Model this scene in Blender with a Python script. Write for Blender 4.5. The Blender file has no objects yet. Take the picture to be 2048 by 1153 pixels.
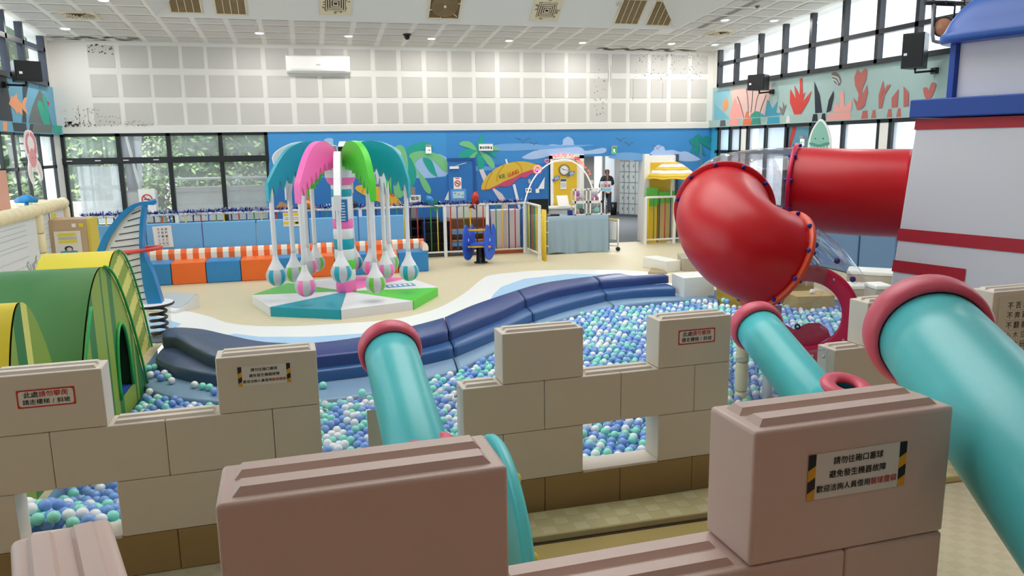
import bpy, bmesh, math, random
from mathutils import Vector, Matrix
random.seed(7)
SC = bpy.context.scene
COL = SC.collection
rad = math.radians

# ------------------------------------------------------------------ camera
F_PX, PITCH, YAW, ROLL, EYE = 1540.0, rad(10.5), rad(14.5), rad(0.8), 2.5
fw = Vector((math.sin(YAW)*math.cos(PITCH), math.cos(YAW)*math.cos(PITCH), -math.sin(PITCH)))
_r0 = Vector((math.cos(YAW), -math.sin(YAW), 0.0))
_u0 = _r0.cross(fw)
RT = _r0*math.cos(ROLL) - _u0*math.sin(ROLL)
UP = _u0*math.cos(ROLL) + _r0*math.sin(ROLL)
CAM = Vector((0, 0, EYE))
cd = bpy.data.cameras.new('camera'); cam = bpy.data.objects.new('camera', cd); COL.objects.link(cam)
cd.sensor_width = 36.0; cd.lens = F_PX/2048*36.0; cd.clip_end = 300; cd.clip_start = .05
cam.matrix_world = Matrix(((RT.x, UP.x, -fw.x, 0), (RT.y, UP.y, -fw.y, 0), (RT.z, UP.z, -fw.z, EYE), (0, 0, 0, 1)))
SC.camera = cam

# ------------------------------------------------------------------ view, world, sun
SC.view_settings.view_transform = 'Standard'; SC.view_settings.look = 'None'
SC.view_settings.gamma = 1; SC.view_settings.use_curve_mapping = False
SC.view_settings.exposure = -0.17
SC.cycles.transparent_max_bounces = 32
W = bpy.data.worlds.new('sky'); SC.world = W; W.use_nodes = True
nt = W.node_tree
bg = nt.nodes['Background']
bg.inputs[0].default_value = (0.86, 0.93, 1.0, 1); bg.inputs[1].default_value = 3.0
def lamp(name, kind, loc, power, rot=(0, 0, 0), size=1.0, size_y=None, col=(1, 1, 1), **kw):
    l = bpy.data.lights.new(name, kind); l.energy = power; l.color = col
    if kind == 'AREA':
        l.shape = 'RECTANGLE' if size_y else 'DISK'; l.size = size
        if size_y: l.size_y = size_y
    for k, v in kw.items(): setattr(l, k, v)
    o = bpy.data.objects.new(name, l); COL.objects.link(o); o.location = loc; o.rotation_euler = rot
    return o
lamp('sun', 'SUN', (0, 0, 20), 4.0, (rad(38), 0, rad(-25)), angle=rad(1), col=(1, .96, .88))
# the luminous ceiling high up in the raised middle of the roof, and the daylight of the long window walls
lamp('roof_light', 'AREA', (2.7, 10.2, 8.2), 900, (0, 0, 0), 9.0, 9.0, (1, .985, .96))
lamp('window_right_daylight', 'AREA', (10.75, 11.0, 3.0), 210, (0, rad(90), 0), 4.0, 14.0, (.9, .96, 1))
lamp('window_left_daylight', 'AREA', (-5.7, 10.5, 3.0), 480, (0, rad(-90), 0), 4.0, 15.0, (.93, .98, 1))

# ------------------------------------------------------------------ where things stand
def ray(x, y): return fw + RT*((x-1024)/F_PX) - UP*((y-576.5)/F_PX)
def at_z(x, y, z=0.0):
    d = ray(x, y); return CAM + d*((z-EYE)/d.z)
def at_y(x, y, Y):
    d = ray(x, y); return CAM + d*(Y/d.y)
def at_x(x, y, X):
    d = ray(x, y); return CAM + d*(X/d.x)
def at_d(x, y, dist): return CAM + ray(x, y)*dist

# ------------------------------------------------------------------ materials
def lin(c):
    if isinstance(c, str):
        c = tuple(int(c[i:i+2], 16)/255 for i in (0, 2, 4))
    return tuple((v/12.92 if v <= .04045 else ((v+.055)/1.055)**2.4) for v in c) + (1.0,)
_M = {}
def mat(name, col, rough=.5, metal=0, bump=0, bscale=60, vary=0, emit=0, spec=.5, coat=0):
    if name in _M: return _M[name]
    m = bpy.data.materials.new(name); m.use_nodes = True
    n = m.node_tree.nodes; l = m.node_tree.links; b = n['Principled BSDF']
    c = lin(col)
    b.inputs['Base Color'].default_value = c; b.inputs['Roughness'].default_value = rough
    b.inputs['Metallic'].default_value = metal; b.inputs['Specular IOR Level'].default_value = spec
    b.inputs['Coat Weight'].default_value = coat
    if emit:
        b.inputs['Emission Color'].default_value = c; b.inputs['Emission Strength'].default_value = emit
    if bump or vary:
        tc = n.new('ShaderNodeTexCoord'); nz = n.new('ShaderNodeTexNoise')
        nz.inputs['Scale'].default_value = bscale; nz.inputs['Detail'].default_value = 4
        l.new(tc.outputs['Object'], nz.inputs['Vector'])
        if bump:
            bp = n.new('ShaderNodeBump'); bp.inputs['Strength'].default_value = bump; bp.inputs['Distance'].default_value = .01
            l.new(nz.outputs['Fac'], bp.inputs['Height']); l.new(bp.outputs['Normal'], b.inputs['Normal'])
        if vary:
            mx = n.new('ShaderNodeMix'); mx.data_type = 'RGBA'; mx.inputs['Factor'].default_value = 1
            k = 1-vary
            mx.inputs[6].default_value = tuple(v*k for v in c[:3])+(1,); mx.inputs[7].default_value = tuple(min(1, v*(1+vary*.6)) for v in c[:3])+(1,)
            l.new(nz.outputs['Fac'], mx.inputs['Factor']); l.new(mx.outputs[2], b.inputs['Base Color'])
    _M[name] = m; return m
def glass(name, tint=(1, 1, 1), refl=.04, rough=.02, milky=0.0, edge=.25, trans=False):
    m = bpy.data.materials.new(name); m.use_nodes = True
    n = m.node_tree.nodes; l = m.node_tree.links; n.clear()
    o = n.new('ShaderNodeOutputMaterial'); t = n.new('ShaderNodeBsdfTransparent'); g = n.new('ShaderNodeBsdfGlossy')
    t.inputs[0].default_value = tuple(tint)+(1,); g.inputs['Roughness'].default_value = rough
    fr = n.new('ShaderNodeLayerWeight'); fr.inputs['Blend'].default_value = .25
    mt = n.new('ShaderNodeMath'); mt.operation = 'MULTIPLY_ADD'; mt.inputs[1].default_value = edge; mt.inputs[2].default_value = refl
    l.new(fr.outputs['Fresnel'], mt.inputs[0])
    mx = n.new('ShaderNodeMixShader'); l.new(mt.outputs[0], mx.inputs[0]); l.new(t.outputs[0], mx.inputs[1]); l.new(g.outputs[0], mx.inputs[2])
    last = mx
    if milky:
        d = n.new('ShaderNodeBsdfTranslucent' if trans else 'ShaderNodeBsdfDiffuse'); d.inputs[0].default_value = (.8, .82, .86, 1)
        m2 = n.new('ShaderNodeMixShader'); m2.inputs[0].default_value = milky
        l.new(mx.outputs[0], m2.inputs[1]); l.new(d.outputs[0], m2.inputs[2]); last = m2
    l.new(last.outputs[0], o.inputs[0]); _M[name] = m; return m
def tile_mat(name, c1, c2, size, mortar=0.0, rough=.55, bump=.0):
    """two-tone checker of square tiles"""
    m = mat(name, c1, rough); n = m.node_tree.nodes; l = m.node_tree.links; b = n['Principled BSDF']
    tc = n.new('ShaderNodeTexCoord'); ck = n.new('ShaderNodeTexChecker'); ck.inputs['Scale'].default_value = 1/size
    mp = n.new('ShaderNodeMapping'); mp.inputs['Location'].default_value = (.0137, .0211, .013)
    ck.inputs[1].default_value = lin(c1); ck.inputs[2].default_value = lin(c2)
    l.new(tc.outputs['Object'], mp.inputs[0]); l.new(mp.outputs[0], ck.inputs[0])
    nz = n.new('ShaderNodeTexNoise'); nz.inputs['Scale'].default_value = .9; nz.inputs['Detail'].default_value = 3
    l.new(tc.outputs['Object'], nz.inputs['Vector'])
    mx = n.new('ShaderNodeMix'); mx.data_type = 'RGBA'; mx.blend_type = 'MULTIPLY'; mx.inputs['Factor'].default_value = .08
    l.new(ck.outputs[0], mx.inputs[6]); l.new(nz.outputs['Color'], mx.inputs[7]); l.new(mx.outputs[2], b.inputs['Base Color'])
    return m

# ------------------------------------------------------------------ mesh builder
class MB:
    def __init__(s): s.v = []; s.f = []; s.mi = []; s.sm = []; s.mats = []
    def m(s, mt):
        if mt not in s.mats: s.mats.append(mt)
        return s.mats.index(mt)
    def add(s, vs, fs, mt, smooth=False, M=None):
        b = len(s.v); k = s.m(mt)
        s.v += [(M @ Vector(v)) if M is not None else Vector(v) for v in vs]
        for f in fs: s.f.append([b+i for i in f]); s.mi.append(k); s.sm.append(smooth)
        return s
    def box(s, c, size, mt, M=None, rz=0):
        x, y, z = (v/2 for v in size); R = Matrix.Translation(c) @ Matrix.Rotation(rz, 4, 'Z')
        if M is not None: R = M @ R
        vs = [(a, b, d) for a in (-x, x) for b in (-y, y) for d in (-z, z)]
        return s.add(vs, [(0, 1, 3, 2), (4, 6, 7, 5), (0, 4, 5, 1), (2, 3, 7, 6), (0, 2, 6, 4), (1, 5, 7, 3)], mt, M=R)
    def box2(s, lo, hi, mt, M=None):
        lo = Vector(lo); hi = Vector(hi); return s.box((lo+hi)/2, hi-lo, mt, M)
    def poly(s, pts, mt, M=None):            # flat n-gon (3-D points)
        pts = [Vector(p).to_3d() for p in pts]
        return s.add(pts, [tuple(range(len(pts)))], mt, M=M)
    def prism(s, pts, h, mt, M=None, side=None):   # 2-D outline extruded along local z
        n = len(pts); vs = [(p[0], p[1], 0) for p in pts] + [(p[0], p[1], h) for p in pts]
        s.add(vs, [tuple(reversed(range(n))), tuple(range(n, 2*n))], mt, M=M)
        return s.add(vs, [(i, (i+1) % n, n+(i+1) % n, n+i) for i in range(n)], side or mt, M=M)
    def tube(s, path, r, mt, n=12, cap=True, M=None, closed=False, mts=None):
        P = [Vector(p) for p in path]; k = len(P); rs = r if isinstance(r, (list, tuple)) else [r]*k
        T = []
        for i in range(k):
            a = P[(i-1) % k] if (closed or i > 0) else P[i]; b = P[(i+1) % k] if (closed or i < k-1) else P[i]
            T.append((b-a).normalized() if (b-a).length > 1e-9 else Vector((0, 0, 1)))
        u = T[0].orthogonal().normalized(); vs = []
        for i in range(k):
            u = (u - T[i]*u.dot(T[i])).normalized(); w = T[i].cross(u)
            vs += [P[i] + (u*math.cos(2*math.pi*j/n) + w*math.sin(2*math.pi*j/n))*rs[i] for j in range(n)]
        rng = range(k if closed else k-1)
        for i in rng:
            a = i*n; b = ((i+1) % k)*n
            fs = [(a+j, a+(j+1) % n, b+(j+1) % n, b+j) for j in range(n)]
            if i == 0: base = len(s.v); s.v += [(M @ v) if M is not None else v for v in vs]
            kk = s.m(mts[i] if mts else mt)
            for f in fs: s.f.append([base+q for q in f]); s.mi.append(kk); s.sm.append(True)
        if cap and not closed:
            for a, rev in ((0, True), ((k-1)*n, False)):
                ring = [base+a+j for j in range(n)]
                s.f.append(ring[::-1] if rev else ring); s.mi.append(s.m(mts[0 if rev else -1] if mts else mt)); s.sm.append(False)
        return s
    def cyl(s, a, b, r, mt, n=16, r2=None): return s.tube([a, b], [r, r if r2 is None else r2], mt, n)
    def lathe(s, prof, mt, n=24, M=None, mts=None, smooth=True, cap=False):   # profile (r, z) turned about local z
        vs = [(r*math.cos(2*math.pi*j/n), r*math.sin(2*math.pi*j/n), z) for r, z in prof for j in range(n)]
        base = len(s.v); s.v += [(M @ Vector(v)) if M is not None else Vector(v) for v in vs]
        for i in range(len(prof)-1):
            kk = s.m(mts[i] if mts else mt)
            for j in range(n):
                q = [i*n+j, i*n+(j+1) % n, (i+1)*n+(j+1) % n, (i+1)*n+j]
                s.f.append([base+t for t in q]); s.mi.append(kk); s.sm.append(smooth)
        for i, rev in ((0, True), (len(prof)-1, False)):
            if cap and prof[i][0] > 1e-4:
                ring = [base+i*n+j for j in range(n)]; s.f.append(ring[::-1] if rev else ring)
                s.mi.append(s.m(mts[min(i, len(mts)-1)] if mts else mt)); s.sm.append(False)
        return s
    def ball(s, c, r, mt, n=16, k=10, sc=(1, 1, 1), M=None, stripes=None):
        vs = []; c = Vector(c)
        for i in range(k+1):
            t = math.pi*i/k
            for j in range(n):
                a = 2*math.pi*j/n
                vs.append(c + Vector((r*sc[0]*math.sin(t)*math.cos(a), r*sc[1]*math.sin(t)*math.sin(a), r*sc[2]*math.cos(t))))
        base = len(s.v); s.v += [(M @ v) if M is not None else v for v in vs]
        for i in range(k):
            for j in range(n):
                q = [i*n+j, (i+1)*n+j, (i+1)*n+(j+1) % n, i*n+(j+1) % n]
                s.f.append([base+t for t in q]); s.sm.append(True)
                s.mi.append(s.m(stripes[j*len(stripes)//n] if stripes else mt))
        return s
    def text(s, body, M, size, mt, align='CENTER', bold=0.0, spacing=1.0):
        vs, fs = text_geo(body, align, 0.0, spacing)
        for k, (dx, dy) in enumerate([(0, 0)] if not bold else [(-bold, 0), (bold, 0), (0, bold*.8), (0, -bold*.8)]):   # heavier strokes
            s.add([(v[0]*size+dx*size, v[1]*size+dy*size, .00004*k) for v in vs], fs, mt, M=M)
        return s
    def build(s, name, parent=None, bevel=0, seg=2, weld=False):
        me = bpy.data.meshes.new(name); me.from_pydata(s.v, [], s.f)
        for m in s.mats: me.materials.append(m)
        me.polygons.foreach_set('material_index', s.mi); me.polygons.foreach_set('use_smooth', s.sm)
        if weld:
            bm = bmesh.new(); bm.from_mesh(me); bmesh.ops.remove_doubles(bm, verts=bm.verts, dist=1e-5)
            bmesh.ops.recalc_face_normals(bm, faces=bm.faces); bm.to_mesh(me); bm.free()
        me.update()
        o = bpy.data.objects.new(name, me); COL.objects.link(o)
        if parent:
            o.parent = parent
            mw = parent.matrix_basis.copy(); pp = parent.parent
            if parent.type != 'EMPTY': mw = Matrix()
            o.matrix_parent_inverse = mw.inverted()
        if bevel:
            md = o.modifiers.new('bevel', 'BEVEL'); md.width = bevel; md.segments = seg; md.limit_method = 'ANGLE'; md.angle_limit = rad(40)
            md.harden_normals = True
            for p in me.polygons: p.use_smooth = True
            try: me.set_sharp_from_angle(angle=rad(35))
            except Exception: pass
        return o
_TXT = {}
def text_geo(body, align, bold, spacing):
    key = (body, align, bold, spacing)
    if key in _TXT: return _TXT[key]
    cu = bpy.data.curves.new('letters', 'FONT'); cu.body = body; cu.align_x = align; cu.align_y = 'CENTER'; cu.offset = bold; cu.space_character = spacing; cu.resolution_u = 2
    o = bpy.data.objects.new('letters', cu); COL.objects.link(o)
    dg = bpy.context.evaluated_depsgraph_get(); dg.update()
    me = bpy.data.meshes.new_from_object(o.evaluated_get(dg))
    r = ([tuple(v.co) for v in me.vertices], [tuple(p.vertices) for p in me.polygons])
    bpy.data.objects.remove(o); bpy.data.curves.remove(cu); bpy.data.meshes.remove(me)
    _TXT[key] = r; return r
def frame(o, r, u):
    """matrix with local x = r, y = u, z = r x u, origin o"""
    r = Vector(r).normalized(); u = Vector(u); u = (u-r*u.dot(r)).normalized(); n = r.cross(u)
    return Matrix(((r.x, u.x, n.x, o[0]), (r.y, u.y, n.y, o[1]), (r.z, u.z, n.z, o[2]), (0, 0, 0, 1)))
def tag(o, label=None, cat=None, group=None, kind=None):
    if label: o['label'] = label
    if cat: o['category'] = cat
    if group: o['group'] = group
    if kind: o['kind'] = kind
    return o
def thing(name, label, cat, loc=(0, 0, 0), rz=0, group=None):
    o = bpy.data.objects.new(name, None); COL.objects.link(o); o.empty_display_size = .05
    o.location = loc; o.rotation_euler = (0, 0, rz)
    return tag(o, label, cat, group)
def struct(o): o['kind'] = 'structure'; return o
def copy_tree(o, parent=None):
    c = o.copy(); COL.objects.link(c)
    if parent:
        c.parent = parent; c.matrix_parent_inverse = o.matrix_parent_inverse.copy()
    for ch in list(o.children): copy_tree(ch, c)
    return c
def smoothpath(pts, n=8, closed=False):
    P = [Vector(p) for p in pts]; k = len(P); out = []
    for i in range(k if closed else k-1):
        if closed: a, b, c, d = P[(i-1) % k], P[i], P[(i+1) % k], P[(i+2) % k]
        else: a, b, c, d = P[max(i-1, 0)], P[i], P[i+1], P[min(i+2, k-1)]
        for j in range(n):
            t = j/n; out.append(.5*((2*b)+(c-a)*t+(2*a-5*b+4*c-d)*t*t+(3*b-a-3*c+d)*t**3))
    if not closed: out.append(P[-1])
    return out

# the palette
WHITE = mat('white_paint', 'F4F3EE', .5); WALLW = mat('plaster_white', 'DCDBD7', .7); PANEL = mat('perforated_panel', 'C2C0BC', .8, bump=.15, bscale=220)
DARKF = mat('dark_window_frame', '1E2328', .4); BLACK = mat('black_plastic', '15161A', .4); PBLACK = mat('print_black', '14141A', .6)
CREAM = mat('cream_block_plastic', 'E2D8CB', .42, bump=.04, bscale=350); CREAM_BOUNCE = mat('bounce_tinted_block_plastic', 'DCC2B8', .42, bump=.04, bscale=350)  # the second is cream tinted pink for red light bounced onto near blocks
TAN = mat('tan_block_foam', 'A68A5C', .55, bump=.05, bscale=300)
TEAL = mat('teal_vinyl', '5AD4DA', .33, bump=.05, bscale=30); ROSE = mat('rose_vinyl', 'EA6078', .38, bump=.12, bscale=25)
RED = mat('red_slide_plastic', 'CC0A1C', .36); MAGENTA = mat('magenta_slide_plastic', 'D81A52', .3)
NAVY = mat('navy_vinyl', '27407F', .32, bump=.12, bscale=14); MIDB = mat('mid_blue_vinyl', '345F96', .3, bump=.15, bscale=14); GREYB = mat('grey_blue_vinyl', '7B9CBB', .36, bump=.08, bscale=14)
SLATE = mat('slate_navy_vinyl', '3D5173', .38, bump=.1, bscale=14)
YEL = mat('yellow_paint', 'E9C92F', .45); REDP = mat('red_paint', 'C4242B', .45); GRN = mat('green_paint', '2E8B4A', .45); BLU = mat('blue_paint', '1F4FA8', .45); NVY = mat('navy_paint', '1A2350', .45)
SBLUE = mat('sky_blue_padding', '6FB0E2', .55, bump=.05, bscale=40); ORNG = mat('orange_vinyl', 'F0702A', .4, bump=.06, bscale=20); BBLUE = mat('bench_blue_vinyl', '2F87C6', .4, bump=.06, bscale=20)
CHROME = mat('metal', 'C9CCD0', .3, metal=.9); STEELW = mat('white_enamel', 'F2F2F0', .35); PINKV = mat('pink_vinyl', 'FF76BE', .4, bump=.1, bscale=18); LIME = mat('lime_vinyl', '55D136', .4, bump=.1, bscale=18); TEALV = mat('turquoise_vinyl', '12A3B8', .4, bump=.1, bscale=18); WVINYL = mat('white_vinyl', 'E8E8EA', .45, bump=.12, bscale=18)
GLASS = glass('window_glass', (.96, .98, 1)); FILM = glass('tinted_glass', (.86, .88, .88), .04, .05, .12); FROST = glass('sunlit_film_glass', (.9, .92, .92), .04, .05, .55, .25, True); SHELL = glass('clear_shell', (.95, .94, .96), .06, .04, .04, .6); ACRYL = glass('clear_acrylic', (.985, .985, .99), .03, .03, .015, .3)
# ================================================================== the room
XL, XR, YB, YF = -5.06, 10.16, 18.4, -6.0
ZW, SL = 4.75, math.tan(rad(4.5))
def zc(y): return ZW + SL*(YB-y)
def wall_grid_panels(b):
    cols = [-4.9, -4.33]
    edges = [(-4.33, -3.82), (-3.72, -3.18), (-3.1, -2.57), (-2.48, -2.06), (-1.98, -1.46), (-1.38, -.88), (-.78, -.29), (-.17, .31), (.41, .91), (1, 1.5), (1.61, 2.09), (2.2, 2.67), (2.78, 3.27), (3.38, 3.85), (3.95, 4.41), (4.53, 5.02), (5.12, 5.57), (5.66, 6.15), (6.25, 6.71), (6.81, 7.28), (7.39, 7.76), (7.87, 8.33), (8.44, 8.87), (8.99, 9.44), (9.55, 9.99)]
    for x0, x1 in edges:
        for z0, z1 in ((4.23, 4.68), (3.63, 4.09), (3.05, 3.5)):
            b.box2((x0, YB-.008, z0), (x1, YB+.02, z1), PANEL)
# --- floors
MATY = tile_mat('yellow_mat', 'DDD2B2', 'D6CAA6', .085)
b = MB()
PITB = [at_z(*p, .0) for p in ((345, 668), (452, 682), (586, 702), (740, 690), (888, 655), (1034, 598), (1183, 567), (1330, 566), (1430, 575))]
far = [(XL, YB+.3, 0), (10.16, YB+.3, 0), (10.16, PITB[-1].y, 0)] + [p for p in reversed(PITB)] + [(-2.0, 10.35, 0), (XL, 10.35, 0)]
b.poly(list(reversed(far)), MATY)
b.poly([(XL, 5.5, 0), (-2.0, 5.5, 0), (-2.0, 10.35, 0), (XL, 10.35, 0)], MATY); b.poly([(XL, 4.9, 0), (-2.8, 4.9, 0), (-2.8, 5.5, 0), (XL, 5.5, 0)], MATY)
b.poly([(XL, YF, 0), (XR, YF, 0), (XR, 4.9, 0), (XL, 4.9, 0)], MATY)
PY1 = PITB[-1].y
b.poly([(8.05, 4.9, 0), (10.16, 4.9, 0), (10.16, PY1, 0), (8.05, PY1, 0)], MATY)
b.poly([(6.65, 10.9, 0), (8.05, 10.9, 0), (8.05, PY1, 0), (6.65, PY1, 0)], MATY)
b.poly([(5.75, 4.9, 0), (8.05, 4.9, 0), (8.05, 7.25, 0), (5.75, 6.75, 0)], MATY)
PITF = mat('pit_floor', '8FB4D8', .6)
b.poly([(-2.8, 4.9, -.3), (8.05, 4.9, -.3), (8.05, 13, -.3), (-2, 13, -.3)], PITF)
for a, c in (((-2, 5.5), (-2, 10.35)), ((-2.8, 5.5), (-2, 5.5)), ((-2.8, 4.9), (-2.8, 5.5)), ((-2.8, 4.9), (7, 4.9)), ((8.05, 7.25), (8.05, 10.9)), ((6.65, 10.9), (8.05, 10.9)), ((6.65, 10.9), (6.65, PY1)), ((5.75, 4.9), (5.75, 6.75)), ((5.75, 6.75), (8.05, 7.25))):
    b.poly([(a[0], a[1], 0), (c[0], c[1], 0), (c[0], c[1], -.3), (a[0], a[1], -.3)], PITF)
floor = struct(b.build('floor'))
b = MB(); WB = mat('white_floor_vinyl', 'EFF0EE', .4); LB = mat('light_blue_floor_vinyl', 'A9CFEF', .4)
wo = [(300, 690), (303, 640), (358, 622), (417, 633), (451, 645), (499, 651.6), (553, 653), (610, 652), (673, 648), (735, 644), (793, 638), (861, 622), (905, 602), (936, 581.5), (958, 563), (980, 551), (1030, 545), (1082, 541), (1202, 540), (1301, 544), (1345, 549)]
wi = [(1320, 556), (1183, 560), (1034, 592), (888, 648), (740, 684), (586, 696), (452, 676), (330, 664), (305, 694)]
WP = smoothpath([at_z(*p, .003) for p in wo], 3) + [at_z(*p, .003) for p in wi]
b.poly(WP, WB)
b.poly([at_z(*p, .006) for p in ((296, 628), (290, 700), (330, 664), (352, 655), (362, 648))], LB)
b.poly([at_z(*p, .006) for p in ((440, 672), (471, 668), (519, 674), (622, 674), (731, 667), (738, 684), (586, 696), (452, 676))], LB)
b.poly([at_z(*p, .006) for p in ((980, 600), (988, 588), (1003, 574), (1048, 558), (1133, 548.5), (1202, 549), (1235, 551), (1183, 560), (1034, 592))], LB)
b.build('painted_floor_zone', floor)
# mat strip along the castle; a dark strip paints the shade between mats
b = MB(); b.box2((-3.2, 3.3, .0), (2.6, 4.28, .03), mat('mat_ochre', 'C6AD6A', .6)); near_mat = tag(b.build('foam_mat', None, .008), 'darker ochre foam floor mat between the near and far castle walls', 'floor mat')
b = MB(); b.box2((-3.2, 4.28, .0), (3.2, 4.35, .004), mat('gap_shade_brown', '4A3B28', .8)); tag(b.build('gap_shade_strip'), 'dark brown strip painted as shade in the gap between two foam mats before the castle wall', 'strip')
b = MB(); b.box2((.6, 4.35, .0), (7.1, 4.675, .05), mat('mat_top', 'D9CC98', .6)); strip = b.build('foam_mat', bevel=.01)
b = MB(); CK = mat('mat_dots', 'E4DAAE', .6)
for i in range(56):
    for j in range(3):
        if (i+j) % 2 == 0: b.box2((.66+i*.11, 4.36+j*.1, .05), (.75+i*.11, 4.45+j*.1, .0515), CK)
b.build('checker_print', strip)
tag(strip, 'pale yellow foam floor mat at the foot of the castle wall with the square opening', 'floor mat')
# --- back wall
b = MB()
b.box2((XL-.3, YB, 2.87), (XR+.3, YB+.25, 7), WALLW)              # upper white part
b.box2((XL-.3, YB-.03, 2.87), (XR+.3, YB, 3.0), WALLW)            # bottom band
wall_grid_panels(b)
MURB = mat('mural_blue', '3888CA', .6, bump=.03, bscale=90, vary=.08)
DOORX0, DOORX1, DOORZ = 6.62, 8.32, 2.2
b.box2((-.85, YB, 0), (DOORX0, YB+.25, 2.87), MURB)
b.box2((DOORX0, YB, DOORZ), (DOORX1, YB+.25, 2.87), MURB)
b.box2((DOORX1, YB, 0), (XR+.3, YB+.25, 2.87), MURB)
b.box2((XL-.3, YB, 0), (-.85, YB+.25, .82), WALLW)
wall_back = struct(b.build('wall_back'))
# mould stains under the ceiling corners
b = MB(); STN = mat('mould_stain', '6A6358', .9)
for (x0, x1, z0, z1, n, s) in ((8.0, 9.9, 4.05, 4.7, 150, .018), (6.9, 7.25, 3.2, 4.65, 50, .02), (-4.95, -3.2, 3.02, 3.4, 210, .015), (-4.3, -3.85, 4.5, 4.7, 24, .03), (-4.9, -4.6, 3.02, 3.12, 40, .03)):
    for i in range(n):
        x = x0+(x1-x0)*random.random(); z = z1-(z1-z0)*random.random()**1.4 if z0 > 3.5 else z0+(z1-z0)*random.random()**1.6
        if z0 < 3.1 and x > -4.2 and z > 3.45-(x+4.9)*.22: continue
        r = s*(.3+random.random()*.7); k = 5
        b.poly([(x+r*(.6+.6*random.random())*math.cos(2*math.pi*j/k), YB-.0325 if z < 3.0 else YB-.0095, z+r*(.5+.5*random.random())*math.sin(2*math.pi*j/k)) for j in range(k)], STN)
for x, za, zb in ((7.35, 3.9, 4.4), (7.95, 3.55, 4.1), (8.75, 3.55, 4.0), (-4.62, 3.05, 3.45), (-4.45, 3.1, 3.4), (7.28, 4.0, 4.3)):
    b.box2((x, YB-.0095, za), (x+.006, YB-.009, zb), STN)
b.build('mould_stain', wall_back)

# --- the beach mural painted on the back wall
MU = frame((0, YB-.001, 0), (1, 0, 0), (0, 0, 1))
def mpts(pts): return [(at_y(*p, YB).x, at_y(*p, YB).z) for p in pts]
class Mural:
    def __init__(s, M, f): s.b = MB(); s.M = M; s.f = f; s.k = 0
    def shape(s, pts, col, smooth=0, name=None):
        s.k += 1; q = [s.f(p) for p in pts]
        if smooth: q = [(v.x, v.y) for v in smoothpath([(a, c, 0) for a, c in q], smooth, True)]
        s.b.poly([(a, c, .0003*s.k) for a, c in q], mat('paint_'+(name or col), col, .6), M=s.M)
    def line(s, pts, w, col, smooth=4):
        s.k += 1; q = smoothpath([(*s.f(p), 0) for p in pts], smooth); L, R2 = [], []
        for i, p in enumerate(q):
            d = (q[min(i+1, len(q)-1)]-q[max(i-1, 0)]).normalized(); n = Vector((-d.y, d.x, 0)); L.append(p+n*w/2); R2.append(p-n*w/2)
        for i in range(len(q)-1):
            s.b.poly([(v.x, v.y, .0003*s.k) for v in (R2[i], R2[i+1], L[i+1], L[i])], mat('paint_'+col, col, .6), M=s.M)
fb = lambda p: (at_y(p[0], p[1], YB).x, at_y(p[0], p[1], YB).z)
m = Mural(MU, fb)
m.shape([(538, 267), (892, 265.5), (892, 420), (538, 420)], '3B90D0')
m.shape([(536, 357), (892, 355), (892, 470), (536, 470)], '2A72B8')
m.shape([(892, 330), (1090, 327), (1090, 470), (892, 470)], '2B74BC')
for c in ([(640, 350), (655, 300), (648, 280), (665, 277), (668, 290), (690, 300), (770, 350)], [(800, 352), (850, 310), (892, 315), (892, 352)], [(650, 350), (680, 335), (760, 333), (840, 352)]): m.shape(c, '9DBEE6', 3)
# clouds
m.shape([(1044, 316), (1050, 311), (1066, 303), (1078, 300), (1088, 293), (1104, 289), (1124, 290), (1126, 280), (1136, 273.5), (1146, 280), (1149, 291), (1164, 296), (1172, 302), (1205, 296), (1213, 300), (1205, 307), (1170, 309), (1150, 312), (1120, 312), (1098, 313), (1080, 317), (1060, 319)], 'A6C0E8', 3)
m.shape([(990, 290), (1050, 287), (1100, 291), (1190, 290), (1100, 298), (1000, 302)], '6FA6DD', 3)
m.shape([(1300, 308), (1308, 300), (1309, 294), (1318, 290), (1328, 294), (1331, 301), (1345, 300), (1360, 304), (1372, 303), (1390, 312), (1400, 320), (1370, 323), (1320, 314)], 'A6C0E8', 3)
m.shape([(1225, 309), (1250, 305), (1285, 308), (1330, 322), (1225, 318)], '6FA6DD', 3)
m.shape([(893, 330), (960, 332), (1010, 338), (940, 343), (893, 345)], '5C9AD8', 3)
for x, y, s in ((1046, 280, 15), (1068, 287, 8), (1241, 279, 10), (1258, 287, 10), (1315, 294, 11), (1268, 276, 0)):
    if s: m.line([(x-s, y-s*.25), (x-s*.4, y-s*.1), (x, y+s*.45), (x+s*.3, y), (x+s, y-s*.3)], .012, '5A5F6E')
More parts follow.
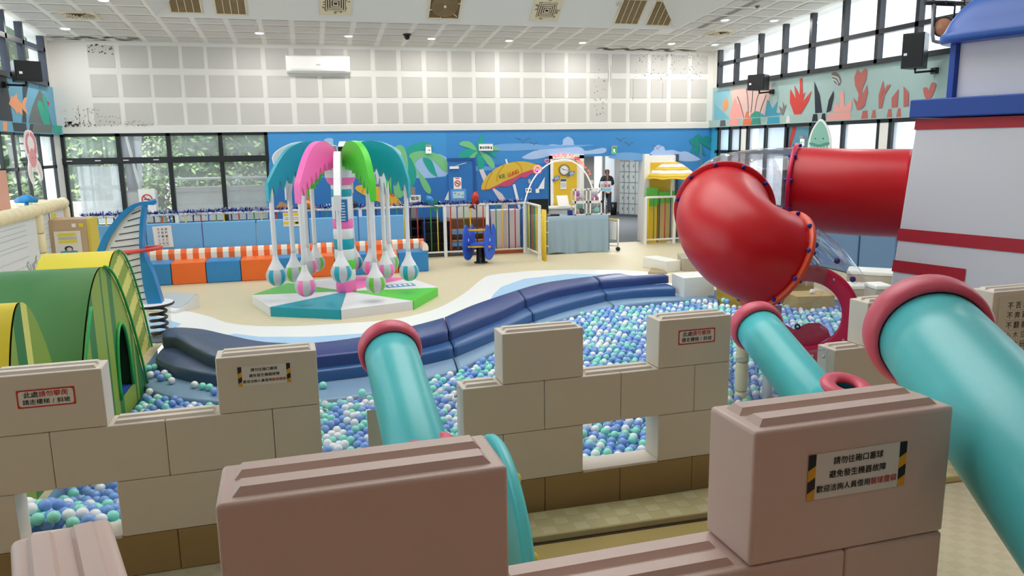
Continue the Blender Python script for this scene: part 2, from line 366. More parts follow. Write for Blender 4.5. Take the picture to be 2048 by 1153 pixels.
# palms
def leaf(pts, c): m.shape(pts, c, 4)
G1, G2 = '74BF83', '18A08E'
leaf([(788, 300), (795, 291), (806, 293), (814, 312), (817, 350), (806, 392), (790, 392), (786, 360), (789, 320)], G1)
leaf([(812, 300), (830, 288), (852, 284), (866, 295), (845, 300), (822, 312)], G2)
leaf([(818, 312), (840, 302), (868, 306), (892, 320), (892, 345), (865, 320), (845, 314), (830, 330), (852, 360), (862, 380), (858, 388), (846, 376), (832, 340)], G1)
leaf([(818, 315), (828, 330), (833, 350), (828, 370), (818, 374), (816, 350)], G2)
leaf([(845, 317), (862, 320), (872, 345), (874, 354), (858, 342)], G2)
m.shape([(820, 374), (830, 374), (834, 470), (822, 470)], '8E8482')
for p, c in (([(919, 290), (925, 283), (940, 284), (952, 296), (955, 304), (940, 297)], G1), ([(953, 290), (960, 275), (966, 270), (967, 288), (960, 302), (954, 303)], G2), ([(915, 317), (922, 304), (936, 298), (954, 303), (945, 312), (930, 316)], G2), ([(955, 304), (948, 318), (943, 336), (934, 338), (934, 322), (944, 309)], G1), ([(955, 304), (966, 315), (968, 334), (960, 344), (955, 330)], G2), ([(960, 303), (978, 312), (988, 326), (988, 336), (978, 332), (964, 312)], G1), ([(966, 300), (985, 302), (994, 316), (985, 312)], G2), ([(964, 300), (980, 290), (996, 296), (996, 301)], G1)): leaf(p, c)
m.shape([(958, 340), (966, 338), (982, 372), (1004, 388), (1018, 410), (1024, 470), (1008, 470), (1006, 412), (984, 378), (968, 366)], 'D8CDD2', 0)
for p in ([(1381, 288), (1390, 272), (1400, 270), (1408, 285), (1400, 283)], [(1378, 282), (1390, 276), (1400, 286), (1388, 292)], [(1400, 284), (1412, 272), (1424, 278), (1420, 284)], [(1400, 286), (1416, 284), (1422, 300), (1412, 294)], [(1400, 286), (1392, 300), (1382, 308), (1384, 296)], [(1400, 286), (1406, 300), (1412, 312), (1402, 304)], [(1400, 286), (1396, 304), (1393, 312), (1390, 302)]): leaf(p, '148A86')
m.shape([(1399, 288), (1402, 288), (1404, 330), (1400, 330)], '5E8FA0')
# painted parasols
m.shape([(962, 378), (968, 360), (985, 342), (1010, 328), (1040, 323), (1062, 326), (1085, 335), (1072, 342), (1040, 352), (1005, 368), (975, 380)], 'D6B23A', 3)
m.shape([(963, 379), (978, 378), (995, 370), (1010, 362), (1026, 356), (1044, 346), (1062, 340), (1080, 338), (1070, 346), (1060, 349), (1052, 356), (1040, 354), (1020, 372), (1008, 374), (1000, 372), (985, 378), (972, 381)], 'C5466A', 0)
for p in ([(994, 364), (995, 350), (1008, 330)], [(1044, 345), (1040, 332), (1030, 324)], [(970, 378), (975, 362), (985, 344)]): m.line(p, .025, 'B98D2C')
m.shape([(1010, 319), (1013, 318), (1016, 328), (1013, 329)], 'E6E9F2')
m.shape([(1025, 370), (1030, 368), (1042, 418), (1037, 420)], 'E6E9F2')
m.shape([(710, 377), (717, 371), (735, 370), (765, 376), (790, 392), (806, 410), (806, 414), (780, 414), (745, 398), (720, 386)], 'E0AF3F', 3)
for p in ([(738, 371), (728, 376), (724, 386)], [(780, 414), (778, 395), (770, 379)], [(800, 414), (795, 400)]): m.line(p, .025, 'B98D2C')
m.shape([(549, 420), (560, 403), (588, 412), (586, 421)], 'B98A63')
m.shape([(607, 371), (612, 369), (620, 400), (616, 404)], 'B9875C')
for x, c in (('K', '1E7A3C'), ('E', '1E7A3C'), ('E', 'D9A21E'), ('L', 'C23A22'), ('U', 'C23A22'), ('N', 'C23A22'), ('G', 'C23A22')): pass
def word(letters, px, size, zoff):
    for ch, c, x, y, rot in letters:
        p = at_y(x, y, YB-.03)
        m.b.text(ch, frame((p.x, YB-.026, p.z), (math.cos(rot), 0, math.sin(rot)), (-math.sin(rot), 0, math.cos(rot))), size, mat('paint_'+c, c, .6), bold=.02)
word([('K', '1E7A3C', 1001.5, 354, .25), ('E', '1E7A3C', 1007.5, 352.5, .22), ('E', 'D9C070', 1013, 351.5, .22), ('L', 'C23A22', 1018, 350.5, .2), ('U', 'C23A22', 1023, 349, .2), ('N', 'C23A22', 1029, 346.5, .3), ('G', 'C23A22', 1034.5, 344, .35)], 0, .13, 0)
word([('E', '1E7A3C', 765, 382, -.1), ('L', 'C23A22', 772, 384, -.15), ('U', 'C23A22', 777, 386, -.2), ('N', 'C23A22', 781, 388, -.25), ('G', 'C23A22', 785.5, 391, -.3)], 0, .1, 0)
for x, y in ((893, 405), (1075, 366)):
    m.shape([(x-4, y-5), (x+6, y-28), (x+7, y-4)] if x < 1000 else [(x, y+12), (x+14, y-12), (x+13, y+12)], 'F1F3F5')
m.b.build('beach_mural', wall_back)
# the blue service door painted over with the mural
b = MB(); DB = mat('mural_door_blue', '2A6FB4', .5)
x0, x1, z1 = at_y(897, 322, YB).x, at_y(945, 322, YB).x, at_y(897, 322, YB).z
b.box2((x0-.02, YB-.045, 0), (x1, YB, z1), DB); door = struct(b.build('door_1'))
b = MB(); EDGE = mat('door_frame_blue', '1B4F8E', .5)
b.box2((x1, YB-.06, 0), (x1+.06, YB, z1+.06), EDGE); b.box2((x0-.04, YB-.06, z1), (x1, YB, z1+.06), EDGE); b.build('door_frame', door)
b = MB(); b.box((x0+.12, YB-.07, z1-.16), (.22, .05, .06), STEELW); b.tube([(x0+.15, YB-.12, z1-.12), (x0+.4, YB-.14, z1-.05)], .01, CHROME, 6); b.build('door_closer', door)
b = MB(); b.box((x1-.12, YB-.06, 1.02), (.2, .03, .07), YEL); b.build('push_bar', door)
# --- the left windows of the back wall
def window(name, x0, x1, z0, z1, M, cols, rows, fr, gl, fw_=.06, thick=.09, extra=None):
    """frame in local (x, z); M maps local x along wall, local y up, z out of the wall"""
    b = MB()
    xs = cols; zs = rows
    for x in xs: b.box2((x-fw_/2, z0, -thick/2), (x+fw_/2, z1, thick/2), fr, M)
    for z in zs: b.box2((x0, z-fw_/2, -thick/2), (x1, z+fw_/2, thick/2), fr, M)
    o = struct(b.build(name))
    for i in range(len(xs)-1):
        for j in range(len(zs)-1):
            g = MB(); g.box2((xs[i], zs[j], -.004), (xs[i+1], zs[j+1], .004), gl, M); g.build('pane', o)
    return o
MB_ = frame((0, YB+.08, 0), (1, 0, 0), (0, 0, 1))
w = window('window_1', -5.06, -.85, .85, 2.87, MB_, [-5.02, -3.93, -2.93, -1.86, -.88], [.88, 2.27, 2.85], DARKF, glass('haze_window_glass', (.95, .97, .97), .04, .03, .16), .09, .12)  # milky mix in the panes stands in for bright haze outside
b = MB(); b.box2((-5.06, YB-.02, 2.23), (-.85, YB+.02, 2.36), DARKF); b.build('mid_rail', w)
b = MB()
for x in (-4.9, -4.35, -3.8, -3.2): b.box((x, YB-.025, 2.3), (.11, .01, .018), STEELW)
b.build('rail_clip', w)
for x0, x1, z0, z1 in ((-4.8, -4.0, .95, 2.18), (-2.8, -1.92, 2.42, 2.8), (-1.8, -.93, .95, 2.2), (-1.8, -.93, 2.42, 2.8)):
    g = MB(); g.box2((x0, YB+.11, z0), (x1, YB+.115, z1), FROST if x0 < -4.5 else FILM); g.build('film_pane', w)
b = MB(); p = at_y(286, 402, YB); b.box((p.x+.08, YB+.03, p.z), (.33, .01, .5), mat('paper_white', 'F3F3F1', .6)); sign = b.build('no_smoking_sign')
b = MB(); b.tube([(p.x+.08+.1*math.cos(t*math.pi/12), YB+.022, p.z+.03+.1*math.sin(t*math.pi/12)) for t in range(24)], .012, REDP, 6, closed=True)
b.cyl((p.x+.01, YB+.022, p.z+.1), (p.x+.15, YB+.022, p.z-.04), .011, REDP, 6); b.box((p.x+.08, YB+.023, p.z+.03), (.12, .004, .02), PBLACK); b.build('prohibition_symbol', sign)
tag(sign, 'white no-smoking sign stuck on the window behind the tip of the blue sail', 'sign')
# --- side walls
MRW = frame((XR, 0, 0), (0, 1, 0), (0, 0, 1))   # local x = Y, y = Z, z = -> +X ... out of room
MLW = frame((XL, 0, 0), (0, 1, 0), (0, 0, 1))
AQ = mat('mural_aqua', 'A2BDBB', .65, vary=.04, bscale=40)
b = MB()
b.box2((XR, YF, 2.88), (XR+.25, YB+.3, 3.88), AQ)
b.box2((XR-.1, YF, 2.88), (XR, YB, 3.06), AQ)
b.box2((XR, YF, 0), (XR+.25, YB+.3, 1.02), WALLW)
b.box2((XR, 17.95, 0), (XR+.25, YB+.3, 2.88), mat('mural_cyan_edge', '3FA9D6', .6))
b.box2((XR, 18.1, 3.88), (XR+.25, YB+.3, 5.6), WALLW)
b.box2((XR, YF, 5.75), (XR+.25, YB+.3, 7.5), WALLW)
b.box2((XR-.001, 14.2, .98), (XR+.25, 15.06, 2.9), mat('mural_aqua_dark', '7FB6C0', .65))
for y in (16.75, 12.05, 9.3, 6.5, 3.7, .9): b.box2((XR-.06, y-.14, 0), (XR+.25, y+.14, 2.88), WHITE)
b.box2((XR, YF, 1.02), (XR+.25, 3.5, 6), WALLW)  # unseen solid stretch, added to keep daylight off the viewer's side
wall_right = struct(b.build('wall_right'))
fr_ = lambda p: (at_x(p[0], p[1], XR).y, at_x(p[0], p[1], XR).z)
# seen from inside, local z must point to -X : mirror by using offset negative
m = Mural(frame((XR-.0025, 0, 0), (0, -1, 0), (0, 0, 1)), lambda p: (-at_x(p[0], p[1], XR).y, at_x(p[0], p[1], XR).z))
def rshape(p, c, sm=3): m.shape(p, c, sm)
rshape([(1428, 182), (1460, 178), (1450, 220), (1428, 205)], '7FB4C6', 0); rshape([(1428, 205), (1462, 240), (1428, 244)], '6FAEC4', 0)
rshape([(1462, 178), (1545, 168), (1530, 240), (1470, 240)], 'D9B6B0', 0)
rshape([(1446, 205), (1452, 197), (1457, 205), (1454, 218), (1447, 221), (1446, 212)], 'E8925E')
rshape([(1461, 243), (1462, 220), (1470, 196), (1476, 208), (1482, 210), (1484, 243)], 'EE9C96')
for a in ([(1475, 193), (1482, 212), (1488, 236)], [(1493, 176), (1496, 200), (1497, 228)], [(1506, 176), (1505, 200), (1502, 225)], [(1520, 182), (1514, 200), (1510, 224)], [(1533, 190), (1526, 208), (1520, 226)]): m.line(a, .03, '4A4A50')
rshape([(1490, 240), (1494, 222), (1500, 235), (1503, 226), (1504, 241)], 'E0724E'); rshape([(1500, 240), (1506, 226), (1517, 223), (1526, 232), (1524, 242)], '33907E')
rshape([(1524, 240), (1520, 224), (1530, 232), (1535, 198), (1545, 218), (1556, 202), (1552, 226), (1563, 226), (1556, 240)], '3A97B4', 0)
rshape([(1563, 230), (1558, 212), (1566, 218), (1566, 203), (1570, 214), (1574, 208), (1570, 222), (1567, 232)], '7C6E70', 0)
rshape([(1590, 232), (1580, 205), (1581, 178), (1592, 197), (1589, 170), (1600, 190), (1600, 157), (1605, 156), (1606, 190), (1611, 184), (1606, 204), (1624, 181), (1618, 202), (1604, 226), (1596, 233)], 'CC3F38', 0)
rshape([(1590, 230), (1597, 230), (1592, 262), (1580, 300), (1578, 290)], 'CC3F38', 0)
rshape([(1631, 228), (1629, 163), (1640, 190), (1645, 228)], '1B2233', 0); rshape([(1653, 226), (1658, 200), (1668, 181), (1668, 195), (1662, 222)], '1B2233', 0)
rshape([(1668, 226), (1672, 205), (1680, 214), (1680, 184), (1688, 186), (1690, 212), (1704, 200), (1700, 226), (1676, 228)], 'E9A39C')
rshape([(1664, 147), (1674, 145), (1682, 158), (1680, 170), (1672, 168), (1666, 158)], '7B5C58')
for a in ([(1664, 152), (1676, 156), (1680, 166)], [(1665, 158), (1673, 162), (1676, 169)]): m.line(a, .03, 'A9C9C8')
rshape([(1716, 224), (1707, 196), (1716, 205), (1718, 188), (1711, 172), (1709, 155), (1715, 139), (1722, 146), (1730, 137), (1735, 140), (1733, 160), (1725, 178), (1726, 190), (1735, 169), (1736, 186), (1730, 212)], 'B8655E', 0)
rshape([(1758, 220), (1758, 190), (1767, 160), (1769, 178), (1762, 195), (1775, 170), (1783, 169), (1770, 190), (1764, 218)], 'B8655E', 0)
rshape([(1784, 218), (1784, 196), (1798, 178), (1795, 216)], 'B8655E', 0); rshape([(1808, 214), (1808, 173), (1818, 185), (1818, 212)], 'B8655E', 0)
rshape([(1852, 197), (1847, 178), (1854, 175), (1858, 181), (1864, 166), (1872, 167), (1871, 178), (1862, 197)], 'B8655E')
for i in range(len(m.b.v)):
    v = m.b.v[i]
    if v.z < 3.07 and v.y < 18.2: pass
m.b.build('undersea_mural', wall_right)
b2 = Mural(frame((XR-.102, 0, 0), (0, -1, 0), (0, 0, 1)), lambda p: (-at_x(p[0], p[1], XR-.1).y, at_x(p[0], p[1], XR-.1).z))
for x0, x1, c in ((1440, 1452, '5D5A60'), (1460, 1478, 'EE9C96'), (1486, 1504, 'E0724E'), (1503, 1522, '33907E'), (1534, 1560, '3A97B4'), (1572, 1580, 'E3E3DC'), (1624, 1636, '1B2233'), (1642, 1652, '1B2233'), (1654, 1702, 'E9A39C'), (1722, 1736, 'B8655E'), (1742, 1752, 'B8655E'), (1773, 1784, 'B8655E'), (1792, 1802, 'B8655E')):
    m0 = at_x(x0, 240, XR-.1); m1 = at_x(x1, 240, XR-.1); b2.k += 1
    b2.b.poly([(-m0.y, 2.9, .001), (-m1.y, 2.9, .001), (-m1.y-.03, 3.045, .001), (-m0.y+.03, 3.045, .001)], mat('paint_'+c, c, .6), M=b2.M)
b2.b.build('mural_ledge_print', wall_right)
# windows of the right wall
wr = window('window_2', 8.3, 18.1, 3.88, 5.65, MRW, [18.07, 17.28, 16.25, 15.31, 14.36, 13.36, 12.4, 11.45, 10.5, 9.5, 8.35], [3.91, 4.43, 5.6], DARKF, GLASS, .085, .12)
wr2 = window('window_3', 3.5, 8.3, 3.88, 5.65, MRW, [8.25, 7.2, 6.2, 5.2, 4.3, 3.55], [3.91, 4.43, 5.6], DARKF, GLASS, .085, .12)
SHEER = glass('hazy_glass', (.9, .95, .97), .05, .05, .3, .25, True)
wr3 = window('window_4', 8.0, 18.1, 1.02, 2.88, MRW, [17.95, 17.4, 16.9, 16.6, 15.85, 15.06, 14.2, 13.2, 12.2, 11.9, 10.9, 9.5, 8.0], [1.06, 2.27, 2.85], DARKF, SHEER, .08, .12)
wr4 = window('window_5', 3.5, 8.0, 1.02, 2.88, MRW, [7.95, 6.9, 5.8, 4.7, 3.55], [1.06, 2.27, 2.85], DARKF, SHEER, .08, .12)
# left wall
AQL = mat('mural_blue_left', '6BA8C4', .65)
b = MB()
b.box2((XL-.25, YF, 2.85), (XL, YB+.3, 3.82), AQL); b.box2((XL, YF, 2.85), (XL+.1, YB, 3.03), AQL)
b.box2((XL-.25, YF, 0), (XL, YB+.3, .95), WALLW); b.box2((XL-.25, 17.95, .95), (XL+.02, YB+.3, 2.85), WALLW)
b.box2((XL-.25, 18.0, 3.82), (XL, YB+.3, 5.4), WALLW); b.box2((XL-.25, YF, 5.3), (XL, YB+.3, 7.5), WALLW)
b.box2((XL-.25, 14.6, .95), (XL+.04, 15.1, 2.2), mat('salmon_post', 'D9A08C', .6))
b.box2((XL-.25, 11.4, .95), (XL+.04, 11.8, 2.85), WHITE)
b.box2((XL-.25, YF, .9), (XL, 3.5, 6), WALLW)  # unseen solid stretch, added to block window light behind the viewer
wall_left = struct(b.build('wall_left'))
m = Mural(frame((XL+.002, 0, 0), (0, 1, 0), (0, 0, 1)), lambda p: (at_x(p[0], p[1], XL).y, at_x(p[0], p[1], XL).z))
DG, GG, TL = '3C444A', '6B7272', '2BAA90'
for p, c in (([(0, 152), (12, 150), (26, 244), (0, 244)], DG), ([(-20, 175), (0, 195), (20, 244), (-20, 243)], DG), ([(44, 168), (57, 167), (50, 205), (53, 247), (44, 247), (46, 200)], DG),
             ([(56, 250), (64, 215), (78, 180), (88, 190), (95, 215), (104, 250)], GG), ([(80, 172), (84, 188), (92, 196), (101, 250), (88, 250), (80, 230), (74, 210), (76, 200), (84, 205), (90, 222)], TL), ([(78, 168), (80, 168), (79, 180)], 'C8483E'), ([(98, 212), (99, 205), (93, 202), (96, 210)], 'C8483E')): m.shape(p, c)
m.shape([(17, 208), (22, 192), (27, 194), (33, 186), (34, 197), (43, 207), (48, 196), (54, 194), (50, 212), (57, 232), (48, 222), (43, 216), (45, 231), (36, 224), (33, 228), (29, 220)], 'EFA378')
m.b.build('reef_mural', wall_left)
m = Mural(frame((XL+.102, 0, 0), (0, 1, 0), (0, 0, 1)), lambda p: (at_x(p[0], p[1], XL+.1).y, at_x(p[0], p[1], XL+.1).z))
for p, c in (([(5, 244), (14, 244), (14, 262), (6, 262)], 'EFA378'), ([(24, 245), (52, 247), (54, 264), (28, 263)], DG), ([(60, 248), (67, 248), (64, 265), (58, 265)], DG), ([(67, 248), (104, 250), (104, 266), (64, 265)], GG), ([(104, 250), (122, 252), (122, 268), (108, 267)], TL)): m.shape(p, c)
m.b.build('mural_ledge_print', wall_left)
wl = window('window_6', 3.5, 18.0, 3.82, 5.35, MLW, [17.95, 16.75, 15.87, 15.0, 14.0, 12.8, 11.6, 10, 8, 6, 3.55], [3.85, 4.52, 5.3], mat('navy_window_frame', '232C3C', .4), GLASS, .09, .12)
wl2 = window('window_7', 3.5, 18.0, .95, 2.85, MLW, [17.94, 17.1, 16.35, 15.75, 15.1, 14.6, 13.6, 12.7, 11.8, 11.4, 10, 8.5, 7, 5, 3.55], [.98, 2.2, 2.83], DARKF, GLASS, .06, .05)
b = MB()
for z in (2.56, 2.43, 2.3): b.box((XL+.0, 16.17, z+.16), (.01, .2, .1), WHITE)
for y in (16.95, 16.15): b.box((XL+.03, y, 1.5), (.04, .03, .14), CHROME)
b.build('latch', wl2)
# wall behind the viewer and the roof
b = MB(); b.box2((XL-.3, YF-.3, 0), (XR+.3, YF, 8), mat('terracotta_bounce_wall', 'B4553F', .7)); struct(b.build('wall_front'))  # unseen wall, coloured red to bounce warm light onto the near blocks
# --- ceiling: a sloping ring of perforated panels round a raised middle
b = MB()
CX0, CX1, CY0, CY1 = -2.55, 7.9, 1.0, 16.06
CEILW = mat('ceiling_white', 'E6E3DE', .75); CPAN = mat('ceiling_panel', 'CDC9C4', .85, bump=.12, bscale=200); COF = mat('coffer_white', 'D9DAD8', .75)
def cq(pts, mt): b.poly([(x, y, zc(y)) for x, y in pts], mt)
cq([(XL-.3, CY1), (XR+.3, CY1), (XR+.3, YB+.1), (XL-.3, YB+.1)], CEILW)
cq([(XL-.3, YF), (CX0, YF), (CX0, CY1), (XL-.3, CY1)], CEILW)
cq([(CX1, YF), (XR+.3, YF), (XR+.3, CY1), (CX1, CY1)], CEILW)
cq([(CX0, YF), (CX1, YF), (CX1, CY0), (CX0, CY0)], CEILW)
# slightly sunk perforated panels, drawn as slabs a few millimetres proud
xs = [XL+.15+.6*i for i in range(26)]; n = 0
ys = [YB-.12-.6*i for i in range(40)]
for x in xs:
    for y in ys:
        x1, y0 = x+.49, y-.49
        if y0 < YF or x1 > XR: continue
        if x1 > CX0-.03 and x < CX1+.03 and y > CY0-.03 and y0 < CY1+.03:
            if x < CX0-.03 and x1 > CX0-.03: x1 = CX0-.06
            elif x < CX1+.03 and x1 > CX1+.03: x = CX1+.06
            elif y > CY1+.03: y0 = CY1+.06
            else: continue
            if x1-x < .1 or y-y0 < .1: continue
        b.poly([(x, y0, zc(y0)-.006), (x, y, zc(y)-.006), (x1, y, zc(y)-.006), (x1, y0, zc(y0)-.006)], CPAN)
# raised middle: four faces rising at 35 degrees
up = 1.6; k = math.tan(rad(35))
def zt(x, y): return zc(y)
A = [(CX0, CY0), (CX1, CY0), (CX1, CY1), (CX0, CY1)]
ins = [(CX0+2.2, CY0+2.2), (CX1-2.2, CY0+2.2), (CX1-2.2, CY1-2.2), (CX0+2.2, CY1-2.2)]
for i in range(4):
    j = (i+1) % 4
    b.poly([(*A[i], zc(A[i][1])), (*A[j], zc(A[j][1])), (*ins[j], zc(ins[j][1])+1.55+(.0 if i != 2 else .0)), (*ins[i], zc(ins[i][1])+1.55)], COF)
    b.poly([(*ins[i], zc(ins[i][1])+1.55), (*ins[j], zc(ins[j][1])+1.55), (*ins[j], 8.4), (*ins[i], 8.4)], COF)
b.box2((XL-.4, YF-.4, 8.4), (XR+.4, YB+.4, 8.6), COF)
ceiling = struct(b.build('ceiling'))
b = MB()
for (x0, x1, y, dy, n) in ((-4.85, -3.25, 18.05, .5, 60), (6.9, 9.5, 18.15, .4, 90)):
    for i in range(n):
        x = x0+(x1-x0)*i/n+random.uniform(-.05, .05); yy = y-.25*math.sin(i*.35)*dy+random.uniform(-.06, .06); r = random.uniform(.03, .1)
        b.poly([(x+r*1.5*math.cos(t), yy+r*.35*math.sin(t), zc(yy)-.009-.00003*i) for t in (0, -1, -2, -3, -4, -5)], STN)
b.build('mould_stain', ceiling)
# --- recessed down-lights
LENS = mat('lamp_lens', 'FFFFFF', .4, emit=14); N3 = (0, -math.sin(rad(4.5)), math.cos(rad(4.5)))
first = None
def ceil_at(px, py):
    d = ray(px, py); t = (ZW+SL*YB-EYE)/(d.z+SL*d.y); return CAM+d*t
spots = [(131, 57, 'left of the broken ceiling vent above the left windows'), (207, 0, 'cut by the top of the view left of the sloping coffer'), (519, 66, 'left of the wall air conditioner'), (697, 72, 'above the right end of the wall air conditioner'), (863, 77, 'just right of the dome camera'), (1018, 81, 'second to the right of the dome camera'), (1165, 85, 'third to the right of the dome camera'), (1343, 87, 'over the mould stain in the right corner'), (1430, 89, 'in the far right corner beside the window'), (1450, 40, 'right of the sloping coffer'), (1548, 41, 'nearest the top of the right window wall')]
allsp = [(ceil_at(a, c), t) for a, c, t in spots] + [(Vector((x, y, zc(y))), None) for x in (-3.6, 9.0) for y in (11.5, 8.5, 5.0)] + [(Vector((x, y, zc(y))), 1) for x in (-1.5, 1.5, 4.5) for y in (-.5, -3.5)]  # the last six are unseen fill lights added behind the viewer
for i, (p, t) in enumerate(allsp):
    if i == 0:
        first = r = thing('downlight', 'x', 'ceiling light', p)
        M = Matrix.Translation(p) @ Matrix.Rotation(rad(-4.5), 4, 'X')
        b = MB(); b.lathe([(.075, -.004), (.1, -.016), (.105, -.008), (.105, .0)], STEELW, 24, M); b.build('trim_ring', r)
        b = MB(); b.lathe([(0.0005, -.009), (.076, -.009), (.076, -.004)], LENS, 24, M); b.build('lens', r)
    else:
        r = copy_tree(first); r.location = p
    tag(r, 'round glowing recessed downlight '+(t if isinstance(t, str) else 'in the ceiling ring beyond the view' if t is None else 'added as unseen front fill behind the viewer'), 'ceiling light', 'recessed downlights in the ceiling')
    lamp('downlight_lamp', 'AREA', (p.x, p.y, p.z-.03), 8 if t == 1 else 26, (0, 0, 0), .15, None, (1, .96, .9))
# --- things on the ceiling
def coffer_pt(px, py):
    # the back face of the raised middle
    a = Vector((CX0, CY1, zc(CY1))); e1 = Vector((1, 0, 0)); e2 = Vector((0, -2.2, zc(CY1-2.2)+1.55-zc(CY1)))
    n = e1.cross(e2).normalized(); d = ray(px, py); t = (a-CAM).dot(n)/d.dot(n); return CAM+d*t, e1, -e2.normalized(), n
BROWN = mat('dusty_grille', 'A08A68', .8); DUST = mat('dusty_cream', 'D8CDB4', .7); DKD = mat('dust_dark', '4C4236', .9)
def ceil_frame(px, py, coffer=True, off=.01):
    if coffer:
        p, e1, e2, n = coffer_pt(px, py); n = n if n.z < 0 else -n
        return frame(p+n*off, e1, e2) if Vector(e1).cross(Vector(e2)).z < 0 else frame(p+n*off, -e1, e2)
    p = ceil_at(px, py); return frame(p+Vector((0, 0, -off)), (1, 0, 0), (0, -1, SL))
def grille(px, py, where):
    M = ceil_frame(px, py); r = thing('return_air_grille', 'rectangular dusty brown ceiling air grille '+where, 'air vent', M.translation, group='brown grilles on the sloping coffer')
    b = MB(); W2, H2 = .27, .33
    for x in (-W2, W2): b.box((x, 0, .0), (.03, 2*H2+.03, .03), DUST, M)
    for y in (-H2, H2): b.box((0, y, 0), (2*W2, .03, .03), DUST, M)
    b.build('frame', r, .004)
    b = MB(); b.box((0, 0, -.006), (2*W2, 2*H2, .01), mat('grille_backing', '7A6848', .9), M)
    for i in range(26): b.box((0, -H2+.02+i*.025, .0), (2*W2, .009, .01), BROWN, M)
    for x in (-.13, 0, .13): b.box((x, 0, .004), (.012, 2*H2, .008), DUST, M)
    b.build('louvre', r)
grille(367, -4, 'at the upper left, left of the pair'); grille(459, 0, 'at the upper left, right of the pair'); grille(1261, 23, 'at the upper right, left of the pair'); grille(1325, 26, 'at the upper right, rightmost of the coffer')
def diffuser(px, py, where, coffer=True, s=.3, broken=False):
    M = ceil_frame(px, py, coffer); r = thing('air_diffuser', 'square cream ceiling air diffuser '+where, 'air vent', M.translation, group='square ceiling diffusers')
    b = MB()
    for x in (-s, s): b.box((x*.82, 0, 0), (s*.36, 2*s, .02), DUST, M)
    for y in (-s, s): b.box((0, y*.82, 0), (s*1.3, s*.36, .02), DUST, M)
    b.build('face_plate', r, .004)
    b = MB(); b.box((0, 0, -.002), (1.3*s, 1.3*s, .004), DKD, M)
    b.build('throat', r)
    for i, q in enumerate((.56, .42, .28, .14)):
        b = MB(); w = s*q
        for a in (-1, 1):
            b.box((a*w, 0, .006+.004*i), (.018, 2*w+.018, .02), DUST, M)
            if not (broken and a == 1): b.box((0, a*w, .006+.004*i), (2*w, .018, .02), DUST, M)
        b.build('vane', r)
    b = MB()
    for i in range(30):
        a = random.random()*6.28; q = s*random.uniform(.6, .95); b.poly([(q*math.cos(a)+.03*math.cos(t), q*math.sin(a)*.9+.02*math.sin(t), .0108+.00002*i) for t in (0, 1.2, 2.4, 3.6, 4.8)], mat('dust_smudge', '8A7A5E', .9), M=M)
    b.build('dust_smudge', r)
diffuser(671, 5, 'left of the round fan vent'); diffuser(1093, 19, 'between the round fan vent and the brown grilles'); diffuser(160, 30, 'hanging open above the left windows', False, .3, True); diffuser(1440, 66, 'dusty, above the right corner windows', False, .28, True)
M = ceil_frame(890, 12); r = thing('ceiling_fan_vent', 'square brown ceiling ventilator with round louvred fan', 'air vent', M.translation)
b = MB()
for x in (-1, 1): b.box((x*.31, 0, 0), (.03, .65, .025), DUST, M); b.box((0, x*.31, 0), (.59, .03, .025), DUST, M)
b.build('frame', r); b = MB(); b.box((0, 0, -.008), (.6, .6, .008), mat('fan_backing', '6C5A40', .9), M); b.build('backing', r)
for k in range(9):
    b = MB(); b.lathe([(.04+k*.026, .0), (.048+k*.026, .012), (.056+k*.026, .0)], BROWN, 32, M); b.build('louvre_ring', r)
for k in range(6):
    a = k*math.pi/3+.3; b = MB(); b.tube([M @ Vector((.27*math.cos(a), .27*math.sin(a), .012)), M @ Vector((.4*math.cos(a)*.9, .4*math.sin(a)*.9, .012))], .01, DUST, 6); b.build('spoke', r)
b = MB(); b.lathe([(.03, .0), (.03, .02), (.0005, .024)], DUST, 16, M); b.build('hub', r)
p = ceil_at(814, 68); r = thing('dome_camera', 'small black dome security camera on the ceiling above the wall', 'camera', p)
b = MB(); b.lathe([(.09, 0), (.09, -.03), (.06, -.04)], BLACK, 20, Matrix.Translation(p)); b.build('base', r)
b = MB(); b.ball(p+Vector((0, 0, -.06)), .062, mat('dome_black', '08080A', .1), 16, 10); b.build('dome', r)
b = MB(); p = ceil_at(1515, 11); b.lathe([(.05, 0), (.05, -.02), (.02, -.05)], mat('brass_detector', '8A6A32', .5), 16, Matrix.Translation(p)); tag(b.build('smoke_detector'), 'small brass coloured detector on the ceiling at the upper right', 'detector')
p, e1, e2, n = coffer_pt(1238, 7); Mx = frame(p-n*.02 if n.z > 0 else p+n*.02, e1, e2); b = MB(); b.box((0, 0, 0), (.1, .07, .03), mat('grey_box', 'B9B9B5', .5), Mx); tag(b.build('sensor_box'), 'small grey control box on the coffer left of the right grilles', 'control box')
# --- air conditioner
p0, p1 = at_y(571, 111, YB), at_y(700, 148, YB); xm, zm = (p0.x+p1.x)/2, (p0.z+p1.z)/2; w2 = (p1.x-p0.x)/2
r = thing('air_conditioner', 'long white wall-mounted air conditioner under the ceiling', 'air conditioner', (xm, YB-.02, zm-.2))
b = MB(); prof = [(-.19, 0), (.19, 0), (.19, -.14), (.16, -.2), (-.08, -.22), (-.17, -.18), (-.19, -.1)]
M = frame((xm-w2, YB-.002, zm), (0, 0, 1), (0, 1, 0)); b.prism(prof, -2*w2, STEELW, M); b.build('body', r, .015, weld=True)
b = MB(); b.box((xm, YB-.212, zm-.13), (2*w2-.2, .02, .045), mat('flap_grey', 'D2D4D8', .4), rz=0); b.build('flap', r, .004)
b = MB(); b.box((xm, YB-.224, zm-.02), (.09, .003, .018), mat('silver_mark', 'B9BCC4', .4)); b.build('badge', r)
